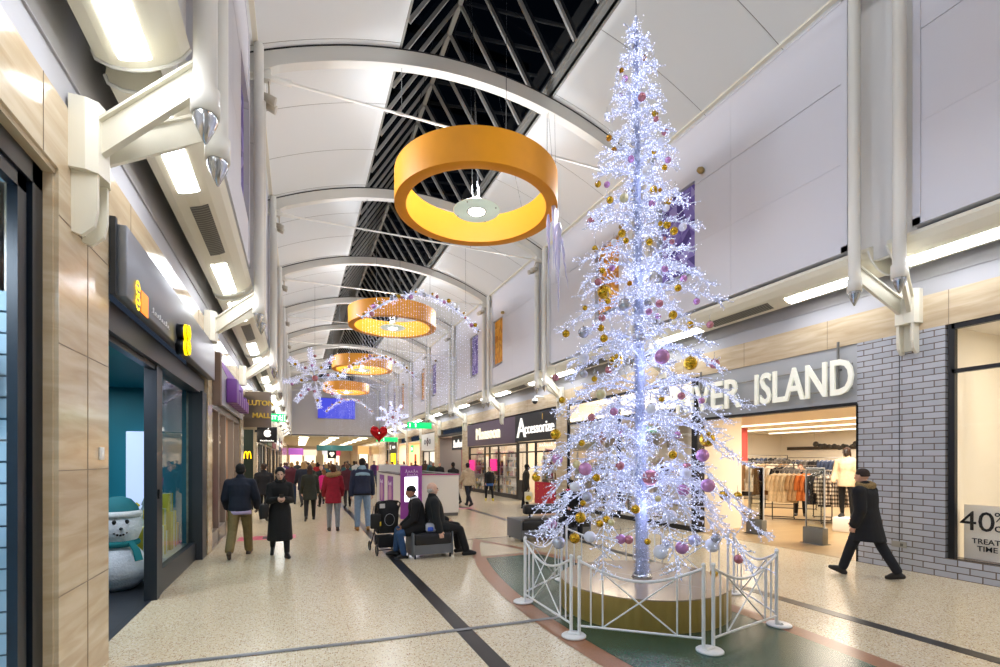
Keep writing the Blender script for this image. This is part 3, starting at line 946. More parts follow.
for (y, h, lab) in ((9.05, .75, 'small silver paper cone tree on the window plinth among yellow presents'), (9.75, 1.1, 'taller silver paper cone tree at the far end of the phone shop window')):
    g = thing('paper_tree', lab, 'decoration', (-2.25, y, .32))
    prof = []
    for i in range(6): prof += [(.32 * (1 - i / 6.4), h * i / 6), (.32 * (1 - (i + 1) / 6.4) * .8, h * (i + .95) / 6)]
    obj('tiers', MB().lathe(prof + [(0, h)], (-2.3, y, .32 + (.94 if h < 1 else 0) * 0), 12, smooth=False), mat('#b9c6cb', .35, .3), g)
    obj('star', MB().octa((-2.3, y, .32 + h + .03), .05), GY, g)

# ---------- generic shop unit
def shop_box(s, y0, y1, depth, wallc, floorc, h=3.3, xf=None, light=60, lc='#fff0dc', ceilc='#efe9df', name='shop'):
    x0 = WR + .12 if xf is None else xf
    r = MB()
    bx(r, s, x0 + depth, x0 + depth + .1, y0, y1, 0, h); bx(r, s, x0, x0 + depth, y0 - .0, y0 + .04, 0, h); bx(r, s, x0, x0 + depth, y1 - .04, y1, 0, h)
    struct('wall_%s' % name, r, mat(wallc, .7))
    struct('ceiling_%s' % name, bx(MB(), s, x0, x0 + depth, y0, y1, h - .04, h + .02), mat(ceilc, .7))
    struct('floor_%s' % name, bx(MB(), s, WR + .02, x0 + depth, y0, y1, -.05, .004), mat(floorc, .3))
    area_down(mx(s, x0 + depth * .45), (y0 + y1) / 2, h - .08, depth * .6, (y1 - y0) * .7, light, lc)
def shop_window(s, panes, z0, z1, fm, wn, x=None, door=None, transom=None):
    """panes: list of y edges; frame members at each edge; door: index of the pane left open"""
    x = WR + .10 if x is None else x
    f = MB(); g = MB()
    for yy in panes: bx(f, s, x - .04, x + .04, yy - .04, yy + .04, 0, z1)
    bx(f, s, x - .04, x + .04, panes[0], panes[-1], z1 - .08, z1)
    if transom: bx(f, s, x - .04, x + .04, panes[0], panes[-1], transom - .03, transom + .03)
    for i, (a, b) in enumerate(zip(panes, panes[1:])):
        if door == i: continue
        bx(f, s, x - .04, x + .04, a, b, 0, z0)
        xx = mx(s, x)
        g.quad((xx, a, z0), (xx, b, z0), (xx, b, z1), (xx, a, z1))
    o = struct('window_%d' % wn, f, fm)
    struct('pane', g, GLASS, o)
    return o

# small goods for far shops: a shelf unit that is copied
def shelf_proto(name='display_shelf'):
    t = thing(name, 'x', 'shelf', (0, 0, 0), 0, None, local=True)
    m = MB()
    m.box((-.75, -.2, 0), (-.71, .2, 2.0)); m.box((.71, -.2, 0), (.75, .2, 2.0)); m.box((-.75, .16, 0), (.75, .2, 2.0))
    for i in range(5): m.box((-.72, -.2, .1 + i * .45), (.72, .17, .13 + i * .45))
    obj('frame', m, mat('#e8e4dc', .5), t)
    r = random.Random(5); cols = ['#b98a4a', '#d6d0c6', '#8d2f3f', '#2d3a55', '#e3c7c9', '#6d7f62', '#c9a24d']
    mm = [mat(c, .55) for c in cols]
    m = MB()
    for i in range(5):
        x = -.68
        while x < .6:
            w_ = r.uniform(.08, .2); h = r.uniform(.14, .36)
            m.box((x, -.17, .13 + i * .45), (x + w_, .08, .13 + i * .45 + h), r.randrange(len(cols))); x += w_ + .03
    tag(obj('stock', m, mm, t), kind='stuff')
    return t
SHELF = shelf_proto()
shelf_n = [0]
def put_shelf(x, y, rz, lab):
    shelf_n[0] += 1
    if shelf_n[0] == 1:
        SHELF.location = (x, y, 0); SHELF.rotation_euler.z = rz; SHELF['label'] = lab; SHELF['group'] = 'display shelves in shops'
        return SHELF
    return dup(SHELF, (x, y, 0), rz, lab, 'display shelves in shops')

# ---------- right: window display nearest the camera
bb = MB()
bb.box((WR, -3, 0), (WR + .3, 4.2, .30)); bb.box((WR, 4.2, 0), (WR + .45, 5.46, 3.868))
struct('wall_right_brick', bb, M_BRICK)
struct('wall_right_brick_joint', MB().box((WR - .004, 4.80, 0), (WR, 4.812, 3.868)), mat('#3a3a3c', .5))
o = thing('floor_socket', 'small metal plate low on the grey brick pier', 'plate', (WR, 4.75, .4))
obj('plate', MB().rbox((WR - .012, 4.70, .36), (WR, 4.92, .46), .004, 2), mat('#97948c', .4), o)
obj('socket', MB().box((WR - .016, 4.75, .385), (WR - .012, 4.79, .43)), mat('#5c5a55', .4), o)
shop_box(1, -3, 4.2, 1.5, '#f0e8d8', '#e4d6b8', 3.88, light=75, lc='#fff3e0', name='display_window')
win = shop_window(1, [-3, -.5, 1.9, 4.13], .30, 3.87, BLACK, 4, x=WR + .06, transom=3.15)
po = thing('sale_poster', 'cream sale poster with black 40% off lettering in the shop window', 'poster', (WR + .3, 3.6, .3))
obj('board', MB().box((WR + .30, 3.1, .30), (WR + .33, 4.10, 1.12)), mat('#efe7d6', .6), po)
def ptxt(t, size, y, z, off=.006): return text_mb(t, size, RIGHT_WALL(y, z, WR + .292), .004, off)
obj('number_lettering', ptxt('40', .42, 3.94, .86, .0), mat('#17140f', .6), po)
obj('percent_lettering', ptxt('%', .2, 3.68, .95, .0), mat('#17140f', .6), po)
obj('off_lettering', ptxt('OFF', .12, 3.64, .78, .003), mat('#17140f', .6), po)
obj('treat_lettering', ptxt('TREAT\n TIME', .11, 3.84, .52, .001), mat('#17140f', .6), po)
for i, y in enumerate((3.62, 3.40)):
    o = thing('spotlight', 'grey track spotlight in the sale window, the one %s the brick pier' % ('closer to' if i == 0 else 'farther from'), 'light', (WR + .5, y, 3.0), 0, 'sale window spotlights')
    obj('lamp_head', MB().lathe([(0, -.1), (.07, -.1), (.075, .1), (.06, .1), (0, .06)], (0, 0, 0), 14).xform(Matrix.Translation((WR + .55, y, 2.78)) @ Matrix.Rotation(1.9 + i * .3, 4, 'X') @ Matrix.Rotation(.5, 4, 'Y')), mat('#8b8d90', .35, .5), o)
    obj('stem', MB().tube([(WR + .55, y, 2.82), (WR + .55, y, 3.83)], .015, 6), BLACK, o)
o = thing('display_blossom', 'yellow paper flower cluster hanging at the top of the sale window', 'decoration', (WR + .7, 3.1, 2.5))
m = MB()
for i in range(7): m.ball((WR + .7, 3.12 + .11 * math.cos(i * 1.05) * (i > 0), 2.6 + .11 * math.sin(i * 1.05) * (i > 0)), .06, 10, 7)
obj('petals', m, mat('#f0d64a', .6), o)
obj('string', MB().tube([(WR + .7, 3.12, 2.6), (WR + .7, 3.12, 3.83)], .004, 4), WHITE, o)

# ---------- right: the clothes shop
FASC = mat('#a9abae', .5)
f = MB()
f.box((WR + .02, 5.46, 2.82), (WR + .20, 9.22, 3.868))
struct('wall_right_fascia', f, FASC)
f = MB()
f.box((WR - .01, 5.46, 2.77), (WR + .2, 9.22, 2.83)); f.box((WR - .01, 9.16, 0), (WR + .22, 9.36, 3.866)); f.box((WR + .0, 5.44, 0), (WR + .05, 5.48, 2.8))
struct('door_1', f, BLACK)
sg = thing('shop_sign', 'large white letters RIVER ISLAND on rails over the clothes shop entrance', 'sign', (WR - .1, 7.5, 3.2))
LET = mat('#f3f3e6', .5, emit='#f6f5e2', strength=.1, sample=False)
def fit(txt, ya, yb, z, h, x, m, parent, name='lettering', off=.012, depth=.05):
    mb = text_mb(txt, h * 1.4, Matrix.Identity(4), depth, off)
    xs = [v[0] for v in mb.v]; ys = [v[1] for v in mb.v]
    sx = abs(yb - ya) / (max(xs) - min(xs)); sy = h / (max(ys) - min(ys))
    cx, cy = (max(xs) + min(xs)) / 2, (max(ys) + min(ys)) / 2
    M = RIGHT_WALL((ya + yb) / 2, z, x) @ Matrix.Diagonal((sx, sy, 1, 1)) @ Matrix.Translation((-cx, -cy, 0))
    return obj(name, mb.xform(M), m, parent)
fit('RIVER', 7.80, 9.78, 3.30, .66, WR - .10, LET, sg)
fit('ISLAND', 5.46, 7.45, 3.30, .66, WR - .10, LET, sg)
each('rail', [MB().tube([(WR - .06, 5.5, z), (WR - .06, 9.75, z)], .016, 6) for z in (3.08, 3.52)], mat('#9a9a94', .4, .6), sg)
each('support_post', [MB().tube([(WR - .06, y, 3.08), (WR - .06, y, 3.95)], .025, 6).tube([(WR - .06, y, 3.45), (WR + .03, y, 3.45)], .02, 6) for y in (5.75, 9.0)], mat('#7e7e79', .4, .6), sg)
# interior
WOOD = tiled('#b39a72', '#ab9068', '#927a55', 1.2, .16, .3, .003, True)
struct('floor_clothes_shop', MB().box((WR + .03, 4.4, -.05), (23, 17.5, .005)), WOOD)
r = MB()
r.box((23, 4.3, 0), (23.1, 17.5, 3.2)); r.box((WR + .45, 4.2, 0), (23, 4.3, 3.2)); r.box((WR + 1.5, 17.4, 0), (23, 17.5, 3.2)); r.box((WR + .2, 5.30, 0), (WR + .46, 5.46, 3.2))
struct('wall_clothes_shop', r, mat('#eae4d8', .7))
struct('ceiling_clothes_shop', MB().box((WR + .1, 4.3, 3.10), (23, 17.5, 3.2)), mat('#ebe5d8', .7))
for (x, y) in ((11.5, 7), (14.5, 8), (17.5, 10), (20.5, 12.5), (14, 12.5), (17.5, 15), (20.5, 7)):
    area_down(x, y, 3.0, 1.6, 1.6, 95, '#fff1de')
# ceiling tracks with lit strips and spotlights
for i, x in enumerate((15.6, 18.2, 21)):
    o = tag(obj('light_strip', MB().box((x - .04, 6, 3.05), (x + .04, 16.5, 3.09)), mat('#ffffff', .5, emit='#fff3df', strength=1.0)), 'long warm light strip on the clothes shop ceiling, %s from the entrance' % ORD[i], 'light', 'clothes shop ceiling strips')
k = 0
for (x, y) in [(9.45, 8.5), (9.45, 7.75), (9.45, 7.0), (9.45, 6.35), (9.45, 5.65)]:
    o = thing('spotlight', 'black ceiling spotlight behind the shop sign, %s from the brick pier' % ORD[4 - k], 'light', (x, y, 2.9), 0, 'entrance spotlights'); k += 1
    obj('lamp_head', MB().lathe([(0, -.09), (.06, -.09), (.065, .09), (.05, .09), (0, .05)], (0, 0, 0), 12).xform(Matrix.Translation((x, y, 2.92)) @ Matrix.Rotation(2.2, 4, 'Y') @ Matrix.Rotation(.6, 4, 'X')), BLACK, o)
    obj('stem', MB().tube([(x, y, 2.95), (x, y, 3.11)], .012, 6), BLACK, o)
# partition with red poster, back wall shelving
struct('wall_clothes_partition', MB().box((WR + .25, 9.40, 0), (WR + .45, 9.75, 3.1)), mat('#f0e6d2', .6))
po = thing('wall_poster', 'tall red poster of a dark haired model inside the clothes shop', 'poster', (16, 14, 1.4))
P0 = Vector((14.9, 13.8, 0))
pd = Vector((.75, .2, 0)).normalized() if False else Vector((.92, -.39, 0))
M = plane_M((14.9, 13.3, 2.05), pd, (0, 0, 1))
m = MB().cbox((0, 0, -.03), (1.25, 1.9, .05)).xform(M); obj('board', m, mat('#b0463f', .6), po)
m = MB().ball((0, .45, .0), (.20, .26, .03), 16, 8); m.ball((0, -.1, 0), (.3, .35, .03), 14, 8); obj('portrait', m.xform(M), mat('#c99a7b', .6), po)
m = MB().ball((-.02, .60, .005), (.30, .27, .03), 16, 8); m.ball((-.22, .35, .005), (.12, .28, .03), 12, 8); obj('portrait_hair', m.xform(M), mat('#1b1413', .7), po)
each('post', [MB().box((14.55, 13.35, 0), (14.65, 13.42, 1.1)), MB().box((15.2, 13.08, 0), (15.3, 13.15, 1.1))], mat('#d8d0c0', .5), po)

CLOTH = {}
def garment_mb(w, l, seed, sleeves=True, flare=1.1):
    """a coat or top on a hanger; local: width x, thickness y, hangs from z=0"""
    r = random.Random(seed); mb = MB(); n = 14
    prof = [(.0, .12, .04), (-.05, .55, .07), (-.12, .95, .09), (-.3, .86, .10), (-.6, .9 * (1 + flare) / 2, .10), (-1.0, flare, .11)]
    rings = []
    for (t, wf, th) in prof:
        ring = []
        for k in range(n):
            a = 2 * PI * k / n
            f = 1 + .05 * math.sin(5 * a + seed) * (abs(t) > .3)
            ring.append((w / 2 * wf * math.cos(a) * f, th * .55 * math.sin(a) * f, t * l))
        rings += ring
    fs = [(i * n + k, i * n + (k + 1) % n, (i + 1) * n + (k + 1) % n, (i + 1) * n + k) for i in range(len(prof) - 1) for k in range(n)]
    mb.add(rings, fs, 0, True)
    mb.add(rings[-n:], [tuple(range(n))[::-1]])
    if sleeves:
        for s_ in (-1, 1):
            mb.tube([(s_ * w * .42, 0, -.08 * l), (s_ * w * .52, .02, -.3 * l), (s_ * w * .55, .03, -.62 * l)], [.06, .055, .045], 8)
    return mb
def hanger_mb():
    return MB().tube([(-.2, 0, -.06), (0, 0, .0), (.2, 0, -.06)], .006, 5).tube([(0, 0, 0), (0, 0, .05), (.02, 0, .08), (0, 0, .1)], .005, 5)
gcount = {}
def clothes_rack(name, lab, x, y, rz, length, h, items, desc):
    t = thing(name, lab, 'clothes rack', (x, y, 0), rz, 'clothes shop racks', local=True)
    m = MB()
    for s_ in (-1, 1):
        m.tube([(s_ * length / 2, 0, .05), (s_ * length / 2, 0, h)], .016, 8); m.tube([(s_ * length / 2, -.25, .04), (s_ * length / 2, .25, .04)], .018, 8)
    m.tube([(-length / 2, 0, .04), (length / 2, 0, .04)], .015, 8)
    obj('stand', m, mat('#3a3836', .4, .6), t)
    obj('rail', MB().tube([(-length / 2, 0, h), (length / 2, 0, h)], .016, 8), mat('#8a8884', .3, .9), t)
    items = [q for it in items for q in (it, it)]
    n = len(items)
    R = Matrix.Rotation(rz, 4, 'Z')
    for i, (col, l, sl) in enumerate(items):
        u = -length / 2 + length * (i + .5) / n
        p = R @ Vector((u, 0, h - .1)) + Vector((x, y, 0))
        key = (col, l, sl, i % 3)
        nm = 'hanging_coat' if l > .75 else 'hanging_jacket' if sl else 'hanging_waistcoat'
        g = thing(nm, '%s %s, %s on the %s' % (desc.get(col, 'white'), nm.split('_')[1], ordn(i), lab.replace('black ', '', 1)), 'garment', p, rz + random.uniform(.45, .95), 'hanging clothes', local=True)
        if key not in CLOTH:
            CLOTH[key] = garment_mb(.46, l, i % 3 + 1, sl).mesh('cloth', mat(col, .85, noise=.18, scale=9) if col != 'plaid' else PLAID)
        link('cloth', CLOTH[key], g)
        if 'h' not in CLOTH: CLOTH['h'] = hanger_mb().mesh('hanger', mat('#c9c3b8', .4))
        link('hanger', CLOTH['h'], g)
def plaid_mat():
    m, nt, b = new_mat('plaid_cloth')
    tc = nt.nodes.new('ShaderNodeTexCoord')
    sp = nt.nodes.new('ShaderNodeSeparateXYZ'); nt.links.new(tc.outputs['Object'], sp.inputs[0])
    outs = []
    for i in (0, 2):
        a = nt.nodes.new('ShaderNodeMath'); a.operation = 'MULTIPLY'; a.inputs[1].default_value = 9 if i == 2 else 14; nt.links.new(sp.outputs[i], a.inputs[0])
        f_ = nt.nodes.new('ShaderNodeMath'); f_.operation = 'FRACT'; nt.links.new(a.outputs[0], f_.inputs[0])
        g_ = nt.nodes.new('ShaderNodeMath'); g_.operation = 'GREATER_THAN'; g_.inputs[1].default_value = .5; nt.links.new(f_.outputs[0], g_.inputs[0]); outs.append(g_.outputs[0])
    ad = nt.nodes.new('ShaderNodeMath'); nt.links.new(outs[0], ad.inputs[0]); nt.links.new(outs[1], ad.inputs[1])
    hf = nt.nodes.new('ShaderNodeMath'); hf.operation = 'MULTIPLY'; hf.inputs[1].default_value = .5; nt.links.new(ad.outputs[0], hf.inputs[0])
    r = nt.nodes.new('ShaderNodeValToRGB'); r.color_ramp.elements[0].color = rgb('#e9dfd0'); r.color_ramp.elements[1].color = rgb('#2a2420')
    k = r.color_ramp.elements.new(.5); k.color = rgb('#8e7f70')
    nt.links.new(hf.outputs[0], r.inputs[0]); nt.links.new(r.outputs[0], b.inputs['Base Color']); b.inputs['Roughness'].default_value = .85
    return m
PLAID = plaid_mat()
T1, T2, CR, BK, OR, GR, DN = '#a8845b', '#8b6a44', '#e6dccb', '#17161a', '#c26a2c', '#5d5a58', '#33405c'
D = {T1: 'tan', T2: 'brown', CR: 'cream', BK: 'black', OR: 'rust orange', GR: 'grey', DN: 'denim blue', 'plaid': 'black and cream checked', '#c9b18c': 'beige'}
BE = '#c9b18c'
clothes_rack('clothes_rack', 'black rack of tan and black coats by the red poster', 13.6, 12.2, -.9, 1.3, 1.75, [(T1, .9, True), (T2, .9, True), (BK, 1.0, True), (T1, .85, True), (BK, 1.05, True)], D)
clothes_rack('clothes_rack', 'black rack of cream and brown coats behind the first security gate', 13.6, 10.8, -.9, 1.5, 1.7, [(CR, .8, True), (CR, .8, True), (T2, .9, True), (CR, .75, True), (BK, 1.0, True), (GR, .95, True)], D)
clothes_rack('clothes_rack', 'black rack of pale tops in the middle of the clothes shop', 16.6, 12.2, -.9, 1.6, 1.6, [(CR, .7, True), (CR, .75, True), ('#f2ece0', .7, True), (T1, .8, True), (GR, .8, True)], D)
clothes_rack('clothes_rack', 'black rack of beige coats behind the second security gate', 13.75, 9.75, -.9, 1.5, 1.5, [(BE, .85, True), (BE, .88, True), (T1, .8, True), (OR, .8, True), (BK, .9, True), (BK, .95, True)], D)
clothes_rack('clothes_rack', 'black rack of checked shirts beside the mannequin plinth', 14.0, 8.55, -.95, 1.3, 1.5, [('plaid', .85, True), ('plaid', .9, True), ('plaid', .85, True), ('plaid', .9, True)], D)
clothes_rack('clothes_rack', 'black rack of dark jackets on the back wall', 20.5, 13.7, -1.0, 2.4, 1.9, [(BK, .8, True), (DN, .8, True), (GR, .8, True), (BK, .8, True), (DN, .85, True), (DN, .8, True), (GR, .85, True), (BK, .8, True)], D)
clothes_rack('clothes_rack', 'black rack of jeans far at the back', 20.3, 10.6, -1.0, 2.4, 1.9, [(DN, .8, False), (DN, .85, False), (DN, .8, False), (GR, .8, False), (DN, .85, False), (BK, .8, False), (DN, .8, False)], D)
clothes_rack('clothes_rack', 'black rack of brown and black coats just inside the partition', 12.4, 11.5, -.9, 1.2, 1.9, [(T1, 1.0, True), (T2, .95, True), (BK, 1.1, True), (BK, 1.1, True), (T2, .95, True)], D)
clothes_rack('clothes_rack', 'black rack of black trousers and tops beside the beige coats', 15.3, 9.6, -.9, 1.4, 1.45, [(BK, .9, True), (BK, .95, True), (GR, .85, True), (BK, .9, True), (OR, .85, True)], D)
clothes_rack('clothes_rack', 'black rack of cream knitwear near the till', 17.6, 13.6, -.9, 1.6, 1.75, [(CR, .7, True), (BE, .72, True), (CR, .7, True), (T1, .8, True), (CR, .72, True)], D)
clothes_rack('clothes_rack', 'black rack of mixed jackets by the far left wall', 19.2, 15.6, -.9, 2.2, 2.0, [(DN, .8, True), (GR, .85, True), (BK, .85, True), (DN, .8, True), (BK, .8, True), (GR, .8, True)], D)
clothes_rack('clothes_rack', 'black rack of pale coats against the far right wall', 19.5, 7.6, -1.2, 2.0, 1.9, [(CR, .9, True), (BE, .9, True), (GR, .9, True), (CR, .85, True), (DN, .9, True)], D)
struct('trim_13', MB().box((22.9, 6, 2.3), (23, 17, 2.45)), mat('#3a3026', .5))
hats = thing('garland', 'dark leafy garland strung high across the back of the clothes shop', 'garland', (19, 11, 2.6))
m = MB(); rr = random.Random(4)
for i in range(60):
    t_ = i / 59; p = Vector((18.5 + 2.0 * t_, 12.6 - 3.6 * t_, 2.4 - .12 * abs(math.sin(t_ * 9.4))))
    m.ball(p + Vector((rr.uniform(-.05, .05), rr.uniform(-.05, .05), rr.uniform(-.05, .05))), rr.uniform(.06, .11), 8, 6)
tag(obj('foliage', m, mat('#2a2620', .8), hats), kind='stuff')
wires([[(18.5, 12.6, 2.6), (18.5, 12.6, 3.1)], [(20.5, 9.0, 2.6), (20.5, 9.0, 3.1)]], .006, STEEL, hats)
for i, (x, y) in enumerate(((10.28, 8.43), (10.22, 6.94))):
    g = thing('security_gate', 'clear plastic security gate with grey base in the shop entrance, %s' % ('farther from the brick pier' if i == 0 else 'closer to the brick pier'), 'security gate', (x, y, 0), 0, 'entrance security gates')
    obj('base', MB().rbox((x - .09, y - .22, 0), (x + .09, y + .22, .36), .012, 2), mat('#77766f', .4), g)
    obj('foot_plate', MB().box((x - .14, y - .25, 0), (x + .14, y + .25, .02)), STEEL, g)
    obj('pane', MB().rbox((x - .02, y - .20, .36), (x + .02, y + .20, 1.62), .008, 2), glass_mat('#f4f8f8', 1.4), g)
    m = MB()
    for q in (-.2, .2): m.tube([(x, y + q, .34), (x, y + q, 1.60)], .016, 8)
    m.tube([(x, y - .2, 1.62), (x, y + .2, 1.62)], .018, 8)
    obj('edge_tube', m, mat('#e4e4e0', .4), g)
t = thing('mirror_stand', 'wooden framed mirror on the back wall of the clothes shop', 'mirror', (18, 9.5, 0))
M = plane_M((17.8, 9.2, 1.7), (.5, -.86, 0), (0, 0, 1))
m = MB()
for a in (((-.55, -1.1), (-.45, 1.1)), ((.45, -1.1), (.55, 1.1)), ((-.55, 1.0), (.55, 1.1)), ((-.55, -1.1), (.55, -1.0))): m.box((a[0][0], a[0][1], -.04), (a[1][0], a[1][1], .04))
obj('frame', m.xform(M), mat('#a87f4c', .5), t)
obj('glass', MB().box((-.45, -1, -.01), (.45, 1, .0)).xform(M), mat('#cfd3d6', .05, 1.0), t)
obj('foot', MB().box((-.5, -1.72, -.2), (.5, -1.1, .2)).xform(M), mat('#a87f4c', .5), t)
# window bay of the clothes shop behind the tree
shop_box(1, 9.36, 15.48, 1.5, '#f4e9d4', '#e6d6b8', 3.86, light=120, lc='#fff3e0', name='tree_window')
shop_window(1, [9.30, 12.4, 15.44], .12, 3.86, BLACK, 5, x=WR + .04, transom=3.12)

# ---------- right: accessory shop, purple shop and the rest of the row
shop_box(1, 16.3, 20.0, 4, '#d8cdb8', '#b7a27c', 3.0, light=110, name='accessory_shop')
shop_window(1, [16.35, 18.2, 19.05, 19.95], .9, 2.60, BLACK, 6, door=1, transom=2.15)
struct('trim_11', MB().box((WR + .02, 16.4, 0), (WR + .055, 18.15, .9)), mat('#b3122c', .5))
tag(obj('gold_stars', MB().add([], []) if False else (lambda mb: [mb.octa((WR + .016, 16.5 + random.random() * 1.6, .1 + random.random() * .7), .02) for _ in range(26)] and mb)(MB()), mat('#d8b14a', .4, .5)), 'scattered gold stars on the red panel under the accessory shop window', 'decoration', kind='stuff')
def sign_board(y0, y1, z0, z1, col, lab, x=WR - .04):
    t = thing('shop_sign', lab, 'sign', (x, (y0 + y1) / 2, z0))
    obj('board', MB().box((x, y0, z0), (WR + .1, y1, z1)), mat(col, .5), t)
    return t
sg = sign_board(16.3, 20.0, 2.62, 3.80, '#15151a', 'black shop sign with white Accessorize lettering beside the purple sign')
SW = mat('#ffffff', .5, emit='#fff8ea', strength=.35, sample=False)
fit('ccessorize', 16.35, 18.95, 3.14, .42, WR - .06, SW, sg, off=.0)
fit('A', 18.85, 19.75, 3.22, .85, WR - .06, SW, sg, 'initial_lettering', off=.004)
obj('candle_mark', MB().tube([(WR - .06, 17.3, 3.45), (WR - .06, 17.3, 3.68)], .02, 6), mat('#b99a55', .4), sg)
shop_box(1, 20.0, 26.7, 4, '#dcd3c2', '#b7a27c', 3.0, light=150, name='dress_shop')
shop_window(1, [20.05, 22.3, 23.5, 24.2, 26.65], .2, 2.56, mat('#1a1512', .4), 7, door=None, transom=2.12)
sg = sign_board(20.0, 26.7, 2.58, 3.80, '#5b4a5c', 'purple grey shop sign with glowing Monsoon lettering')
fit('Monsoon', 21.7, 25.0, 3.2, .62, WR - .10, mat('#f4f0dc', .5, emit='#fff6d8', strength=.3, sample=False), sg, off=0, depth=.08)
for i, (y, z) in enumerate(((22.9, 1.55), (26.2, 1.5))):
    o = tag(obj('window_poster', MB().box((WR + .05, y - .45, z - .3), (WR + .06, y + .45, z + .3)), mat('#e0267e', .5, emit='#e0267e', strength=.4, sample=False)), 'bright pink square poster in the purple shop window, %s' % ('by the near door' if i == 0 else 'at its far end'), 'poster', 'pink window posters')
for i, y in enumerate((21.2, 25.6)):
    put_shelf(WR + .5, y, -PI / 2, 'white display shelf full of small goods in the purple shop window, %s' % ('near side' if i == 0 else 'far side'))
put_shelf(WR + .5, 22.9, -PI / 2, 'white display shelf behind the doorway pane of the purple shop')
put_shelf(WR + 1.6, 24.2, -1.0, 'white display shelf angled in the middle of the purple shop')
put_shelf(WR + 1.8, 20.6, -1.2, 'white display shelf deeper inside the purple shop by its near wall')
put_shelf(WR + .5, 17.3, -PI / 2, 'white display shelf of gifts above the red panel in the accessory shop')
put_shelf(WR + 2.6, 18.9, -PI / 2, 'white display shelf seen through the accessory shop doorway')
# red cafe front
shop_box(1, 27.8, 33.2, 4, '#8f8c8a', '#8d7d69', 3.4, light=90, name='red_shop')
struct('wall_red_panel', MB().box((WR + 1.4, 28.8, 0), (WR + 1.6, 32.2, 3.2)), mat('#a3101c', .5))
struct('trim_12', MB().box((WR - .02, 27.8, 3.38), (WR + .2, 33.2, 3.52)), BLACK)
sg = thing('shop_sign', 'white glowing script sign on a dark blue board over the red shop front', 'sign', (WR + .3, 30.2, 2.5))
obj('board', MB().box((WR + .4, 28.2, 2.46), (WR + .5, 31.2, 3.36)), mat('#1d2233', .5), sg)
obj('lettering', script_mb(7, 2.1, .5, RIGHT_WALL(29.7, 2.9, WR + .38), .06, 3), SW, sg)
o = thing('menu_board', 'small dark menu board with red lines hanging in the red shop', 'sign', (WR + 1, 28.4, 1.8))
obj('board', MB().box((WR + .95, 28.0, 1.7), (WR + 1.0, 28.9, 2.5)), mat('#1b1d2b', .5), o)
obj('red_lines', MB().box((WR + .94, 28.2, 1.9), (WR + .95, 28.7, 1.98)).box((WR + .94, 28.2, 2.2), (WR + .95, 28.7, 2.26)), mat('#b2202e', .5), o)
# white sign shop
shop_box(1, 34.2, 38.0, 4, '#dfe3e2', '#9a9488', 3.0, light=90, name='white_shop')
shop_window(1, [34.25, 36.1, 37.95], .15, 2.5, BLACK, 8, door=0)
sg = sign_board(34.2, 38.0, 2.55, 3.8, '#e9e8e4', 'white square shop sign with a dark four leaf emblem between letters')
m = MB()
for (dy, dz) in ((0, .2), (0, -.2), (.2, 0), (-.2, 0)): m.ball((WR - .05, 36.1 + dy, 3.18 + dz), (.02, .14, .14), 10, 6)
obj('emblem', m, mat('#5a3a3a', .5), sg)
for dy in (-.75, .75): obj('emblem_side', MB().lathe([(.12, -.02), (.2, -.02), (.2, .0), (.12, 0)], (WR - .045, 36.1 + dy, 3.18), 14, axis='x'), mat('#4a4444', .5), sg)
# open orange shop with green signs
shop_box(1, 38.9, 43.6, 4, '#f0d9c0', '#b9a88c', 3.4, light=160, lc='#ffdfb8', name='orange_shop')
shop_box(1, 44.3, 48.1, 4, '#f3e2d0', '#b9a88c', 3.4, light=150, lc='#ffe0c0', name='peach_shop')
for i, y in enumerate((39.6, 41.8, 45.2)):
    o = tag(obj('hanging_banner', MB().box((WR + .3, y - .3, .6), (WR + .34, y + .3, 2.3)), mat('#e8552e', .6)), 'orange red hanging banner in an open shop front, %s of three' % ORD[i], 'banner', 'orange shop banners')
shop_box(1, 48.9, 55.4, 4, '#2b2a2c', '#8d8577', 3.0, light=60, name='dark_shop')
sg = sign_board(48.9, 53.0, 2.5, 3.7, '#17171a', 'black shop sign with small white marks near the far wall')
obj('mark', MB().box((WR - .06, 49.4, 3.0), (WR - .04, 50.9, 3.25)).box((WR - .06, 51.9, 2.9), (WR - .04, 52.3, 3.4)), SW, sg)
o = thing('lightbox_poster', 'glowing yellow advert panel in the dark shop front', 'poster', (WR, 51, .9))
obj('panel', MB().box((WR - .02, 50.0, .7), (WR + .1, 51.9, 2.5)), mat('#f2ea1c', .5, emit='#f2ea10', strength=1.1, sample=False), o)
obj('frame', MB().box((WR, 49.9, .6), (WR + .08, 52.0, .7)).box((WR, 49.9, 2.5), (WR + .08, 52.0, 2.6)), BLACK, o)
# ---------- left row
shop_box(-1, 11.05, 16.3, 4, '#c7a58a', '#9c8873', 3.2, light=80, name='pink_shop')
LG = mat('#9a9aa0', .4, .3)
f = MB()
for yy in (11.1, 12.3, 13.4, 14.9, 16.25): bx(f, -1, WR + .05, WR + .18, yy - .07, yy + .07, 0, 3.0)
bx(f, -1, WR + .05, WR + .18, 11.05, 16.3, 2.86, 3.05); bx(f, -1, WR + .05, WR + .18, 11.05, 13.4, 0, .3); bx(f, -1, WR + .05, WR + .18, 14.9, 16.3, 0, .3)
win = struct('window_9', f, mat('#8e8781', .35, .4))
g = MB()
for a, b in ((11.1, 12.3), (12.3, 13.4), (14.9, 16.25)): g.quad((mx(-1, WR + .1), a, .3), (mx(-1, WR + .1), b, .3), (mx(-1, WR + .1), b, 2.9), (mx(-1, WR + .1), a, 2.9))
struct('pane', g, GLASS, win)
sg = thing('shop_fascia', 'silver fascia with a violet panel and chunky purple block letters', 'sign', (-1.5, 13.5, 3.0))
obj('panel', MB().box((-1.565, 11.05, 3.0), (-1.52, 16.3, 3.95)), mat('#aeb0b8', .35, .4), sg)
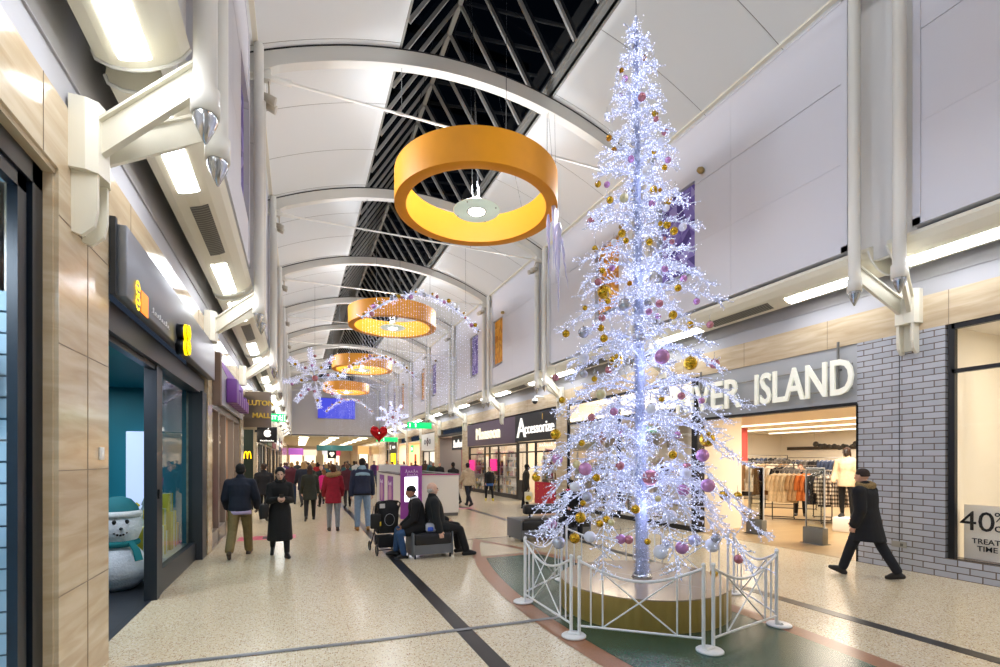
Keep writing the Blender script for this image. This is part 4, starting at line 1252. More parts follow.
obj('violet_panel', MB().prism([(11.1, 3.92), (16.25, 3.92), (16.25, 3.5), (15.2, 3.45)], 'x', -1.519, -1.512), mat('#9a6cc0', .5), sg)
obj('post', MB().box((-1.565, 11.02, 2.9), (-1.42, 11.2, 3.95)), mat('#6c5a50', .5), sg)
m = MB(); rr = random.Random(8)
y = 12.6
for i in range(6):
    h = (.55, .34, .42, .3, .36, .3)[i]
    m.rbox((-1.515, y, 3.12), (-1.30, y + .42, 3.12 + h), .015, 2); y += .5
obj('block_lettering', m, mat('#6d3a8c', .45), sg)
pk = tag(obj('window_poster', MB().box((-1.75, 11.4, .5), (-1.74, 12.1, 1.7)), mat('#c02858', .5)), 'tall crimson poster low in the glass under the purple block letters', 'poster')
for i, y in enumerate((12.8, 15.6)): put_shelf(-2.6, y, PI / 2, 'white display shelf behind the glass of the purple lettered shop, %s' % ('near the crimson poster' if i == 0 else 'at the far end'))
# mall sign
sg = thing('mall_sign', 'brown metal projecting sign with gold LUTON MALL letters', 'sign', (-1.5, 17.3, 2.9))
m = MB()
n = 14; vs = []
for i in range(n + 1):
    t_ = i / n; x = -1.75 + .95 * t_; y = 17.6 - .3 * math.sin(t_ * PI * .5)
    vs += [(x, y, 2.86), (x, y, 4.0), (x, y + .1, 2.86), (x, y + .1, 4.0)]
fs = []
for i in range(n):
    a, b = 4 * i, 4 * i + 4
    fs += [(a, b, b + 1, a + 1), (a + 2, a + 3, b + 3, b + 2), (a + 1, b + 1, b + 3, a + 3), (a, a + 2, b + 2, b)]
fs += [(0, 1, 3, 2), (4 * n, 4 * n + 2, 4 * n + 3, 4 * n + 1)]
obj('curved_panel', m.add(vs, fs), mat('#8a7f76', .3, .6), sg)
GOLD = mat('#d9b64a', .3, .7)
obj('upper_lettering', text_mb('LUTON', .22, FACING(-1.10, 17.24, 3.62), .03, .006), GOLD, sg)
obj('lower_lettering', text_mb('MALL', .22, FACING(-1.08, 17.24, 3.22), .03, .006), GOLD, sg)
struct('wall_mall_entrance', MB().box((-4, 22.1, 0), (-1.6, 22.2, 3.87)), mat('#b7a98f', .5))
struct('wall_mall_passage', MB().box((-4.1, 17.0, 0), (-4.0, 22.2, 3.87)), mat('#cfc5b2', .6))
struct('ceiling_mall_passage', MB().box((-4, 17, 3.2), (-1.6, 22.2, 3.25)), WHITE)
area_down(-2.6, 19.5, 3.15, 1, 3, 60)
o = thing('restaurant_sign', 'dark green panel with a small yellow M by the mall entrance', 'sign', (-1.9, 20, 0))
obj('board', MB().box((-2.2, 19.6, .3), (-1.50, 19.72, 2.9)), mat('#10241c', .5), o)
m = MB()
for q in (-1, 1): m.tube([(-1.68 + q * .055 + .055 * math.cos(a * PI / 8), 19.58, 1.85 + .26 * math.sin(a * PI / 8)) for a in range(9)], .018, 6)
obj('letter_mark', m, mat('#ffc50e', .5, emit='#ffbe00', strength=1.2, sample=False), o)
each('post', [MB().box((-2.2, 19.6, 0), (-2.1, 19.72, .3)), MB().box((-1.6, 19.6, 0), (-1.5, 19.72, .3))], BLACK, o)
o = thing('exit_sign', 'green hanging exit sign near the mall entrance, left arcade', 'sign', (-.9, 23, 3.5), 0, None)
obj('board', MB().rbox((-1.35, 22.96, 3.46), (-.5, 23.02, 3.80), .01, 2), GREENG, o)
obj('lettering', text_mb('EXIT', .24, FACING(-1.08, 22.95, 3.63), .006, .006), mat('#ffffff', .5, emit='#ffffff', strength=.8, sample=False), o)
m = MB().ball((-.72, 22.95, 3.72), .03, 8, 6).tube([(-.73, 22.95, 3.69), (-.74, 22.95, 3.6), (-.79, 22.95, 3.52)], .018, 5).tube([(-.74, 22.95, 3.6), (-.68, 22.95, 3.55), (-.68, 22.95, 3.5)], .016, 5).tube([(-.8, 22.95, 3.66), (-.66, 22.95, 3.64)], .014, 5).tube([(-.62, 22.95, 3.5), (-.62, 22.95, 3.75), (-.54, 22.95, 3.75), (-.54, 22.95, 3.5)], .014, 5)
obj('running_figure', m, mat('#ffffff', .5, emit='#ffffff', strength=.8, sample=False), o)
wires([[(-1.2, 22.99, 3.8), (-1.2, 22.99, 4.9)], [(-.65, 22.99, 3.8), (-.65, 22.99, 5.1)]], .01, STEEL, o, 'hanger')
o = thing('fruit_sign', 'black projecting box sign with a glowing white apple', 'sign', (-1.1, 21.4, 2.6))
obj('box', MB().rbox((-1.5, 21.36, 2.50), (-.78, 21.48, 3.12), .01, 2), BLACK, o)
def apple_mb(c, r, M):
    pts = []
    N = 40
    for i in range(N):
        a = 2 * PI * i / N + PI / 2
        rr_ = r * (1 - .10 * math.exp(-((i if i < N / 2 else N - i) / 2.2) ** 2) - .05 * math.exp(-(((i - N / 2)) / 2.2) ** 2))
        x, y = rr_ * math.cos(a) * .92, rr_ * math.sin(a)
        d = math.hypot(x - r * 1.05, y - r * .1)
        if d < r * .42: x = r * 1.05 - math.sqrt(max(0, (r * .42) ** 2 - (y - r * .1) ** 2))
        pts.append((x, y))
    mb = MB(); mb.prism(pts, 'z', 0, .01)
    leaf = [(.02 * r, 1.02 * r), (.05 * r, 1.3 * r), (.3 * r, 1.52 * r), (.34 * r, 1.3 * r), (.2 * r, 1.1 * r)]
    mb.prism(leaf, 'z', 0, .01)
    return mb.xform(M)
obj('apple_mark', apple_mb(0, .15, FACING(-1.12, 21.35, 2.86)), SW, o)
obj('lettering', script_mb(8, .5, .05, FACING(-1.14, 21.35, 2.58), .012, 6), SW, o)
obj('bracket', MB().box((-1.58, 21.40, 2.9), (-1.5, 21.44, 3.0)), BLACK, o)
LEFT = [(23.0, 28.4, '#cfd8dc', '#22262b', 80), (29.0, 34.3, '#d9c3a0', '#3f5a3d', 90), (34.9, 40.0, '#e6d9c8', '#7b2340', 90), (40.6, 46.0, '#d5d5d8', '#e5e2da', 90), (46.6, 51.0, '#e2d6c0', '#28406a', 80), (51.6, 55.4, '#e4dccd', '#8a2a2a', 70)]
names = ['charcoal', 'dark green', 'wine red', 'off white', 'navy blue', 'brick red']
for i, (a, b, wc, sc_, e) in enumerate(LEFT):
    nm = ('pale', 'tan', 'cream', 'grey', 'sand', 'ivory')[i] + '_shop'
    shop_box(-1, a, b, 3.5, wc, '#a8997f', 3.0, light=e, name=nm)
    shop_window(-1, [a + .05, a + (b - a) * .35, a + (b - a) * .62, b - .05], .2, 2.6, mat('#2a2725', .4), 10 + i, door=1)
    t = thing('shop_sign', '%s shop fascia board along the far left arcade' % names[i], 'sign', (-1.5, a, 2.7))
    obj('board', bx(MB(), -1, WR - .05, WR + .1, a, b, 2.64, 3.78), mat(sc_, .5), t)
    obj('lettering', script_mb(6, (b - a) * .5, .34, LEFT_WALL((a + b) / 2, 3.2, mx(-1, WR - .06)), .035, i), SW, t)
    put_shelf(-2.7, a + (b - a) * .2, PI / 2, 'white display shelf inside the shop under the %s fascia' % names[i])
# hanging green signs, right side
for (x, y, z, w_, lab) in ((7.3, 31.0, 4.05, 1.6, 'green hanging exit sign with arrow and figures over the red shop'), (7.4, 44.0, 3.65, 1.9, 'plain green hanging sign farther along the right arcade')):
    o = thing('exit_sign', lab, 'sign', (x, y, z))
    obj('board', MB().rbox((x - w_ / 2, y, z - .2), (x + w_ / 2, y + .06, z + .2), .01, 2), GREENG, o)
    m = MB()
    for q in (-.5, -.2): m.tube([(x + q * w_ * .8, y - .01, z - .12), (x + q * w_ * .8, y - .01, z + .12)], .035, 5)
    obj('white_marks', m, mat('#ffffff', .5, emit='#ffffff', strength=.8, sample=False), o)
    wires([[(x + q * w_ * .3, y + .03, z + .2), (x + q * w_ * .3, y + .03, roof_z(x + q * w_ * .3))] for q in (-1, 1)], .012, STEEL, o, 'hanger')
o = thing('exit_sign', 'small square green sign with white cross shape inside the orange shop', 'sign', (WR + .4, 42.5, 2.6))
obj('board', MB().box((WR + .2, 42.2, 2.5), (WR + .25, 43.2, 3.1)), GREENG, o)
obj('white_marks', MB().box((WR + .19, 42.5, 2.68), (WR + .2, 42.9, 2.92)), mat('#ffffff', .5, emit='#ffffff', strength=.8, sample=False), o)
# dome camera under the right soffit
o = thing('dome_camera', 'small white dome security camera above the black shop sign', 'camera', (8.6, 17.3, 4.3))
obj('arm', MB().tube([(WR, 17.3, 4.35), (8.75, 17.3, 4.35), (8.75, 17.3, 4.25)], .03, 8), WHITE, o)
obj('housing', MB().lathe([(0, .12), (.12, .1), (.13, 0)], (8.75, 17.3, 4.15), 18), WHITE, o)
obj('dome', MB().ball((8.75, 17.3, 4.15), (.11, .11, .11), 16, 10), mat('#3a3d40', .1), o)
# far end of the low mall: bright fronts
far = [(-1.4, .8, '#8d4fa0', 'violet'), (.9, 3.2, '#e5d8c2', 'cream'), (3.3, 5.2, '#c7c9d2', 'silver'), (5.3, 7.4, '#b23a58', 'raspberry'), (7.5, 9.0, '#c9a26a', 'tan')]
for i, (a, b, c_, nm) in enumerate(far):
    y = 95.8 if i % 2 else 84 - i * 4
    t = thing('storefront', 'small distant %s shop front at the end of the mall' % nm, 'shop front', (a, y, 0), 0, None)
    obj('fascia', MB().box((a, y, 2.6), (b, y + .15, 3.7)), mat(c_, .5, emit=c_, strength=.5, sample=False), t)
    each('post', [MB().box((a, y, 0), (a + .2, y + .15, 2.6)), MB().box((b - .2, y, 0), (b, y + .15, 2.6))], mat('#d8cfc0', .5), t)
    obj('glazing', MB().box((a + .2, y + .05, 0), (b - .2, y + .1, 2.6)), mat('#f5e6d0', .4, emit='#ffe9cc', strength=.8, sample=False), t)
o = thing('hanging_sign', 'long teal hanging sign under the low ceiling at the far end', 'sign', (4, 66, 3.3))
obj('board', MB().box((2.2, 66, 3.0), (6.6, 66.1, 3.7)), mat('#3f7f8f', .5), o)
obj('hanger', MB().tube([(2.8, 66.05, 3.7), (2.8, 66.05, 4.35)], .02, 5).tube([(6.0, 66.05, 3.7), (6.0, 66.05, 4.35)], .02, 5), STEEL, o)
o = thing('hanging_sign', 'black square hanging sign with a white heart shaped mark at the far end', 'sign', (4, 62, 2.4))
obj('board', MB().box((3.3, 62, 2.0), (4.3, 62.1, 2.95)), BLACK, o)
obj('mark', MB().ball((3.68, 61.98, 2.58), (.18, .03, .2), 10, 6).ball((3.92, 61.98, 2.58), (.18, .03, .2), 10, 6).ball((3.8, 61.98, 2.38), (.16, .03, .2), 10, 6), SW, o)
obj('hanger', MB().tube([(3.8, 62.05, 2.95), (3.8, 62.05, 4.35)], .02, 5), STEEL, o)
# ================================================================== PICTURES IN THE WALL SLOTS
PUR = [mat(c, .6) for c in ('#5b4a9c', '#6d5cb0', '#8376c0', '#9a90cc', '#4b3d8a')]
ORA = [mat(c, .6) for c in ('#d9941c', '#c98312', '#e3a83a', '#b8760f', '#dc9f2a')]
for s in (-1, 1):
    ci = {'purple': 0, 'orange': 0}
    for (a, b, c) in NICHES:
        lab = '%s triangle patterned wall picture, %s %s one along the %s upper wall' % (c, ordn(ci[c]), c, SIDE[s]); ci[c] += 1
        t = thing('wall_picture', lab, 'picture', (mx(s, 8.55), (a + b) / 2, NZ0), 0, 'triangle patterned wall pictures')
        r = random.Random(int(a * 10) + s)
        ny, nz = 5, 8
        a2, b2, z2 = a + .02, b - .10, NZ0 + .16
        P = {}
        for i in range(ny + 1):
            for j in range(nz + 1):
                jy = r.uniform(-.35, .35) if 0 < i < ny else 0; jz = r.uniform(-.35, .35) if 0 < j < nz else 0
                P[i, j] = (mx(s, 8.47), a2 + (b2 - a2) * (i + jy) / ny, z2 + (NZ1 - .02 - z2) * (j + jz) / nz)
        m = MB()
        for i in range(ny):
            for j in range(nz):
                q = [P[i, j], P[i + 1, j], P[i + 1, j + 1], P[i, j + 1]]
                if r.random() < .5: tr = ((0, 1, 2), (0, 2, 3))
                else: tr = ((0, 1, 3), (1, 2, 3))
                for f in tr: m.add([q[k] for k in f], [(0, 1, 2)], r.randrange(5))
        obj('patterned_face', m, PUR if c == 'purple' else ORA, t)
        obj('backing', bx(MB(), s, 8.475, 8.55, a2, b2, z2, NZ1 - .02), mat('#e6e4e0', .6), t)
        k = MB(); yy = a - .28
        k.lathe([(0, -.10), (.05, -.08), (.075, 0), (.06, .05), (0, .06)], (0, 0, 0), 12)
        if s > 0:
            o = thing('wall_speaker', 'small round bronze knob beside the %s %s picture along the right upper wall' % (ordn(ci[c] - 1), c), 'light', (8.3, yy, NZ1), 0, 'picture knobs')  # small round golden knob on the upper wall
            obj('head', k.xform(Matrix.Translation((8.30, yy, NZ1 + .05)) @ Matrix.Rotation(PI / 2, 4, 'Y')), mat('#a8905c', .4, .5), o)
            obj('mount', MB().box((8.34, yy - .02, NZ1 + .03), (8.40, yy + .02, NZ1 + .07)), CREAM, o)
            o.name = 'picture_knob'
o = thing('wall_screen', 'blue framed screen panel high on the far end wall', 'screen', (3.9, 55.9, 6.4))
obj('panel', MB().box((2.0, 55.85, 6.36), (5.85, 55.98, 8.55)), mat('#3a42b8', .5, emit='#3840c0', strength=.5, sample=False), o)
obj('frame', MB().box((1.95, 55.88, 6.30), (5.9, 55.98, 6.36)).box((1.95, 55.88, 8.55), (5.9, 55.98, 8.61)), mat('#8f93b8', .5), o)

# ================================================================== THE CHRISTMAS TREE
TX, TY, DZ = 3.93, 4.84, .35
dr = thing('tree_plinth', 'round gold drum plinth with a shiny tan top under the christmas tree', 'plinth', (TX, TY, 0), 0, None, local=True)
mdr, nt, b_ = new_mat('ribbed_gold')
tc = nt.nodes.new('ShaderNodeTexCoord'); sp = nt.nodes.new('ShaderNodeSeparateXYZ'); nt.links.new(tc.outputs['Object'], sp.inputs[0])
at = nt.nodes.new('ShaderNodeMath'); at.operation = 'ARCTAN2'; nt.links.new(sp.outputs[1], at.inputs[0]); nt.links.new(sp.outputs[0], at.inputs[1])
mu = nt.nodes.new('ShaderNodeMath'); mu.operation = 'MULTIPLY'; mu.inputs[1].default_value = 60; nt.links.new(at.outputs[0], mu.inputs[0])
si = nt.nodes.new('ShaderNodeMath'); si.operation = 'SINE'; nt.links.new(mu.outputs[0], si.inputs[0])
bp = nt.nodes.new('ShaderNodeBump'); bp.inputs['Strength'].default_value = .35; bp.inputs['Distance'].default_value = .01
nt.links.new(si.outputs[0], bp.inputs['Height']); nt.links.new(bp.outputs[0], b_.inputs['Normal'])
b_.inputs['Base Color'].default_value = rgb('#a48c48'); b_.inputs['Metallic'].default_value = .3; b_.inputs['Roughness'].default_value = .38
obj('side', MB().lathe([(1.0, .0), (1.0, DZ - .012)], (0, 0, 0), 96), mdr, dr)
obj('top', MB().lathe([(1.0, DZ - .012), (1.0, DZ), (0, DZ)], (0, 0, 0), 96, smooth=False), mat('#b3a28c', .16, .25), dr)
seam = MB()
for a in (.4, .4 + PI / 2, .4 + PI, .4 - PI / 2): seam.add([(.02 * math.cos(a + PI / 2), .02 * math.sin(a + PI / 2), DZ + .0015), (1 * math.cos(a) + .004 * math.cos(a + PI / 2), math.sin(a) + .004 * math.sin(a + PI / 2), DZ + .0015), (math.cos(a) - .004 * math.cos(a + PI / 2), math.sin(a) - .004 * math.sin(a + PI / 2), DZ + .0015), (.0, .0, DZ + .0015)], [(0, 1, 2, 3)])
obj('joint', seam, mat('#7d7160', .4), dr)

tree = thing('christmas_tree', 'tall white artificial christmas tree covered in tiny bluish white lights', 'christmas tree', (TX, TY, DZ), 0, None, local=True)
TOP = 7.25 - DZ
LEAN = -.10
def trunk_at(z): return Vector((LEAN * z / TOP * .9, 0, z))
rr = random.Random(11)
TINS = mat('#aeb6cf', .35, .2, noise=.3, scale=70, bump=.6)
BRM = mat('#d8ddec', .45)
m = MB()
pts = [trunk_at(TOP * i / 40) for i in range(41)]
m.tube(pts, [.078 - .06 * i / 40 for i in range(41)], 12)
for i in range(2200):   # tinsel tufts on the trunk
    z = rr.random() ** 1.2 * (TOP - .2); a = rr.random() * 2 * PI; R = .078 - .06 * z / TOP
    p = trunk_at(z) + Vector((R * math.cos(a), R * math.sin(a), 0))
    q = p + Vector((math.cos(a) * .035, math.sin(a) * .035, rr.uniform(-.03, .03)))
    w_ = Vector((-math.sin(a) * .008, math.cos(a) * .008, .004))
    m.add([p - w_, p + w_, q], [(0, 1, 2)])
obj('trunk', m, TINS, tree)
obj('foot', MB().lathe([(0, .06), (.10, .05), (.13, .0), (0, 0)], (0, 0, 0), 20), STEEL, tree)
leds = []          # positions of the lights
def length_at(z): return 1.50 * max(.02, (TOP - z) / (TOP - .35)) ** .86 + .05
tiers = []
z = .92; i = 0
while z < TOP - .12:
    f = z / TOP
    tiers.append((z, f)); z += .47 * (1 - f) + .185 * f + .0
nbr = 0
extra = MB()
for ti, (z, f) in enumerate(tiers):
    n = 9 if f < .35 else 7 if f < .6 else 6 if f < .85 else 4
    for k in range(n):
        a = 2 * PI * (k + rr.uniform(-.25, .25)) / n + ti * 1.17
        zb = z; z = zb + rr.uniform(-.5, .5) * (.47 * (1 - f) + .15 * f)
        L = length_at(z) * rr.uniform(.80, 1.06)
        droop = (.50 - .34 * min(1, f * 1.6)) * rr.uniform(.7, 1.25)
        droop = min(droop, max(.02, (z - .40) / L))
        rise = .26 - .10 * f
        m = MB(); main = []
        N = max(6, int(L / .07))
        ca, sa = math.cos(a), math.sin(a)
        bend = rr.uniform(-.25, .25)
        def P(t):
            r_ = L * t
            aa = bend * t * t
            zz = L * (rise * math.sin(PI * min(1, t * 1.05)) * .7 - droop * t ** 1.7) + (.12 * L * max(0, t - .75) if f > .3 else 0)
            return trunk_at(z) + Vector((math.cos(a + aa) * r_, math.sin(a + aa) * r_, zz))
        main = [P(j / N) for j in range(N + 1)]
        m.tube(main, [.011 * (1 - .6 * j / N) for j in range(N + 1)], 5, cap=False)
        nt_ = int(8 + L * 38)
        for j in range(nt_):
            t = .10 + .9 * (j + rr.random()) / nt_
            p = P(t); tan = (P(min(1, t + .05)) - P(t - .05)).normalized()
            side = tan.cross(Vector((0, 0, 1))).normalized(); upv = side.cross(tan)
            tl = (.085 + .20 * L * (1 - abs(t - .45)) * .6) * rr.uniform(.5, 1.15)
            tl = min(tl, .22)
            w_ = rr.choice((-1, 1)) * rr.uniform(.2, 1.5) + (0 if rr.random() < .75 else PI)
            d = (tan * rr.uniform(.35, 1.0) + side * math.sin(w_) * 1.0 + upv * math.cos(w_) * rr.uniform(-.1, .75)).normalized()
            q = p; tp = [p]
            ns = 3
            for u in range(ns):
                d = (d + Vector((rr.uniform(-.35, .35), rr.uniform(-.35, .35), rr.uniform(-.35, .25)))).normalized()
                q = q + d * tl / ns; tp.append(q)
            m.tube(tp, .0048, 3, cap=False)
            for u in range(1, ns + 1):
                leds.append(tp[u])
                if rr.random() < .45: leds.append(tp[u] + Vector((rr.gauss(0, .02), rr.gauss(0, .02), rr.gauss(0, .02))))
                # little leaf like bulb covers along the twig
                for _ in range(3):
                    e = Vector((rr.uniform(-1, 1), rr.uniform(-1, 1), rr.uniform(-1, 1))).normalized()
                    c = tp[u] + e * .022; g = e.orthogonal().normalized() * .007
                    m.add([tp[u] - g, tp[u] + g, c + g * .6, c - g * .6], [(0, 1, 2, 3)])
            leds.append(p)
        z = zb; nbr += 1
        if nbr <= 96: obj('branch', m, BRM, tree)
        else: extra.add(m.v, m.f, 0, True)
if extra.v: tag(obj('top_branch', extra, BRM, tree), kind='stuff')
for i in range(520):
    z = rr.random() * TOP; a = rr.random() * 2 * PI; R = .085 - .06 * z / TOP
    leds.append(trunk_at(z) + Vector((R * math.cos(a), R * math.sin(a), 0)))
m = MB()
for i in range(60): # tip spray
    p = trunk_at(TOP - rr.random() * .3) + Vector((rr.gauss(0, .035), rr.gauss(0, .035), 0)); leds.append(p)
for p in leds:
    j = .010
    q = p + Vector((rr.uniform(-j, j), rr.uniform(-j, j), rr.uniform(-j, j)))
    m.octa(q, rr.choice((.0032, .0042, .0052, .0074)))
tag(obj('fairy_lights', m, LEDW, tree), kind='stuff')
for z in (.9, 1.7, 2.6, 3.6, 4.8, 6.0):
    lamp('tree_lights', 'POINT', (LEAN * z / TOP, -.15, z), 11 * (1 - z / 8), '#c3ccff', .35, parent=tree)
wire = obj('top_wire', MB().tube([trunk_at(TOP), (LEAN, 0, 10.3 - DZ)], .004, 4), STEEL, tree)

# ---- baubles, each hanging from the tree
BC = {'g': ('gold', mat('#c9a02a', .22, .85)), 'c': ('pale champagne', mat('#d8cfa0', .3, .5)), 'p': ('pink', mat('#c78fc0', .25, .45)), 'r': ('rose', mat('#c08088', .22, .5)),
      'w': ('white', mat('#e6e8f0', .4)), 's': ('silver', mat('#b7bac6', .22, .6)), 'l': ('lilac', mat('#b7b9dc', .28, .4)), 'o': ('amber', mat('#b97f1c', .25, .7))}
BL = '''635,47,2,o 644,58,2.6,o 621.5,70.5,2.4,o 625,78.6,3,p 620.5,96,2.3,p 642,97,4,r 655,113,3.3,g 656,119,2.7,r 607,116,3,w
609,138,3,o 614,150,2.8,o 631,159,3.3,p 665,132,3.3,r 661,142,4,w 654,151.6,2.5,g 668,160,3,p 664,168,3.2,g 647,171,5.2,w 626,129,4.5,w 633,143.5,2.2,s 598,184,3.2,g 607,184.6,3,p 653.5,190,4,g 660,190,2,o 668,201,4,g 675,190.5,3,w 652,203,3.5,p 666,208,3.5,w 610,200,3.6,g 624,198,4.5,c 601,218.6,3.4,g
590.6,221.6,3.8,r 622,233.4,4,g 626,240.6,3,g 614,242,3,w 660.4,223.6,2.5,g 667,224.6,4,g 674,231,4,g 682.6,227,4,w 649.4,242,3.5,g 664.4,238.6,2,r 672,241.6,2.6,r 595,248.6,3,g 665,268.6,3.5,p 683.6,278.6,3.5,p 678,288,3.6,g 629.6,283.4,2.7,o 598,282,3.5,r 604.4,292,7,g 602.6,270.6,3,g 612,268,3,p 608,301,3,g 625,304.4,6.5,s 648,302.4,4,s 659.4,303.6,3.8,r 649,311.6,3.3,p 658,316.4,3,p 673,315,4.3,g 690,324.6,3.5,g 696.6,301.4,3.3,p 710,324.6,3.6,r 602,318,3.5,r 585,308,2.5,g 644,264,4,w
566,333.6,3.8,g 583.6,332.4,5.5,s 601,328,3.5,g 604,338.4,4,g 595,327,3,p 639,338.6,6.2,s 616,360.6,7,g 662,356.6,7.5,p 690.4,363.4,7,g 714.4,363.6,5,r 555.6,377.6,3.5,r 583.6,373.6,4,s 594.4,379,3,g 562,400,3.4,g 601,394.4,5.2,c 608.4,370,3.5,r 663.6,390.6,5,s 681.4,396,3.8,r 701.6,400.6,3.2,p 614,411.6,4,p 591.6,417.4,3.8,r 661,399,3.5,g 651,409,5,w 584,358,5,w
555.8,434.3,5.5,g 581.8,443,3.4,g 557.3,458.9,5.5,p 621.3,433,3.5,p 585.2,469,6.6,p 577.2,464.5,4.3,c 596.6,477.8,4,g 619.9,465.8,4.5,r 574.7,486.8,5,w 587.1,496.7,5.2,s 582.9,503,3,g 536.3,477.1,4.5,g 580.4,517.7,5.5,g 551.4,523.6,5.5,p 558.7,542.5,6.5,s 574.7,538.3,5.4,g 589.8,537,6,w 599.9,523.6,3.8,g 606.6,519.4,3.8,g 611.3,522.5,3.5,c 635.6,509.3,4.6,g 620.7,539.1,5,p 628.7,539.7,4.5,r
650.4,477.6,8,r 707.2,439.2,7.7,g 702.4,455.3,6.5,p 677.2,434.9,3.5,p 672.7,454.8,4.5,g 686.8,466.8,4.2,r 685.6,473.2,5.5,w 707.9,485.5,6.8,p 683.2,490.3,6,p 724.7,495.1,5.2,g 737.9,496,4.2,g 658,498.7,3.2,c 670,516.6,7,w 694.7,540.4,6,l 682,547.6,6.5,p 660.5,551.9,7.2,w 712.3,545.2,7,w 716.3,538.2,5,s 738.6,559.1,4.6,r 714,573.5,4,g 647.5,541.6,3.3,g 666,543.5,4,l'''
rr = random.Random(21)
rows = []
fx, fy = math.sin(YAW), math.cos(YAW)
for tok in BL.split():
    px, py, r, c = tok.split(','); px, py, r = float(px), float(py), float(r)
    d0 = TX * fx + TY * fy                       # distance of the trunk along the view
    # place it on the near half of the cone of branches
    z = 1.8 + (460 - py) / 483 * d0
    lat = (px - 500) / 483 * d0 - (TX * fy - TY * fx)
    R = length_at(max(0, z - DZ + .25)) * rr.uniform(.7, .95)
    dep = math.sqrt(max(0, R * R - lat * lat)) * rr.choice((.95, .8, .6, .35))
    d = d0 - dep
    z = 1.8 + (460 - py) / 483 * d
    s_ = (px - 500) / 483 * d
    rows.append([fx * d + fy * s_, fy * d - fx * s_, z, r / 483 * d, c, px])
rows.sort(key=lambda q: -q[2])
cnt = {}
BM = {}
for (x, y, z, r, c, px) in rows:
    side = 'left of' if px < 633 else 'right of'
    nm, mm = BC[c]
    size = 'small' if r < .045 else 'medium' if r < .07 else 'large'
    k = cnt.get((nm, size, side), 0); cnt[nm, size, side] = k + 1
    t = thing('bauble', '%s %s bauble %s the tree trunk, %s such one from the top' % (size, nm, side, ordn(k)), 'bauble', (x, y, z), 0, 'christmas tree baubles', local=True)
    if c not in BM:
        BM[c] = (MB().ball((0, 0, 0), 1, 20, 14).mesh('ball', mm), MB().lathe([(0, 1.16), (.13, 1.15), (.15, .98), (.2, .97)], (0, 0, 0), 10).tube([(.07 * math.cos(a * PI / 5), 0, 1.2 + .07 * math.sin(a * PI / 5)) for a in range(10)], .018, 4, closed=True).mesh('cap', mat('#c9b27a', .25, .9)))
    o = link('ball', BM[c][0], t); o.scale = (r, r, r)
    o = link('cap', BM[c][1], t); o.scale = (r, r, r)
    o = link('loop', MB().tube([(0, 0, r * 1.2), (rr.uniform(-.01, .01), 0, r * 1.2 + .03), (0, 0, r * 1.2 + .07)], .0025, 3).mesh('loop', STEEL), t)

# ---- white barrier round the plinth: seven panels on disc feet
FW = mat('#e8e8e6', .35)
NP, FR = 7, 1.47
A0 = math.radians(152.6)
posn = ['left front', 'front left', 'front', 'right front', 'right rear', 'rear', 'left rear']
for i in range(NP):
    a0, a1 = A0 + i * 2 * PI / NP, A0 + (i + 1) * 2 * PI / NP
    p0 = Vector((TX + FR * math.cos(a0), TY + FR * math.sin(a0), 0)); p1 = Vector((TX + FR * math.cos(a1), TY + FR * math.sin(a1), 0))
    u = (p1 - p0); Ln = u.length; u.normalize()
    q0, q1 = p0 + u * .055, p1 - u * .055
    L2 = (q1 - q0).length
    t = thing('crowd_barrier', 'white metal barrier with crossed bars, at the %s of the tree plinth' % posn[i], 'barrier', p0, 0, 'white barrier round the tree')
    def at(f, z): 
        q = q0 + u * (L2 * f); return (q.x, q.y, z)
    H0 = .80
    def topz(f): return H0 - .17 * math.sin(PI * f) - .02
    for f in (0, 1): 
        obj('post', MB().tube([at(f, .02), at(f, H0)], .017, 10).ball(at(f, H0 + .012), .022, 10, 7), FW, t)
    obj('top_rail', MB().tube([at(j / 18, topz(j / 18)) for j in range(19)], .014, 8), FW, t)
    obj('bottom_rail', MB().tube([at(0, .12), at(1, .12)], .012, 8), FW, t)
    for f in (.10, .20, .80, .90): obj('bar', MB().tube([at(f, .12), at(f, topz(f))], .0085, 6), FW, t)
    for (fa, fb) in ((.2, .8), (.8, .2)): obj('cross_brace', MB().tube([at(fa, topz(fa) - .01), at(fb, .125)], .0085, 6), FW, t)
    o = t
    obj('foot', MB().lathe([(0, .022), (.115, .020), (.125, .012), (.125, 0), (0, 0)], (p0.x, p0.y, 0.008), 28), FW, o)
    obj('foot_collar', MB().tube([(p0.x - u.x * .06, p0.y - u.y * .06, .034), (p0.x + u.x * .06, p0.y + u.y * .06, .034)], .02, 8), FW, o)

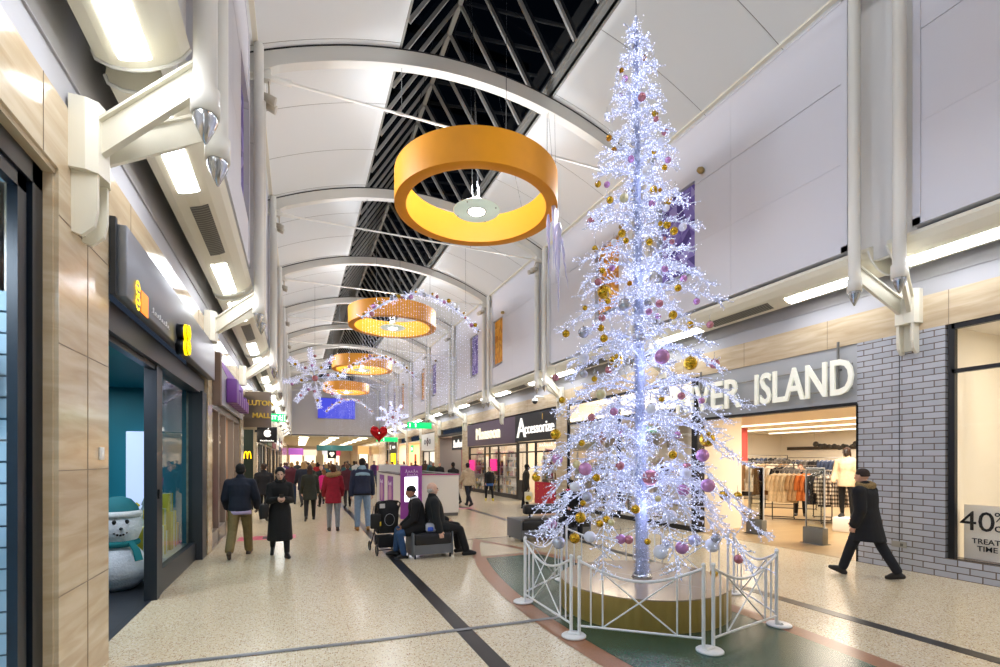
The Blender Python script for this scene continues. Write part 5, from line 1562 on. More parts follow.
# ================================================================== HANGING CHRISTMAS DECORATIONS
TWIG = mat('#dfe4f6', .5)
def sprig(mb, L, p, d, n, rnd, leaf=.05):
    d = d.normalized()
    q = p
    for i in range(n):
        t = (i + .5) / n
    return q
def snowflake(name, lab, c, R, seed, faces=8):
    rnd = random.Random(seed)
    t = thing(name, lab, 'snowflake', c, 0, 'lit snowflakes', local=True)
    lm = MB()
    sc = R / 1.2
    for k in range(faces):
        a = 2 * PI * k / faces + .15
        d = Vector((math.cos(a), rnd.uniform(-.1, .1), math.sin(a))).normalized()
        sd_ = Vector((-math.sin(a), 0, math.cos(a)))
        m = MB(); m.tube([Vector((0, 0, 0)), d * R], [.03 * sc, .015 * sc], 5)
        n = 11
        for i in range(n):
            f = .22 + .78 * i / n
            for sg_ in (-1, 1):
                l = R * (.19 if i % 3 else .25) * (1 - f * .55)
                e = (d * .75 + sd_ * sg_ * .8 + Vector((0, rnd.uniform(-.5, .5), 0))).normalized()
                m.tube([d * R * f, d * R * f + e * l], .010 * sc + .004, 4, cap=False)
                for j in range(5): lm.octa(d * R * f + e * l * (j + 1) / 5 + Vector((rnd.uniform(-.03, .03), rnd.uniform(-.03, .03), rnd.uniform(-.03, .03))), .012 + .006 * rnd.random())
        for j in range(14): lm.octa(d * R * j / 14 + Vector((rnd.uniform(-.03, .03), -.02, rnd.uniform(-.03, .03))), .015)
        obj('arm', m, TWIG, t)
        for bi, f in enumerate((.42, .72)):
            bp_ = d * R * f + sd_ * rnd.uniform(-.12, .12) * R
            obj('bauble', MB().ball(bp_ + Vector((0, -.08, 0)), .05 * sc + .01, 10, 7), (BC['r'][1], BC['g'][1], BC['p'][1])[(k + bi) % 3], t)
    tag(obj('fairy_lights', lm, LEDW, t), kind='stuff')
    obj('hub', MB().ball((0, -.05, 0), .12 * sc, 12, 8), BC['r'][1], t)
    obj('wire', MB().tube([(0, 0, 0), (.32 if c[0] > 5 else 0, 0, roof_z(c[0] + (.32 if c[0] > 5 else 0)) - c[2])], .006, 4), STEEL, t)
snowflake('snowflake', 'large eight armed snowflake of white lights hanging at the left below the rings', (.74, 24.6, 5.68), 1.45, 1)
snowflake('snowflake', 'smaller snowflake of white lights hanging at the right near the red heart balloon', (5.42, 30.2, 4.45), 1.0, 2)

def light_arch(lab, y, x0, x1, z0, rise, drop, seed, ncol, tall=.6):
    rnd = random.Random(seed)
    t = thing('light_arch', lab, 'light garland', ((x0 + x1) / 2, y, z0), 0, 'arched light garlands')
    def P(f): return Vector((x0 + (x1 - x0) * f, y, z0 + rise * math.sin(PI * f)))
    m = MB(); m.tube([P(i / 20) for i in range(21)], .035, 6)
    lm = MB()
    for i in range(240):
        p = P(rnd.random()); e = Vector((rnd.gauss(0, 1), rnd.gauss(0, .7), rnd.gauss(0, 1))).normalized() * rnd.uniform(.1, .24)
        m.tube([p, p + e], .007, 3, cap=False)
        for j in (.5, .8, 1): lm.octa(p + e * j, rnd.uniform(.009, .016))
    obj('garland', m, TWIG, t)
    for i in range(22):
        p = P((i + .5) / 22) + Vector((rnd.uniform(-.1, .1), -.12, rnd.uniform(-.12, .12)))
        obj('bauble', MB().ball(p, rnd.choice((.05, .07, .085)), 10, 7), BC['grpgws'[i % 6]][1], t)
    tag(obj('fairy_lights', lm, LEDW, t), kind='stuff')
    cm = MB(); wm = MB()
    for i in range(ncol):
        f = (i + .5) / ncol
        p = P(f) + Vector((0, rnd.uniform(-.05, .05), 0))
        L = drop * rnd.uniform(.55, 1.0) + rise * math.sin(PI * f)
        wm.tube([p, p - Vector((0, 0, L))], .0025, 3, cap=False)
        n = int(L / .15)
        for j in range(n):
            if rnd.random() < .88: cm.octa(p - Vector((rnd.uniform(-.02, .02), 0, L * (j + rnd.random() * .6) / n)), rnd.uniform(.008, .0145))
    c = obj('curtain_wire', wm, TWIG, t); tag(c, kind='stuff')
    tag(obj('curtain_lights', cm, LEDW, c), kind='stuff')
    wires([[P(f_), Vector((P(f_).x, y, roof_z(P(f_).x)))] for f_ in (.12, .88)], .006, STEEL, t)
light_arch('nearest arched garland of white lights and baubles with a hanging light curtain', 18.4, 2.15, 6.75, 7.05, 1.15, 3.6, 4, 46)
light_arch('middle arched garland of white lights with a hanging light curtain', 29.5, 2.2, 6.9, 6.75, 1.2, 3.4, 5, 44)
light_arch('farthest arched garland of white lights in front of the blue screen', 44.8, 2.2, 6.3, 6.0, 1.2, 2.6, 6, 36)
for (y, x0, x1, nm) in ((24.5, 5.3, 7.9, 'between the nearest and middle arches'), (36.0, 4.6, 7.6, 'behind the middle arch')):
    rnd = random.Random(int(y))
    t = thing('light_curtain', 'hanging curtain of white lights along the right upper wall, %s' % nm, 'light curtain', (x0, y, 7.2), 0, 'hanging light curtains')
    obj('top_bar', MB().tube([(x0, y, 7.3), (x1, y + .5, 7.3)], .015, 6), TWIG, t)
    cm = MB(); wm = MB(); n = 30
    for i in range(n):
        x = x0 + (x1 - x0) * i / n; yy = y + .5 * i / n; L = rnd.uniform(1.6, 3.2)
        wm.tube([(x, yy, 7.3), (x, yy, 7.3 - L)], .0025, 3, cap=False)
        for j in range(int(L / .16)): cm.octa((x + rnd.uniform(-.02, .02), yy, 7.3 - j * .16 - rnd.random() * .1), rnd.uniform(.009, .016))
    c = obj('curtain_wire', wm, TWIG, t); tag(c, kind='stuff'); tag(obj('curtain_lights', cm, LEDW, c), kind='stuff')
    wires([[(x0 + .3, y, 7.3), (x0 + .3, y, roof_z(x0 + .3))], [(x1 - .3, y + .45, 7.3), (x1 - .3, y + .45, roof_z(x1 - .3))]], .006, STEEL, t)

# heart balloon
hb = thing('heart_balloon', 'shiny red heart shaped foil balloon floating over the kiosk', 'balloon', (3.34, 22, 3.0), 0, None, local=True)
m = MB(); N = 44; rings = []
for j in range(9):
    s_ = math.cos(PI * (j / 8 - .5)); dpt = .20 * math.sin(PI * (j / 8 - .5))
    ring = []
    for i in range(N):
        a = 2 * PI * i / N
        hx = 16 * math.sin(a) ** 3; hy = 13 * math.cos(a) - 5 * math.cos(2 * a) - 2 * math.cos(3 * a) - math.cos(4 * a)
        k = .012 + .0125 * s_ ** .6 if s_ > 0 else .012
        ring.append((hx * .0245 * max(.03, s_) ** .5, dpt, hy * .0265 * max(.03, s_) ** .5))
    rings += ring
m.add(rings, [(j * N + i, j * N + (i + 1) % N, (j + 1) * N + (i + 1) % N, (j + 1) * N + i) for j in range(8) for i in range(N)], 0, True)
obj('foil', m, mat('#c4101c', .18, .55), hb)
obj('ribbon', MB().tube([(0, 0, -.43), (.03, 0, -.8), (-.02, .0, -1.3), (.02, 0, -1.75)], .006, 4), mat('#d9c9c9', .5), hb)

# icicle cluster
ic = thing('icicle_ornament', 'cluster of long clear lilac icicles hanging on wires beside the nearest yellow ring', 'ornament', (5.57, 10.0, 7.0), 0, None, local=True)
ICM = mat('#c9c8ec', .08, alpha=.55)
for i, (dx, dy, z1, z0, r) in enumerate(((-.02, 0, 1.4, -.7, .06), (.10, .1, 1.0, -1.0, .05), (.05, -.1, .35, -1.75, .07), (.22, .05, .1, -1.1, .035), (-.1, .1, .6, -.9, .05))):
    m = MB(); n = 12; rnd = random.Random(i)
    m.tube([(dx + rnd.uniform(-.012, .012) + (.18 * (j / n) if i == 3 else 0), dy, z1 + (z0 - z1) * j / n) for j in range(n + 1)], [r * (1 - j / n) * rnd.uniform(.7, 1.2) * (1 if j else .5) + .004 for j in range(n + 1)], 7)
    obj('icicle', m, ICM, ic)
wires([[(-.02, 0, 1.4), (-.05, .2, 3.1)], [(.10, .1, 1.0), (.12, .2, 3.1)]], .005, STEEL, ic)

# ================================================================== KIOSK, BENCHES, PUSHCHAIR
KW = mat('#e8e6e4', .4); KP = mat('#8a3aa0', .45); KPK = mat('#c43a92', .45)
kx0, kx1, ky0, ky1, kh = 2.92, 4.82, 15.0, 19.8, 1.33
k = thing('kiosk', 'white sales kiosk counter with purple posters on its long side', 'kiosk', (3.9, 17.4, 0))
m = MB()
m.box((kx0, ky0, .1), (kx1, ky0 + .12, kh)); m.box((kx0, ky0 + .12, .1), (kx0 + .12, ky1 - .12, kh)); m.box((kx1 - .12, ky0 + .12, .1), (kx1, ky1 - .12, kh)); m.box((kx0, ky1 - .12, .1), (kx1, ky1, kh))
obj('counter_wall', m, KW, k)
obj('plinth', MB().box((kx0 + .02, ky0 + .02, 0), (kx1 - .02, ky1 - .02, .1)), mat('#6b6a68', .5), k)
m = MB()
m.box((kx0 - .02, ky0 - .02, kh), (kx1 + .02, ky0 + .35, kh + .03)); m.box((kx0 - .02, ky0 + .35, kh), (kx0 + .35, ky1 - .5, kh + .03)); m.box((kx1 - .35, ky0 + .35, kh), (kx1 + .02, ky1, kh + .03))
obj('counter_top', m, mat('#2b1c2c', .35), k)
obj('pink_edge', MB().box((kx0 - .024, ky0 - .024, kh - .01), (kx1 + .02, ky0 - .018, kh + .02)), KPK, k)
for i, (a, b) in enumerate(((16.2, 17.2), (18.0, 19.0))):
    p = obj('poster_panel', MB().box((kx0 - .015, a, .25), (kx0, b, kh - .08)), mat('#8f4aa8', .45), k)
    obj('poster_portrait', MB().ball((kx0 - .016, (a + b) / 2, .62), (.008, .3, .34), 14, 8), mat('#c79ac0', .5), p)
    obj('poster_script', script_mb(4, .6, .14, plane_M((kx0 - .02, (a + b) / 2, 1.02), (0, -1, 0), (0, 0, 1)), .012, i), mat('#eadcf2', .5), p)
m = MB().box((kx0, ky1 - .5, kh), (kx0 + 1.1, ky1, 1.62)); obj('back_cabinet', m, KW, k)
obj('cabinet_logo', MB().box((kx0 - .01, ky1 - .45, kh + .05), (kx0, ky1 - .05, 1.58)), KPK, k)
ks = thing('display_totem', 'purple upright display with a glowing white screen at the kiosk corner', 'display', (3.2, 14.8, 0))
M = plane_M((3.22, 14.80, 0), (.95, .12, 0), (0, 0, 1))
obj('panel', MB().rbox((-.34, 0, -.04), (.34, 1.62, .04), .01, 2).xform(M), KP, ks)
obj('screen', MB().box((-.22, .52, .035), (.20, 1.28, .046)).xform(M), mat('#f2f4ff', .4, emit='#eef1ff', strength=1.5, sample=False), ks)
obj('script_lettering', script_mb(5, .42, .10, M @ Matrix.Translation((0, 1.47, .045)), .010, 2), mat('#e3cdf0', .5), ks)
obj('script_lettering', script_mb(5, .36, .08, M @ Matrix.Translation((.02, 1.36, .045)), .008, 5), mat('#e3cdf0', .5), ks)
LEA = mat('#17181b', .38, bump=.08, scale=30); BGR = mat('#6d7074', .4, .3)
def bench(lab, x0, x1, y0, y1, back=False):
    t = thing('bench', lab, 'bench', ((x0 + x1) / 2, (y0 + y1) / 2, 0), 0, 'black padded mall benches')
    obj('seat', MB().rbox((x0 + .03, y0, .24), (x1 - .03, y1, .47), .045, 4), LEA, t)
    m = MB()
    for (xa, xb) in ((x0, x0 + .03), (x1 - .03, x1)): m.rbox((xa, y0 + .005, .04), (xb, y1 - .005, .475), .012, 2)
    m.box((x0 + .03, y0 + .01, .08), (x1 - .03, y0 + .04, .25)); m.box((x0 + .03, y1 - .04, .08), (x1 - .03, y1 - .01, .25))
    obj('grey_frame', m, BGR, t)
    for (x, y) in ((x0 + .05, y0 + .06), (x1 - .05, y0 + .06), (x0 + .05, y1 - .06), (x1 - .05, y1 - .06)): obj('leg', MB().tube([(x, y, 0), (x, y, .12)], .018, 8), BLACK, t)
    if back:
        obj('back_bolster', MB().rbox((x0 + .25, (y0 + y1) / 2 - .1, .56), (x1 - .25, (y0 + y1) / 2 + .1, .78), .05, 4), LEA, t)
        m = MB()
        for x in (x0 + .4, x1 - .4): m.tube([(x, (y0 + y1) / 2, .46), (x, (y0 + y1) / 2, .62)], .025, 8)
        obj('bolster_post', m, BLACK, t)
bench('low black padded bench with grey sides carrying the two seated people', 1.91, 2.67, 8.62, 9.30)
bench('long black padded bench with a raised back bolster behind the tree', 4.50, 6.3, 9.55, 10.35, True)

pc = thing('pushchair', 'black pushchair with a folded hood beside the seated people', 'pushchair', (1.56, 9.55, 0), math.radians(4), None, local=True)
PB = mat('#131417', .75); PF = mat('#24262a', .35, .6)
m = MB()
m.add([(-.20, -.16, .42), (.20, -.16, .42), (.22, -.30, 1.0), (-.22, -.30, 1.0), (-.19, .16, .45), (.19, .16, .45), (.2, -.12, 1.02), (-.2, -.12, 1.02)],
      [(0, 3, 2, 1), (4, 5, 6, 7), (0, 1, 5, 4), (1, 2, 6, 5), (2, 3, 7, 6), (3, 0, 4, 7)])
obj('seat', m, PB, pc)
m = MB(); vs = []
for j in range(7):
    a = PI * .5 * j / 6 * 1.25
    for i in range(11):
        x = -.24 + .48 * i / 10
        c_ = math.sin(PI * i / 10) ** .35 if 0 < i < 10 else .0
        vs.append((x, -.32 + .46 * math.sin(a) * (.55 + .45 * c_), .88 + (.22 + .04 * c_) * math.cos(a) * .9 + .0))
m.add(vs, [(j * 11 + i, j * 11 + i + 1, (j + 1) * 11 + i + 1, (j + 1) * 11 + i) for j in range(6) for i in range(10)], 0, True)
obj('hood', m, PB, pc)
bp2 = MB()
for z_, w_ in ((.46, .17), (.55, .205), (.8, .215), (.95, .205), (1.05, .16), (1.10, .08)): bp2.v += [(-w_, -.34, z_), (w_, -.34, z_), (-w_, -.28, z_), (w_, -.28, z_)]
for j in range(5):
    a = 4 * j
    for f_ in ((a, a + 1, a + 5, a + 4), (a + 2, a + 6, a + 7, a + 3), (a, a + 4, a + 6, a + 2), (a + 1, a + 3, a + 7, a + 5)): bp2.f.append(f_); bp2.mi.append(0); bp2.sm.append(True)
obj('back_panel', bp2, PB, pc)
obj('ring_logo', MB().tube([(.02 + .105 * math.cos(a * PI / 14), -.35, .72 + .12 * math.sin(a * PI / 14)) for a in range(28)], .005, 5, closed=True), mat('#a9abb0', .4), pc)
obj('care_label', MB().box((-.19, -.352, .96), (-.08, -.346, 1.05)), mat('#d9d9d6', .5), pc)
obj('handle', MB().tube([(-.22, -.30, .9), (-.23, -.42, 1.06), (-.17, -.46, 1.10), (0, -.47, 1.12), (.17, -.46, 1.10), (.23, -.42, 1.06), (.22, -.30, .9)], .016, 8), PF, pc)
obj('basket', MB().rbox((-.19, -.26, .14), (.19, .2, .36), .03, 3), mat('#1b1c20', .9), pc)
for s_ in (-1, 1):
    obj('frame_tube', MB().tube([(s_ * .22, -.36, 1.0), (s_ * .23, -.05, .5), (s_ * .23, .36, .12)], .014, 8).tube([(s_ * .23, -.32, .12), (s_ * .23, .0, .48)], .014, 8), PF, pc)
    for yy, rr_ in ((-.34, .105), (.38, .095)):
        w = obj('wheel', MB().tube([(s_ * .25, yy + rr_ * math.cos(a * PI / 10), rr_ + .012 + rr_ * math.sin(a * PI / 10)) for a in range(20)], .016, 8, closed=True), BLACK, pc)
        obj('spoke', MB().tube([(s_ * .25, yy - rr_, rr_ + .012), (s_ * .25, yy + rr_, rr_ + .012)], .008, 5).tube([(s_ * .25, yy, .012), (s_ * .25, yy, rr_ * 2 + .012)], .008, 5), STEEL, w)
obj('axle', MB().tube([(-.25, -.34, .115), (.25, -.34, .115)], .012, 6), PF, pc)
bag = thing('shopping_bag', 'dark bag with a yellow pattern hanging from the pushchair handle', 'bag', (1.34, 9.22, .52), 1.4, None, local=True)
obj('body', MB().rbox((-.07, -.12, 0), (.07, .12, .34), .03, 3), mat('#1d1b18', .8), bag)
obj('yellow_patch', MB().rbox((-.075, -.09, .06), (.06, -.125, .16), .01, 2), mat('#d8b92a', .6), bag)
obj('strap', MB().tube([(0, -.08, .33), (0, -.04, .52), (0, .04, .52), (0, .08, .33)], .008, 5), mat('#1d1b18', .8), bag)
pc.scale = (.88, .9, .93)
bag.scale = (.8, .8, .8)
# round pink floor stickers
fs_ = obj('floor_sticker', MB().box((-1.25, 12.1, .001), (-.05, 12.7, .004)), mat('#d06078', .4)); tag(fs_, 'pink edged floor sticker behind the man in khaki trousers', 'floor sticker')
tag(obj('sticker_lettering', MB().box((-.75, 12.2, .004), (-.12, 12.6, .0055)), mat('#3a3236', .5), fs_))
fs2 = obj('floor_sticker', MB().box((5.3, 16.9, .001), (6.0, 17.3, .004)), mat('#d0738a', .4)); tag(fs2, 'pink floor sticker near the man in the beige hoodie', 'floor sticker')
# ================================================================== PEOPLE
def limb(mb, a, b, ra, rb, n=12, flat=1.0, up=None):
    """tapered capsule"""
    a, b = Vector(a), Vector(b)
    d = b - a; L = d.length
    if L < 1e-5: return mb.ball(a, ra)
    d.normalize()
    s_ = d.cross(up or Vector((0, 1, 0)))
    if s_.length < .05: s_ = d.orthogonal()
    s_.normalize(); f = s_.cross(d)
    prof = []
    for i in range(5): w = PI / 2 * i / 4; prof.append((-ra * math.cos(w), ra * math.sin(w)))
    for i in range(5): w = PI / 2 * i / 4; prof.append((L + rb * math.sin(w), rb * math.cos(w)))
    vs = []
    for t, r in prof:
        r = max(r, .0005)
        for k in range(n):
            w = 2 * PI * k / n
            vs.append(a + d * t + s_ * (r * math.cos(w)) + f * (r * math.sin(w) * flat))
    m = len(prof)
    fs = [(i * n + k, i * n + (k + 1) % n, (i + 1) * n + (k + 1) % n, (i + 1) * n + k) for i in range(m - 1) for k in range(n)]
    fs += [tuple(range(n))[::-1], tuple(range((m - 1) * n, m * n))]
    return mb.add(vs, fs, 0, True)
def loft(mb, secs, n=20, cap=True):
    """closed tube through ellipses: (centre, side vector, forward vector)"""
    vs = []
    for c, sx, fy_ in secs:
        for k in range(n):
            w = 2 * PI * k / n
            cs, sn = math.cos(w), math.sin(w)
            cs = math.copysign(abs(cs) ** .85, cs); sn = math.copysign(abs(sn) ** .85, sn)
            vs.append(c + sx * cs + fy_ * sn)
    m = len(secs)
    fs = [(i * n + k, i * n + (k + 1) % n, (i + 1) * n + (k + 1) % n, (i + 1) * n + k) for i in range(m - 1) for k in range(n)]
    fs += [tuple(range(n))[::-1], tuple(range((m - 1) * n, m * n))]
    return mb.add(vs, fs, 0, True)
def fuse(mb, voxel, smooth=3, name='body'):
    """one continuous skin over overlapping volumes"""
    me = mb.mesh('tmp', mat('#888888'))
    me.materials.clear()
    o = bpy.data.objects.new('tmp', me); COL.objects.link(o)
    r = o.modifiers.new('r', 'REMESH'); r.mode = 'VOXEL'; r.voxel_size = voxel; r.use_smooth_shade = True
    if smooth:
        s_ = o.modifiers.new('s', 'SMOOTH'); s_.factor = .5; s_.iterations = smooth
    dg = bpy.context.evaluated_depsgraph_get()
    out = bpy.data.meshes.new_from_object(o.evaluated_get(dg))
    bpy.data.objects.remove(o); bpy.data.meshes.remove(me)
    out.name = name
    for p in out.polygons: p.use_smooth = True
    return out

def R(d): return math.radians(d)
def fk(p):
    S = p.get('h', 1.72) / 1.755
    lean = R(p.get('lean', 3))
    up = Vector((0, math.sin(lean), math.cos(lean))); fw = Vector((0, math.cos(lean), -math.sin(lean)))
    J = {'S': S, 'up': up, 'fw': fw}
    pel = Vector((0, 0, 0))
    lowest = 9
    for sd_, nm in ((-1, 'L'), (1, 'R')):
        fl, kn, ab, fp = p.get('leg' + nm, (0, 3, 3, 0))
        fl, kn, ab, fp = R(fl), R(kn), R(ab), R(fp)
        hip = pel + Vector((sd_ * .09 * S, 0, -.02 * S))
        d1 = Vector((sd_ * math.sin(ab), math.sin(fl) * math.cos(ab), -math.cos(fl) * math.cos(ab)))
        d2 = Vector((sd_ * math.sin(ab) * .3, math.sin(fl - kn), -math.cos(fl - kn)))
        knee = hip + d1 * .43 * S; ank = knee + d2 * .40 * S
        yw = sd_ * R(p.get('toe', 8))
        td = Vector((math.sin(yw) * math.cos(fp), math.cos(yw) * math.cos(fp), -math.sin(fp)))
        dn = Vector((0, -math.sin(fp), -math.cos(fp)))
        heel = ank + dn * .075 * S - td * .045 * S; toe = ank + dn * .07 * S + td * .165 * S
        J['hip' + nm], J['knee' + nm], J['ank' + nm], J['heel' + nm], J['toe' + nm] = hip, knee, ank, heel, toe
        lowest = min(lowest, heel.z - .012 * S, toe.z - .022 * S)
    dz = (p['sit'] + .115 * S) if 'sit' in p else -lowest
    off = Vector((0, 0, dz))
    for k in list(J):
        if isinstance(J[k], Vector) and k not in ('up', 'fw'): J[k] = J[k] + off
    pel = pel + off; J['pel'] = pel
    J['waist'] = pel + up * .17 * S; J['chest'] = pel + up * .36 * S; J['nb'] = pel + up * .52 * S
    sw = p.get('sw', .185)
    for sd_, nm in ((-1, 'L'), (1, 'R')):
        fl, ab, el, inn = p.get('arm' + nm, (0, 9, 12, 0))
        fl, ab, el, inn = R(fl), R(ab), R(el), R(inn)
        sh = pel + up * .435 * S + Vector((sd_ * sw * S, 0, 0))
        d1 = Vector((sd_ * math.sin(ab), math.sin(fl) * math.cos(ab), -math.cos(fl) * math.cos(ab)))
        d2 = Vector((sd_ * math.sin(ab) * .4 - sd_ * math.sin(inn), math.sin(fl + el) * math.cos(inn), -math.cos(fl + el) * math.cos(inn))).normalized()
        elb = sh + d1 * .285 * S; wr = elb + d2 * .25 * S
        J['sh' + nm], J['el' + nm], J['wr' + nm], J['hd' + nm] = sh, elb, wr, d2
    hy, hp = p.get('head', (0, 0))
    hy, hp = R(hy), R(hp)
    J['hf'] = Vector((math.sin(hy) * math.cos(hp), math.cos(hy) * math.cos(hp), -math.sin(hp)))   # positive pitch looks down
    J['hs'] = Vector((math.cos(hy), -math.sin(hy), 0))
    J['hu'] = J['hs'].cross(J['hf'])
    J['hc'] = J['nb'] + (up * .155 + J['hf'] * .025) * S
    return J
def torso(mb, J, g, wide=1.0, belly=0.0, top=True, low=-.10, female=False):
    S, up, fw, pel = J['S'], J['up'], J['fw'], J['pel']
    X = Vector((1, 0, 0))
    secs = []
    prof = [(low, .15, .105), (-.02, .168, .118), (.08, .150 if not female else .142, .108 + belly), (.19, .140 if not female else .125, .10 + belly), (.30, .160 if not female else .146, .112 + belly * .5), (.40, .166 if not female else .150, .108), (.455, .130, .085), (.495, .085, .066), (.52, .065, .058)]
    for t, rx, ry in prof:
        secs.append((pel + up * t * S, X * ((rx * wide + g) * S), fw * ((ry + g) * S)))
    return loft(mb, secs)
def hand(mb, J, nm, sd_, curl=35, fingers=True):
    S = J['S'] * 1.0
    d = J['hd' + nm]
    w = J['wr' + nm]
    inn = Vector((-sd_, 0, 0)); inn = (inn - d * inn.dot(d))
    if inn.length < .3: inn = Vector((0, 0, -1)) - d * d.z * -1
    inn.normalize()
    fwd = d.cross(inn) * (1 if d.cross(inn).y >= 0 else -1); fwd.normalize()
    limb(mb, w - d * .02, w + d * .03 * S, .028 * S, .032 * S, flat=.75, up=inn)
    pc_ = w + d * .055 * S
    for q in (-1, 0, 1): limb(mb, pc_ + fwd * q * .022 * S - d * .025 * S, pc_ + fwd * q * .025 * S + d * .035 * S, .016 * S, .0145 * S)
    if not fingers:
        limb(mb, pc_ + d * .03, pc_ + d * .09 * S + inn * .03, .026, .018); return
    for i, (off, L) in enumerate(((.034, .068), (.012, .078), (-.011, .072), (-.033, .056))):
        b = pc_ + fwd * off * S + d * .04 * S
        a = R(curl * (.55 + .08 * i)); q = b
        for j, fr_ in enumerate((.42, .32, .26)):
            dd = d * math.cos(a) + inn * math.sin(a)
            e = q + dd * L * fr_ * S
            limb(mb, q, e, (.0105 - .001 * j) * S, (.0097 - .001 * j) * S, 8); q = e; a += R(curl * .75)
    b = w + d * .025 * S + fwd * .028 * S
    e = b + (d * .55 + fwd * .65 + inn * .35).normalized() * .04 * S; e2 = e + (d * .85 + fwd * .25 + inn * .4).normalized() * .03 * S
    limb(mb, b, e, .014 * S, .0115 * S, 8); limb(mb, e, e2, .0115 * S, .0095 * S, 8)
def body_mb(J, p, fingers=True):
    S = J['S']; mb = MB()
    hc, hf, hs, hu = J['hc'], J['hf'], J['hs'], J['hu']
    # head: skull, face, jaw, nose, ears, neck
    def E(c, rx, ry, rz):   # ellipsoid in the head's own axes
        m = MB().ball((0, 0, 0), (rx * S, ry * S, rz * S), 18, 12)
        Mh = Matrix((hs, hf, hu)).transposed().to_4x4(); Mh.translation = c
        mb.addm = None
        mb.add([Mh @ Vector(v) for v in m.v], m.f, 0, True)
    E(hc + hu * .028 * S - hf * .012 * S, .076, .096, .092)
    E(hc + hf * .022 * S - hu * .02 * S, .064, .074, .090)
    E(hc + hf * .045 * S - hu * .075 * S, .042, .042, .036)
    E(hc + hf * .096 * S - hu * .012 * S, .012, .018, .024); E(hc + hf * .106 * S - hu * .024 * S, .015, .013, .012)
    E(hc + hf * .084 * S - hu * .058 * S, .026, .012, .009)
    E(hc + hf * .083 * S + hu * .030 * S, .05, .012, .010)
    for q in (-1, 1): E(hc + hs * q * .078 * S - hf * .004 * S - hu * .008 * S, .010, .020, .032)
    limb(mb, J['nb'] - J['up'] * .05 * S, hc - hu * .05 * S - hf * .01 * S, .062 * S, .054 * S)
    torso(mb, J, 0, p.get('wide', 1), p.get('belly', 0), female=p.get('f', False))
    for sd_, nm in ((-1, 'L'), (1, 'R')):
        limb(mb, J['chest'] + J['up'] * .09 * S + Vector((sd_ * .05 * S, 0, 0)), J['sh' + nm], .066 * S, .052 * S)
        limb(mb, J['sh' + nm], J['el' + nm], .050 * S, .040 * S); limb(mb, J['el' + nm], J['wr' + nm], .040 * S, .027 * S)
        hand(mb, J, nm, sd_, p.get('curl', 38), fingers)
        limb(mb, J['hip' + nm], J['knee' + nm], .082 * S, .056 * S)
        c = J['knee' + nm].lerp(J['ank' + nm], .3) - Vector((0, .012, 0)) * S
        limb(mb, J['knee' + nm], c, .052 * S, .053 * S); limb(mb, c, J['ank' + nm], .053 * S, .036 * S)
        limb(mb, J['ank' + nm], J['heel' + nm], .036 * S, .030 * S); limb(mb, J['heel' + nm], J['toe' + nm], .032 * S, .026 * S)
    return mb
def top_mb(J, p, g=.022, length=-.10, flare=0.0, sleeve=1.0, thick=1.0):
    """jacket or coat: torso and sleeves, long ones get a skirt that follows the thighs"""
    S = J['S']; mb = MB(); up, fw = J['up'], J['fw']; X = Vector((1, 0, 0))
    torso(mb, J, g, p.get('wide', 1), p.get('belly', 0), low=max(length, -.10), female=p.get('f', False))
    limb(mb, J['nb'] - up * .03 * S, J['nb'] + up * .02 * S, (.066 + g) * S, (.058 + g * .6) * S)
    for sd_, nm in ((-1, 'L'), (1, 'R')):
        limb(mb, J['chest'] + up * .085 * S + Vector((sd_ * .05 * S, 0, 0)), J['sh' + nm], (.066 + g) * S, (.05 + g * .9) * S)
        limb(mb, J['sh' + nm], J['el' + nm], (.048 + g * .9) * S * thick, (.042 + g * .75) * S * thick)
        if sleeve > .5:
            limb(mb, J['el' + nm], J['el' + nm].lerp(J['wr' + nm], .95), (.042 + g * .75) * S * thick, (.032 + g * .8) * S * thick)
    if length < -.10:
        secs = []
        kL, kR = J['kneeL'], J['kneeR']; hL, hR = J['hipL'], J['hipR']
        aL, aR = J['ankL'], J['ankR']
        n = 8
        for i in range(n + 1):
            t = -.02 + (length + .02) * i / n      # negative down the legs
            dn = -t / .43
            def at(h_, k_, a_): return h_.lerp(k_, dn) if dn < 1 else k_.lerp(a_, (dn - 1))
            A, B = at(hL, kL, aL), at(hR, kR, aR)
            c = (A + B) / 2
            if 'sit' in p: return mb
            yspread = abs(A.y - B.y) / 2
            c.y *= .75
            secs.append((c, X * ((.165 + g + flare * dn * .5) * S), Vector((0, 1, 0)) * ((.118 + g + flare * dn * .45) * S + yspread * .62)))
        secs.reverse()
        loft(mb, secs)
    return mb
def trousers_mb(J, p, g=.016, cuff=.045, end=.96):
    S = J['S']; mb = MB(); up, fw = J['up'], J['fw']; X = Vector((1, 0, 0)); pel = J['pel']
    loft(mb, [(pel + up * t * S, X * ((rx * p.get('wide', 1) + g) * S), fw * ((ry + g) * S)) for t, rx, ry in ((-.12, .13, .09), (-.03, .166, .118), (.05, .155, .112), (.11, .142, .105))])
    for nm in 'LR':
        limb(mb, J['hip' + nm], J['knee' + nm], (.085 + g) * S, (.058 + g) * S)
        limb(mb, J['knee' + nm], J['knee' + nm].lerp(J['ank' + nm], end), (.058 + g) * S, (cuff + g * .6) * S)
    return mb
def shoe_mb(J, nm, boot=0):
    S = J['S']; mb = MB()
    limb(mb, J['heel' + nm], J['toe' + nm], .042 * S, .036 * S, up=Vector((1, 0, 0))); limb(mb, J['ank' + nm], J['heel' + nm] + Vector((0, .02, 0)), .044 * S, .042 * S)
    limb(mb, J['ank' + nm] + Vector((0, 0, -.02)) * S, J['toe' + nm].lerp(J['ank' + nm], .25) , .042 * S, .033 * S)
    if boot: limb(mb, J['ank' + nm], J['ank' + nm].lerp(J['knee' + nm], boot), .048 * S, .056 * S)
    return mb
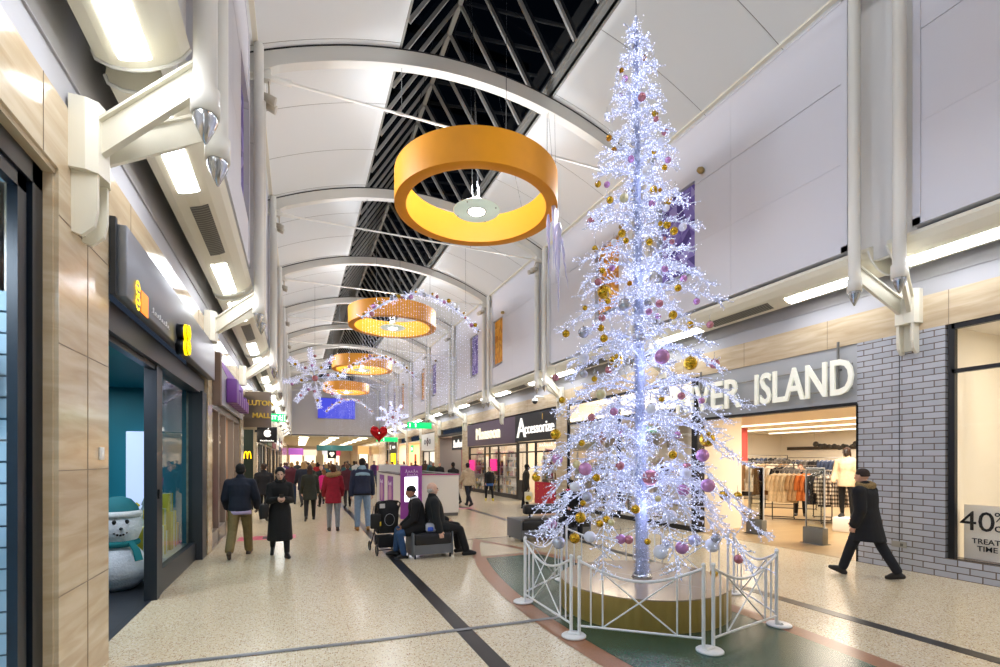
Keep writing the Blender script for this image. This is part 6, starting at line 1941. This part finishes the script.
def head_mb(J, parts):
    S = J['S']; mb = MB(); Mh = Matrix((J['hs'], J['hf'], J['hu'])).transposed().to_4x4(); Mh.translation = J['hc']
    for (c, r) in parts:
        m = MB().ball((c[0] * S, c[1] * S, c[2] * S), (r[0] * S, r[1] * S, r[2] * S), 18, 12)
        mb.add([Mh @ Vector(v) for v in m.v], m.f, 0, True)
    return mb
HAIR = {
    'short': [((0, -.022, .040), (.083, .095, .090)), ((0, -.045, -.01), (.076, .062, .07))],
    'bun': [((0, -.022, .040), (.084, .097, .091)), ((0, -.05, -.01), (.08, .06, .08)), ((0, -.09, .075), (.05, .05, .05))],
    'curly': [((0, -.02, .045), (.092, .102, .095)), ((0, -.045, -.015), (.085, .065, .075)), ((.05, -.03, .09), (.05, .05, .05)), ((-.05, -.03, .09), (.05, .05, .05))],
    'long': [((0, -.022, .038), (.086, .099, .094)), ((0, -.062, -.06), (.088, .055, .14)), ((0, -.085, -.17), (.085, .045, .14)), ((.045, -.08, -.26), (.04, .035, .11)), ((-.045, -.08, -.26), (.04, .035, .11))],
    'ring': [((0, -.052, -.03), (.082, .052, .05)), ((.064, -.02, -.02), (.022, .05, .035)), ((-.064, -.02, -.02), (.022, .05, .035))],
    'hat': [((0, -.018, .050), (.082, .098, .080)), ((0, -.028, .012), (.082, .092, .035))],
}
SKIN = {'l': '#c99a80', 'm': '#a06f52', 'd': '#4a3026', 'p': '#d9b09a'}
def person(label, loc, face, p, top=None, legs=None, shoes=None, hair=None, extra=None, skin='l', voxel=.010, cat='person', name='person', group=None, eyes=False):
    """top: (part name, colour, growth, length, flare); legs: (name, colour); shoes: (name, colour, boot)"""
    rz = math.atan2(-face[0], face[1])
    t = thing(name, label, cat, (loc[0], loc[1], loc[2] if len(loc) > 2 else 0), rz, group, local=True)
    J = fk(p)
    fine = voxel <= .012
    sk = mat(SKIN.get(skin, skin), .5, noise=.06, scale=14)
    me = fuse(body_mb(J, p, fine), voxel if not fine else .0075, 2); me.materials.append(sk); link('body', me, t)
    v2 = max(voxel, .012)
    if top:
        nm, c, g, ln, fl = top[:5]
        me = fuse(top_mb(J, p, g, ln, fl, thick=top[5] if len(top) > 5 else 1), v2, 4); me.materials.append(mat(c, .85, noise=.12, scale=16, bump=.25)); link(nm, me, t)
    if legs:
        me = fuse(trousers_mb(J, p, legs[2] if len(legs) > 2 else .014, legs[3] if len(legs) > 3 else .045), v2, 3); me.materials.append(mat(legs[1], .85, noise=.12, scale=18, bump=.2)); link(legs[0], me, t)
    if shoes:
        for q in 'LR':
            me = fuse(shoe_mb(J, q, shoes[2] if len(shoes) > 2 else 0), v2, 3); me.materials.append(mat(shoes[1], .5)); link(shoes[0], me, t)
    if hair:
        me = fuse(head_mb(J, HAIR[hair[0]]), v2, 3); me.materials.append(mat(hair[1], .8, noise=.25, scale=40, bump=.5)); link('hat' if hair[0] == 'hat' else 'hair', me, t)
    if eyes:
        S = J['S']
        for q in (-1, 1):
            c = J['hc'] + J['hf'] * .090 * S + J['hs'] * q * .031 * S + J['hu'] * .012 * S
            link('eye', MB().ball(c, .0105 * S, 10, 8).mesh('eye', mat('#1b1512', .25)), t)
        c = J['hc'] + J['hf'] * .094 * S - J['hu'] * .058 * S
        link('mouth', MB().tube([c - J['hs'] * .022 * S - J['hf'] * .006, c + J['hf'] * .002, c + J['hs'] * .022 * S - J['hf'] * .006], .0055 * S, 6).mesh('mouth', mat('#8d5448', .5)), t)
    if extra: extra(t, J)
    return t
def part(t, name, mb, m, voxel=None, smooth=3):
    if voxel:
        me = fuse(mb, voxel, smooth); me.materials.append(m)
    else: me = mb.mesh(name, m)
    return link(name, me, t)
WALK1 = dict(legL=(20, 4, 2, -8), legR=(-16, 22, 2, 26), armL=(-18, 8, 14, 0), armR=(18, 8, 22, 0), lean=4)
WALK2 = dict(legL=(-17, 24, 2, 28), legR=(20, 5, 2, -8), armL=(18, 8, 22, 0), armR=(-16, 8, 14, 0), lean=4)
def P(base, **k):
    d = dict(base); d.update(k); return d
def fur_ring(c, r=.12, col='#9a7c52', rz=.055):
    def f(t, J):
        S = J['S']; mb = MB(); rr_ = random.Random(2)
        cc = J['nb'] + J['up'] * .03 * S - J['fw'] * .02
        for i in range(22):
            a = 2 * PI * i / 22
            mb.ball(cc + Vector((r * math.cos(a) * 1.05, r * math.sin(a) * .9, .02 * math.sin(a + 1) - .012)), rz + .012 * rr_.random(), 10, 7)
        part(t, 'fur_trim', mb, mat(col, .95, noise=.35, scale=60, bump=1.0), .014, 1)
        hb_ = MB().ball(cc + Vector((0, -.07, -.055)), (.11, .048, .085), 14, 10)
        part(t, 'hood', hb_, mat(c, .9), .016, 2)
    return f

# --- the walkers on the left
def shirt_hem(t, J):
    S = J['S']; X = Vector((1, 0, 0))
    mb = loft(MB(), [(J['pel'] + J['up'] * z * S, X * (.19 * S), J['fw'] * (.138 * S)) for z in (-.135, -.05)])
    part(t, 'shirt_hem', mb, mat('#b9a8cf', .85))
    part(t, 'back_pocket', MB().cbox(J['pel'] + Vector((.08, -.145, -.16)), (.1, .02, .012)), mat('#3b3122', .8))
person('man walking away in a navy hoodie with a lilac shirt hem and khaki trousers', (-1.0, 10.2), (0.05, 1), P(WALK2, h=1.79, wide=1.0, armL=(6, 14, 38, 8), armR=(4, 16, 40, 8)), ('hoodie', '#131a2b', .034, -.08, 0, 1.12), ('trousers', '#75653f', .024, .06), ('shoe', '#3a2a20'), ('short', '#0c0a09'), shirt_hem, 'd')
def phone_bits(t, J):
    S = J['S']
    sc_ = [((0, -.02, .035), (.092, .108, .104)), ((0, -.035, -.06), (.088, .088, .10)), ((0, .012, -.135), (.105, .10, .06))]
    hm = head_mb(J, sc_)
    # cut the face opening: drop the volume in front of the face
    me = fuse(hm, .010, 3)
    bm = bmesh.new(); bm.from_mesh(me)
    kill = []
    for v in bm.verts:
        d = v.co - J['hc']; f = d.dot(J['hf']) / S; s_ = d.dot(J['hs']) / S; u = d.dot(J['hu']) / S
        if f > .035 and (s_ / .062) ** 2 + ((u + .012) / .088) ** 2 < 1: kill.append(v)
    bmesh.ops.delete(bm, geom=kill, context='VERTS'); bm.to_mesh(me); bm.free()
    me.materials.append(mat('#08080a', .9)); link('headscarf', me, t)
    mid = (J['wrL'] + J['wrR']) / 2 + Vector((0, .10, .045))
    part(t, 'phone', MB().cbox(mid, (.07, .012, .14), rot=(-.7, 0, 0)), mat('#16171b', .3))
    b = Vector((.27, .02, J['pel'].z - .02))
    hb_ = part(t, 'handbag', MB().rbox((b.x - .07, b.y - .15, b.z - .14), (b.x + .07, b.y + .15, b.z + .12), .04, 3), mat('#0c0b0c', .6))
    link('strap', MB().tube([b + Vector((0, -.1, .1)), J['shR'] + Vector((-.02, -.06, .06)), J['shR'] + Vector((-.02, .05, .05)), b + Vector((0, .1, .1))], .012, 6).mesh('strap', mat('#0c0b0c', .6)), hb_)
person('woman in a black headscarf and long black coat walking towards us with a phone', (-.31, 9.9), (.1, -1), P(WALK1, h=1.70, f=True, sw=.165, head=(4, 14), armL=(14, 6, 88, 34), armR=(14, 6, 88, 34), lean=1, legL=(14, 3, 2, -4), legR=(-12, 24, 2, 26)), ('coat', '#0a0a0c', .030, -.62, .05), ('leggings', '#0b0b0d', .011, .044), ('boot', '#0c0b0b', .55), None, phone_bits, 'p', eyes=True)
person('shopper in a black jacket walking away just behind the man in khaki trousers', (-.95, 16.1), (.05, 1), P(WALK1, h=1.76, wide=1.05), ('jacket', '#12141a', .035, -.14, 0), ('trousers', '#101116'), ('shoe', '#0c0c0c'), ('short', '#3b2c22'), None, 'l', .014)
person('woman with long brown hair walking away in a dark olive parka and black leggings', (.33, 15.5), (.02, 1), P(WALK2, h=1.69, f=True, sw=.165, armL=(6, 10, 30, 0), armR=(6, 10, 30, 0)), ('parka', '#23281f', .036, -.26, .04), ('leggings', '#0d0d0f', .012, .046), ('boot', '#15110f', .3), ('long', '#3a241a'), None, 'l', .013)
person('girl in a bright pink jacket standing beyond the olive parka', (.92, 19.6), (-.3, 1), P(WALK1, h=1.50, f=True, sw=.15), ('jacket', '#d01d78', .03, -.12, 0), ('leggings', '#111114', .013, .048), ('shoe', '#161414'), ('long', '#7a5230'), None, 'l', .016)
person('woman walking away in a crimson coat with a fur trimmed hood and grey jeans', (.83, 13.0), (.03, 1), P(WALK1, h=1.70, f=True, sw=.17, armL=(4, 12, 40, 6), armR=(4, 12, 40, 6), legL=(6, 10, 1, 0), legR=(-8, 10, 1, 10)), ('coat', '#8d1029', .034, -.20, .02), ('jeans', '#7d8288', .014, .048), ('boot', '#34221a', .32), ('bun', '#4a3022'), fur_ring('#8d1029'), 'l', .012)
person('shopper in a maroon coat and black trousers beyond the crimson coat', (1.75, 19.3), (0, 1), P(WALK2, h=1.72), ('coat', '#4a1422', .034, -.24, .02), ('trousers', '#111114'), ('shoe', '#0d0d0d'), ('short', '#5b4331'), None, 'l', .016)
def yoke(t, J):
    S = J['S']; mb = MB()
    limb(mb, J['shL'] + Vector((.03, 0, .015)), J['shR'] + Vector((-.03, 0, .015)), .080 * S, .080 * S)
    limb(mb, J['nb'] - J['up'] * .02, J['nb'] + J['up'] * .05, .10 * S, .085 * S)
    loft(mb, [(J['pel'] + J['up'] * z * S, Vector((1, 0, 0)) * rx * S, J['fw'] * ry * S) for z, rx, ry in ((.36, .208, .150), (.41, .200, .148), (.47, .14, .11))])
    part(t, 'pale_blue_yoke', mb, mat('#86a3b5', .85, bump=.2, noise=.1), .014, 3)
    part(t, 'waistband', loft(MB(), [(J['pel'] + J['up'] * z * S, Vector((1, 0, 0)) * .212 * S, J['fw'] * .157 * S) for z in (-.11, -.06)]), mat('#10131c', .9))
person('tall man walking away in a pale blue and navy jacket with light blue jeans', (1.52, 12.75), (.02, 1), P(WALK2, h=1.85, wide=1.02, legL=(4, 4, 3, 0), legR=(3, 10, 4, 8), armL=(-4, 10, 16, 0), armR=(6, 10, 14, 0)), ('jacket', '#1d2640', .036, -.08, 0, 1.1), ('jeans', '#7890ad', .018, .052), ('boot', '#9a6f36', .18), ('short', '#1d1410'), yoke, 'l', .012)
# --- the pair on the bench
def left_sitter(t, J):
    part(t, 'white_collar', loft(MB(), [(J['nb'] + J['up'] * z, Vector((1, 0, 0)) * .082, J['fw'] * .078) for z in (.0, .05)]), mat('#d8d8d4', .8))
    sk_ = MB()
    for nm in 'LR': limb(sk_, J['hip' + nm], J['hip' + nm].lerp(J['knee' + nm], .62), .128, .105)
    part(t, 'coat_skirt', sk_, mat('#0c0c0e', .9), .014, 3)
SIT = dict(sit=.47, legL=(82, 84, 6, 0), legR=(84, 86, 6, 0))
person('seated person in a black coat, cap and blue jeans facing the pushchair on the bench', (2.12, 8.94), (-1, .12), P(SIT, h=1.68, lean=14, head=(0, 14), armL=(8, 5, 42, 20), armR=(10, 5, 40, 20), legL=(74, 86, 7, 0), legR=(80, 74, 6, 0)), ('coat', '#0c0c0f', .042, -.10, 0), ('jeans', '#2c4a70', .016, .05), ('shoe', '#0e0e10'), ('hat', '#0c0d12'), left_sitter, 'm', .011)
def old_man(t, J):
    sk_ = MB()
    for nm in 'LR': limb(sk_, J['hip' + nm], J['hip' + nm].lerp(J['knee' + nm], .45), .122, .105)
    part(t, 'jacket_skirt', sk_, mat('#101416', .85), .014, 3)
person('seated elderly man with thin grey hair and dark coat on the bench', (2.40, 8.86), (1, -.08), P(SIT, h=1.76, lean=-8, belly=.03, head=(6, 2), armR=(4, 10, 12, 0), armL=(16, 8, 48, 10), legR=(80, 62, 5, 0), legL=(84, 80, 6, 0)), ('coat', '#101518', .042, -.10, 0), ('trousers', '#0d0d10', .024, .056), ('shoe', '#0b0b0c'), ('ring', '#b9b4ac'), old_man, 'p', .010, eyes=True)
bg = thing('backpack', 'pale grey and blue bag lying between the two seated people', 'bag', (2.28, 8.74, .47), 0, None, local=True)
obj('body', MB().rbox((-.11, -.07, 0), (.11, .07, .17), .05, 4), mat('#b9bcc9', .6), bg)
obj('blue_pocket', MB().rbox((-.09, -.085, .02), (.02, -.05, .10), .02, 3), mat('#2f59c9', .6), bg)
obj('strap', MB().tube([(-.06, 0, .16), (-.03, 0, .23), (.03, 0, .23), (.06, 0, .16)], .01, 6), mat('#4a4d58', .6), bg)
# --- right side of the mall
def beige_hood(t, J): part(t, 'hood', MB().ball(J['nb'] + Vector((0, -.07, -.01)), (.12, .08, .10), 14, 10), mat('#b9a68c', .9), .014, 2)
person('man walking away in a beige hoodie and navy trousers beside the white kiosk', (6.14, 17.9), (-.25, 1), P(WALK2, h=1.74, wide=1.05), ('hoodie', '#b9a68c', .036, -.10, 0, 1.1), ('trousers', '#151a29', .016), ('shoe', '#0f0f12'), ('short', '#17110e'), beige_hood, 'm', .013)
person('shopper in a black jacket close behind the man in the beige hoodie', (5.95, 19.2), (-.2, 1), P(WALK1, h=1.76), ('jacket', '#101115', .034, -.12, 0), ('trousers', '#0f1014'), ('shoe', '#0c0c0c'), ('short', '#100c0a'), None, 'm', .018)
def yellow_pads(t, J):
    part(t, 'blue_sash', loft(MB(), [(J['pel'] + J['up'] * z, Vector((1, 0, 0)) * .185, J['fw'] * .14) for z in (-.16, -.05)]), mat('#2a5a9a', .8))
person('short person in black with a blue hem and yellow boots before the purple shop', (7.85, 20.0), (-.3, -1), P(WALK1, h=1.52, sw=.16, legL=(8, 3, 8, 0), legR=(-6, 6, 8, 6)), ('jacket', '#0e0f12', .03, -.08, 0), ('trousers', '#121318', .014), ('boot', '#e3c81a', .2), ('short', '#6a4a30'), yellow_pads, 'l', .014, eyes=True)
def yellow_bag(t, J):
    w = J['wrR'] + J['hdR'] * .08
    b = part(t, 'carrier_bag', MB().rbox((w.x - .05, w.y - .15, w.z - .46), (w.x + .05, w.y + .15, w.z - .10), .03, 3), mat('#e8e2c8', .5))
    link('yellow_print', MB().ball((w.x + .045, w.y, w.z - .32), (.015, .11, .1), 12, 8).mesh('print', mat('#e0bc1c', .5)), b)
    link('strap', MB().tube([(w.x, w.y - .08, w.z - .12), w, (w.x, w.y + .08, w.z - .12)], .008, 5).mesh('strap', mat('#e8e2c8', .5)), b)
person('woman in a dark coat carrying a yellow carrier bag below the black shop sign', (7.85, 16.3), (.85, -.5), P(WALK1, h=1.66, f=True, armR=(6, 10, 8, 0), legL=(6, 3, 3, 0), legR=(-4, 6, 3, 0)), ('coat', '#2b2721', .036, -.26, .02), ('trousers', '#0e0e10', .02, .055), ('shoe', '#0c0c0c'), ('curly', '#0e0b0a'), yellow_bag, 'd', .012, eyes=True)
def parka_fur(t, J):
    fur_ring('#101219', .098, '#8a744c', .042)(t, J)
    part(t, 'sleeve_badge', MB().ball(J['shL'].lerp(J['elL'], .35) + Vector((-.075, 0, 0)), (.01, .02, .03), 8, 6), mat('#4a3238', .7))
person('person striding past the grey brick pier in a long black parka and brown hat', (8.10, 4.68), (-.12, 1), P(WALK1, h=1.72, lean=5, legL=(24, 6, 3, -14), legR=(-20, 10, 2, 16), armL=(-8, 10, 28, 6), armR=(10, 10, 30, 6), head=(4, 6), toe=4), ('parka', '#0d0f15', .042, -.34, .03, 1.15), ('trousers', '#0f121b', .020, .055), ('shoe', '#17120e'), ('hat', '#2d1f18'), parka_fur, 'l', .010)
def pink_scarf(t, J): part(t, 'scarf', MB().tube([J['nb'] + Vector((.10 * math.cos(a * PI / 8), .095 * math.sin(a * PI / 8), .02)) for a in range(16)], .035, 8, closed=True), mat('#c22862', .9))
person('seated person in black with a pink scarf on the long bench behind the tree', (5.92, 9.85, 0), (-.35, -1), P(SIT, h=1.68, lean=8, head=(0, 10), armL=(30, 8, 50, 16), armR=(30, 8, 50, 16)), ('coat', '#111216', .036, -.10, 0), ('trousers', '#101116', .02, .05), ('shoe', '#0d0d0d'), ('long', '#1d1512'), pink_scarf, 'l', .014, eyes=True)
person('shop assistant with brown hair behind the rails in the clothes shop', (14.9, 10.6), (-.8, -.6), P(WALK1, h=1.68, f=True, legL=(2, 2, 3, 0), legR=(-2, 2, 3, 0), armL=(10, 8, 30, 0), armR=(10, 8, 30, 0)), ('top', '#16161a', .02, -.08, 0), ('trousers', '#121216'), ('shoe', '#0d0d0d'), ('bun', '#6b3f22'), None, 'p', .014, eyes=True)
# --- shop mannequins
STANDP = dict(legL=(3, 2, 3, 0), legR=(-4, 4, 3, 0), armL=(4, 12, 20, 0), armR=(2, 12, 26, 0), lean=0)
def plinth(w, h):
    def f(t, J): link('plinth', MB().rbox((-w, -w, -h), (w, w, 0), .01, 2).mesh('plinth', mat('#efeae0', .4)), t)
    return f
person('mannequin with brown hair in a beige jacket and black trousers on a white plinth', (12.75, 7.85, .36), (-.9, -.3), P(STANDP, h=1.78, f=True), ('jacket', '#d8c0a0', .032, -.16, .02), ('trousers', '#0f0f12', .012, .04), ('shoe', '#0f0f12'), ('long', '#3a2318'), plinth(.25, .355), '#2b2320', .014, 'mannequin', 'mannequin')
person('mannequin in a dark checked coat in the clothes shop window nearest the entrance', (9.85, 11.3, .1), (-1, -.3), P(STANDP, h=1.78, f=True), ('coat', '#1b1b20', .036, -.34, .03), ('trousers', '#131317', .012, .04), ('shoe', '#0f0f12'), None, plinth(.3, .095), '#d8cfc2', .016, 'mannequin', 'mannequin')
person('mannequin in a black jacket in the clothes shop window, middle of three', (9.85, 12.9, .1), (-1, -.5), P(STANDP, h=1.8, armL=(20, 14, 50, 10)), ('jacket', '#101014', .036, -.10, 0), ('trousers', '#22222a', .014, .045), ('shoe', '#0f0f12'), None, plinth(.3, .095), '#d8cfc2', .016, 'mannequin', 'mannequin')
person('mannequin in a charcoal dress coat at the far end of the clothes shop window', (9.85, 14.3, .1), (-1, -.5), P(STANDP, h=1.76, f=True), ('coat', '#26262c', .034, -.40, .05), ('trousers', '#131317', .012, .04), ('shoe', '#0f0f12'), None, plinth(.3, .095), '#d8cfc2', .016, 'mannequin', 'mannequin')

# --- the crowd farther down the mall: four builds, each copied with its own clothes
COLS = [('black', '#101115'), ('navy', '#161d30'), ('charcoal', '#2b2c30'), ('dark green', '#22301f'), ('brown', '#4a3626'), ('grey', '#6b6d70'), ('burgundy', '#4f1526'), ('blue', '#2b4a80'), ('white', '#c9c9c6'), ('red', '#a01822'), ('tan', '#a5875f'), ('teal', '#1e5a60'), ('purple', '#4d2a66'), ('mustard', '#b5892a')]
HC = [('dark haired', '#120d0b'), ('brown haired', '#4a3020'), ('fair haired', '#a88656'), ('grey haired', '#8d8a86')]
protos = []
for i, (pz, hr, tp) in enumerate(((WALK1, 'short', ('jacket', '#111111', .034, -.12, 0)), (WALK2, 'long', ('coat', '#111111', .034, -.28, .03)), (P(STANDP, armL=(12, 10, 60, 10)), 'short', ('jacket', '#111111', .04, -.10, 0)), (WALK2, 'curly', ('coat', '#111111', .034, -.2, .02)))):
    protos.append(dict(pose=pz, hair=hr, top=tp, root=None))
rr = random.Random(33)
placed = []
spots = []
def free(x, y): 
    if 2.2 < x < 5.4 and 14 < y < 21: return False
    return all((x - a) ** 2 + (y - b) ** 2 > .55 for a, b in placed)
def spot(xa, xb, ya, yb):
    for _ in range(200):
        x, y = rr.uniform(xa, xb), rr.uniform(ya, yb)
        if free(x, y): placed.append((x, y)); return x, y
placed += [(.33, 15.5), (.92, 19.6), (1.75, 19.3), (-.95, 16.1), (6.14, 17.9), (5.95, 19.2), (7.85, 20.0)]
crowd = [spot(-.9, 1.3, 20, 25) for _ in range(7)] + [spot(-.9, 3.8, 25, 33) for _ in range(13)] + [spot(-.8, 5.5, 33, 46) for _ in range(15)] + [spot(6.6, 8.6, 27, 34) for _ in range(6)] + [spot(7.2, 8.8, 36, 50) for _ in range(5)] + [spot(1, 7, 46, 60) for _ in range(8)]
combos = [(i % 4, c, h) for i, (c, h) in enumerate((c, h) for h in range(4) for c in range(len(COLS)))]
rr.shuffle(combos)
AREA = lambda x, y: 'outside the red shop front' if (x > 6 and y < 35) else 'near the orange shop' if x > 6.9 else 'in the nearer crowd by the left shops' if y < 25 else 'in the middle of the mall crowd' if y < 33 else 'in the far mall crowd' if y < 46 else 'under the far low ceiling'
for i, (x, y) in enumerate(crowd):
    k, ci, hi = combos[i % len(combos)]
    pr = protos[k]
    cname, ccol = COLS[ci]; hname, hcol = HC[hi]
    if i % 2 and ci > 7: cname, ccol = COLS[ci]
    face_dir = (rr.uniform(-.3, .3), 1 if rr.random() < .55 else -1)
    rz = math.atan2(-face_dir[0], face_dir[1])
    lab = '%s shopper in a %s %s %s' % (hname, cname, pr['top'][0], AREA(x, y))
    if pr['root'] is None:
        t = person(lab, (x, y), face_dir, P(pr['pose'], h=1.72, f=k in (1, 3)), pr['top'], ('trousers', '#14151a'), ('shoe', '#0d0d0d'), (pr['hair'], '#120d0b'), None, 'l', .024, group='distant shoppers')
        pr['root'] = t
    else:
        t = dup(pr['root'], (x, y, 0), rz, lab, 'distant shoppers')
    s_ = rr.uniform(.92, 1.06); t.scale = (s_, s_, s_)
    for ch in t.children:
        nm = ch.name.split('.')[0]
        col = {'jacket': ccol, 'coat': ccol, 'hair': hcol, 'body': rr.choice(['#c99a80', '#a06f52', '#5a3c2e', '#d9b09a']), 'trousers': rr.choice(['#14151a', '#20304a', '#2b2b2f'])}.get(nm)
        if col:
            ch.material_slots[0].link = 'OBJECT'; ch.material_slots[0].material = mat(col, .8)
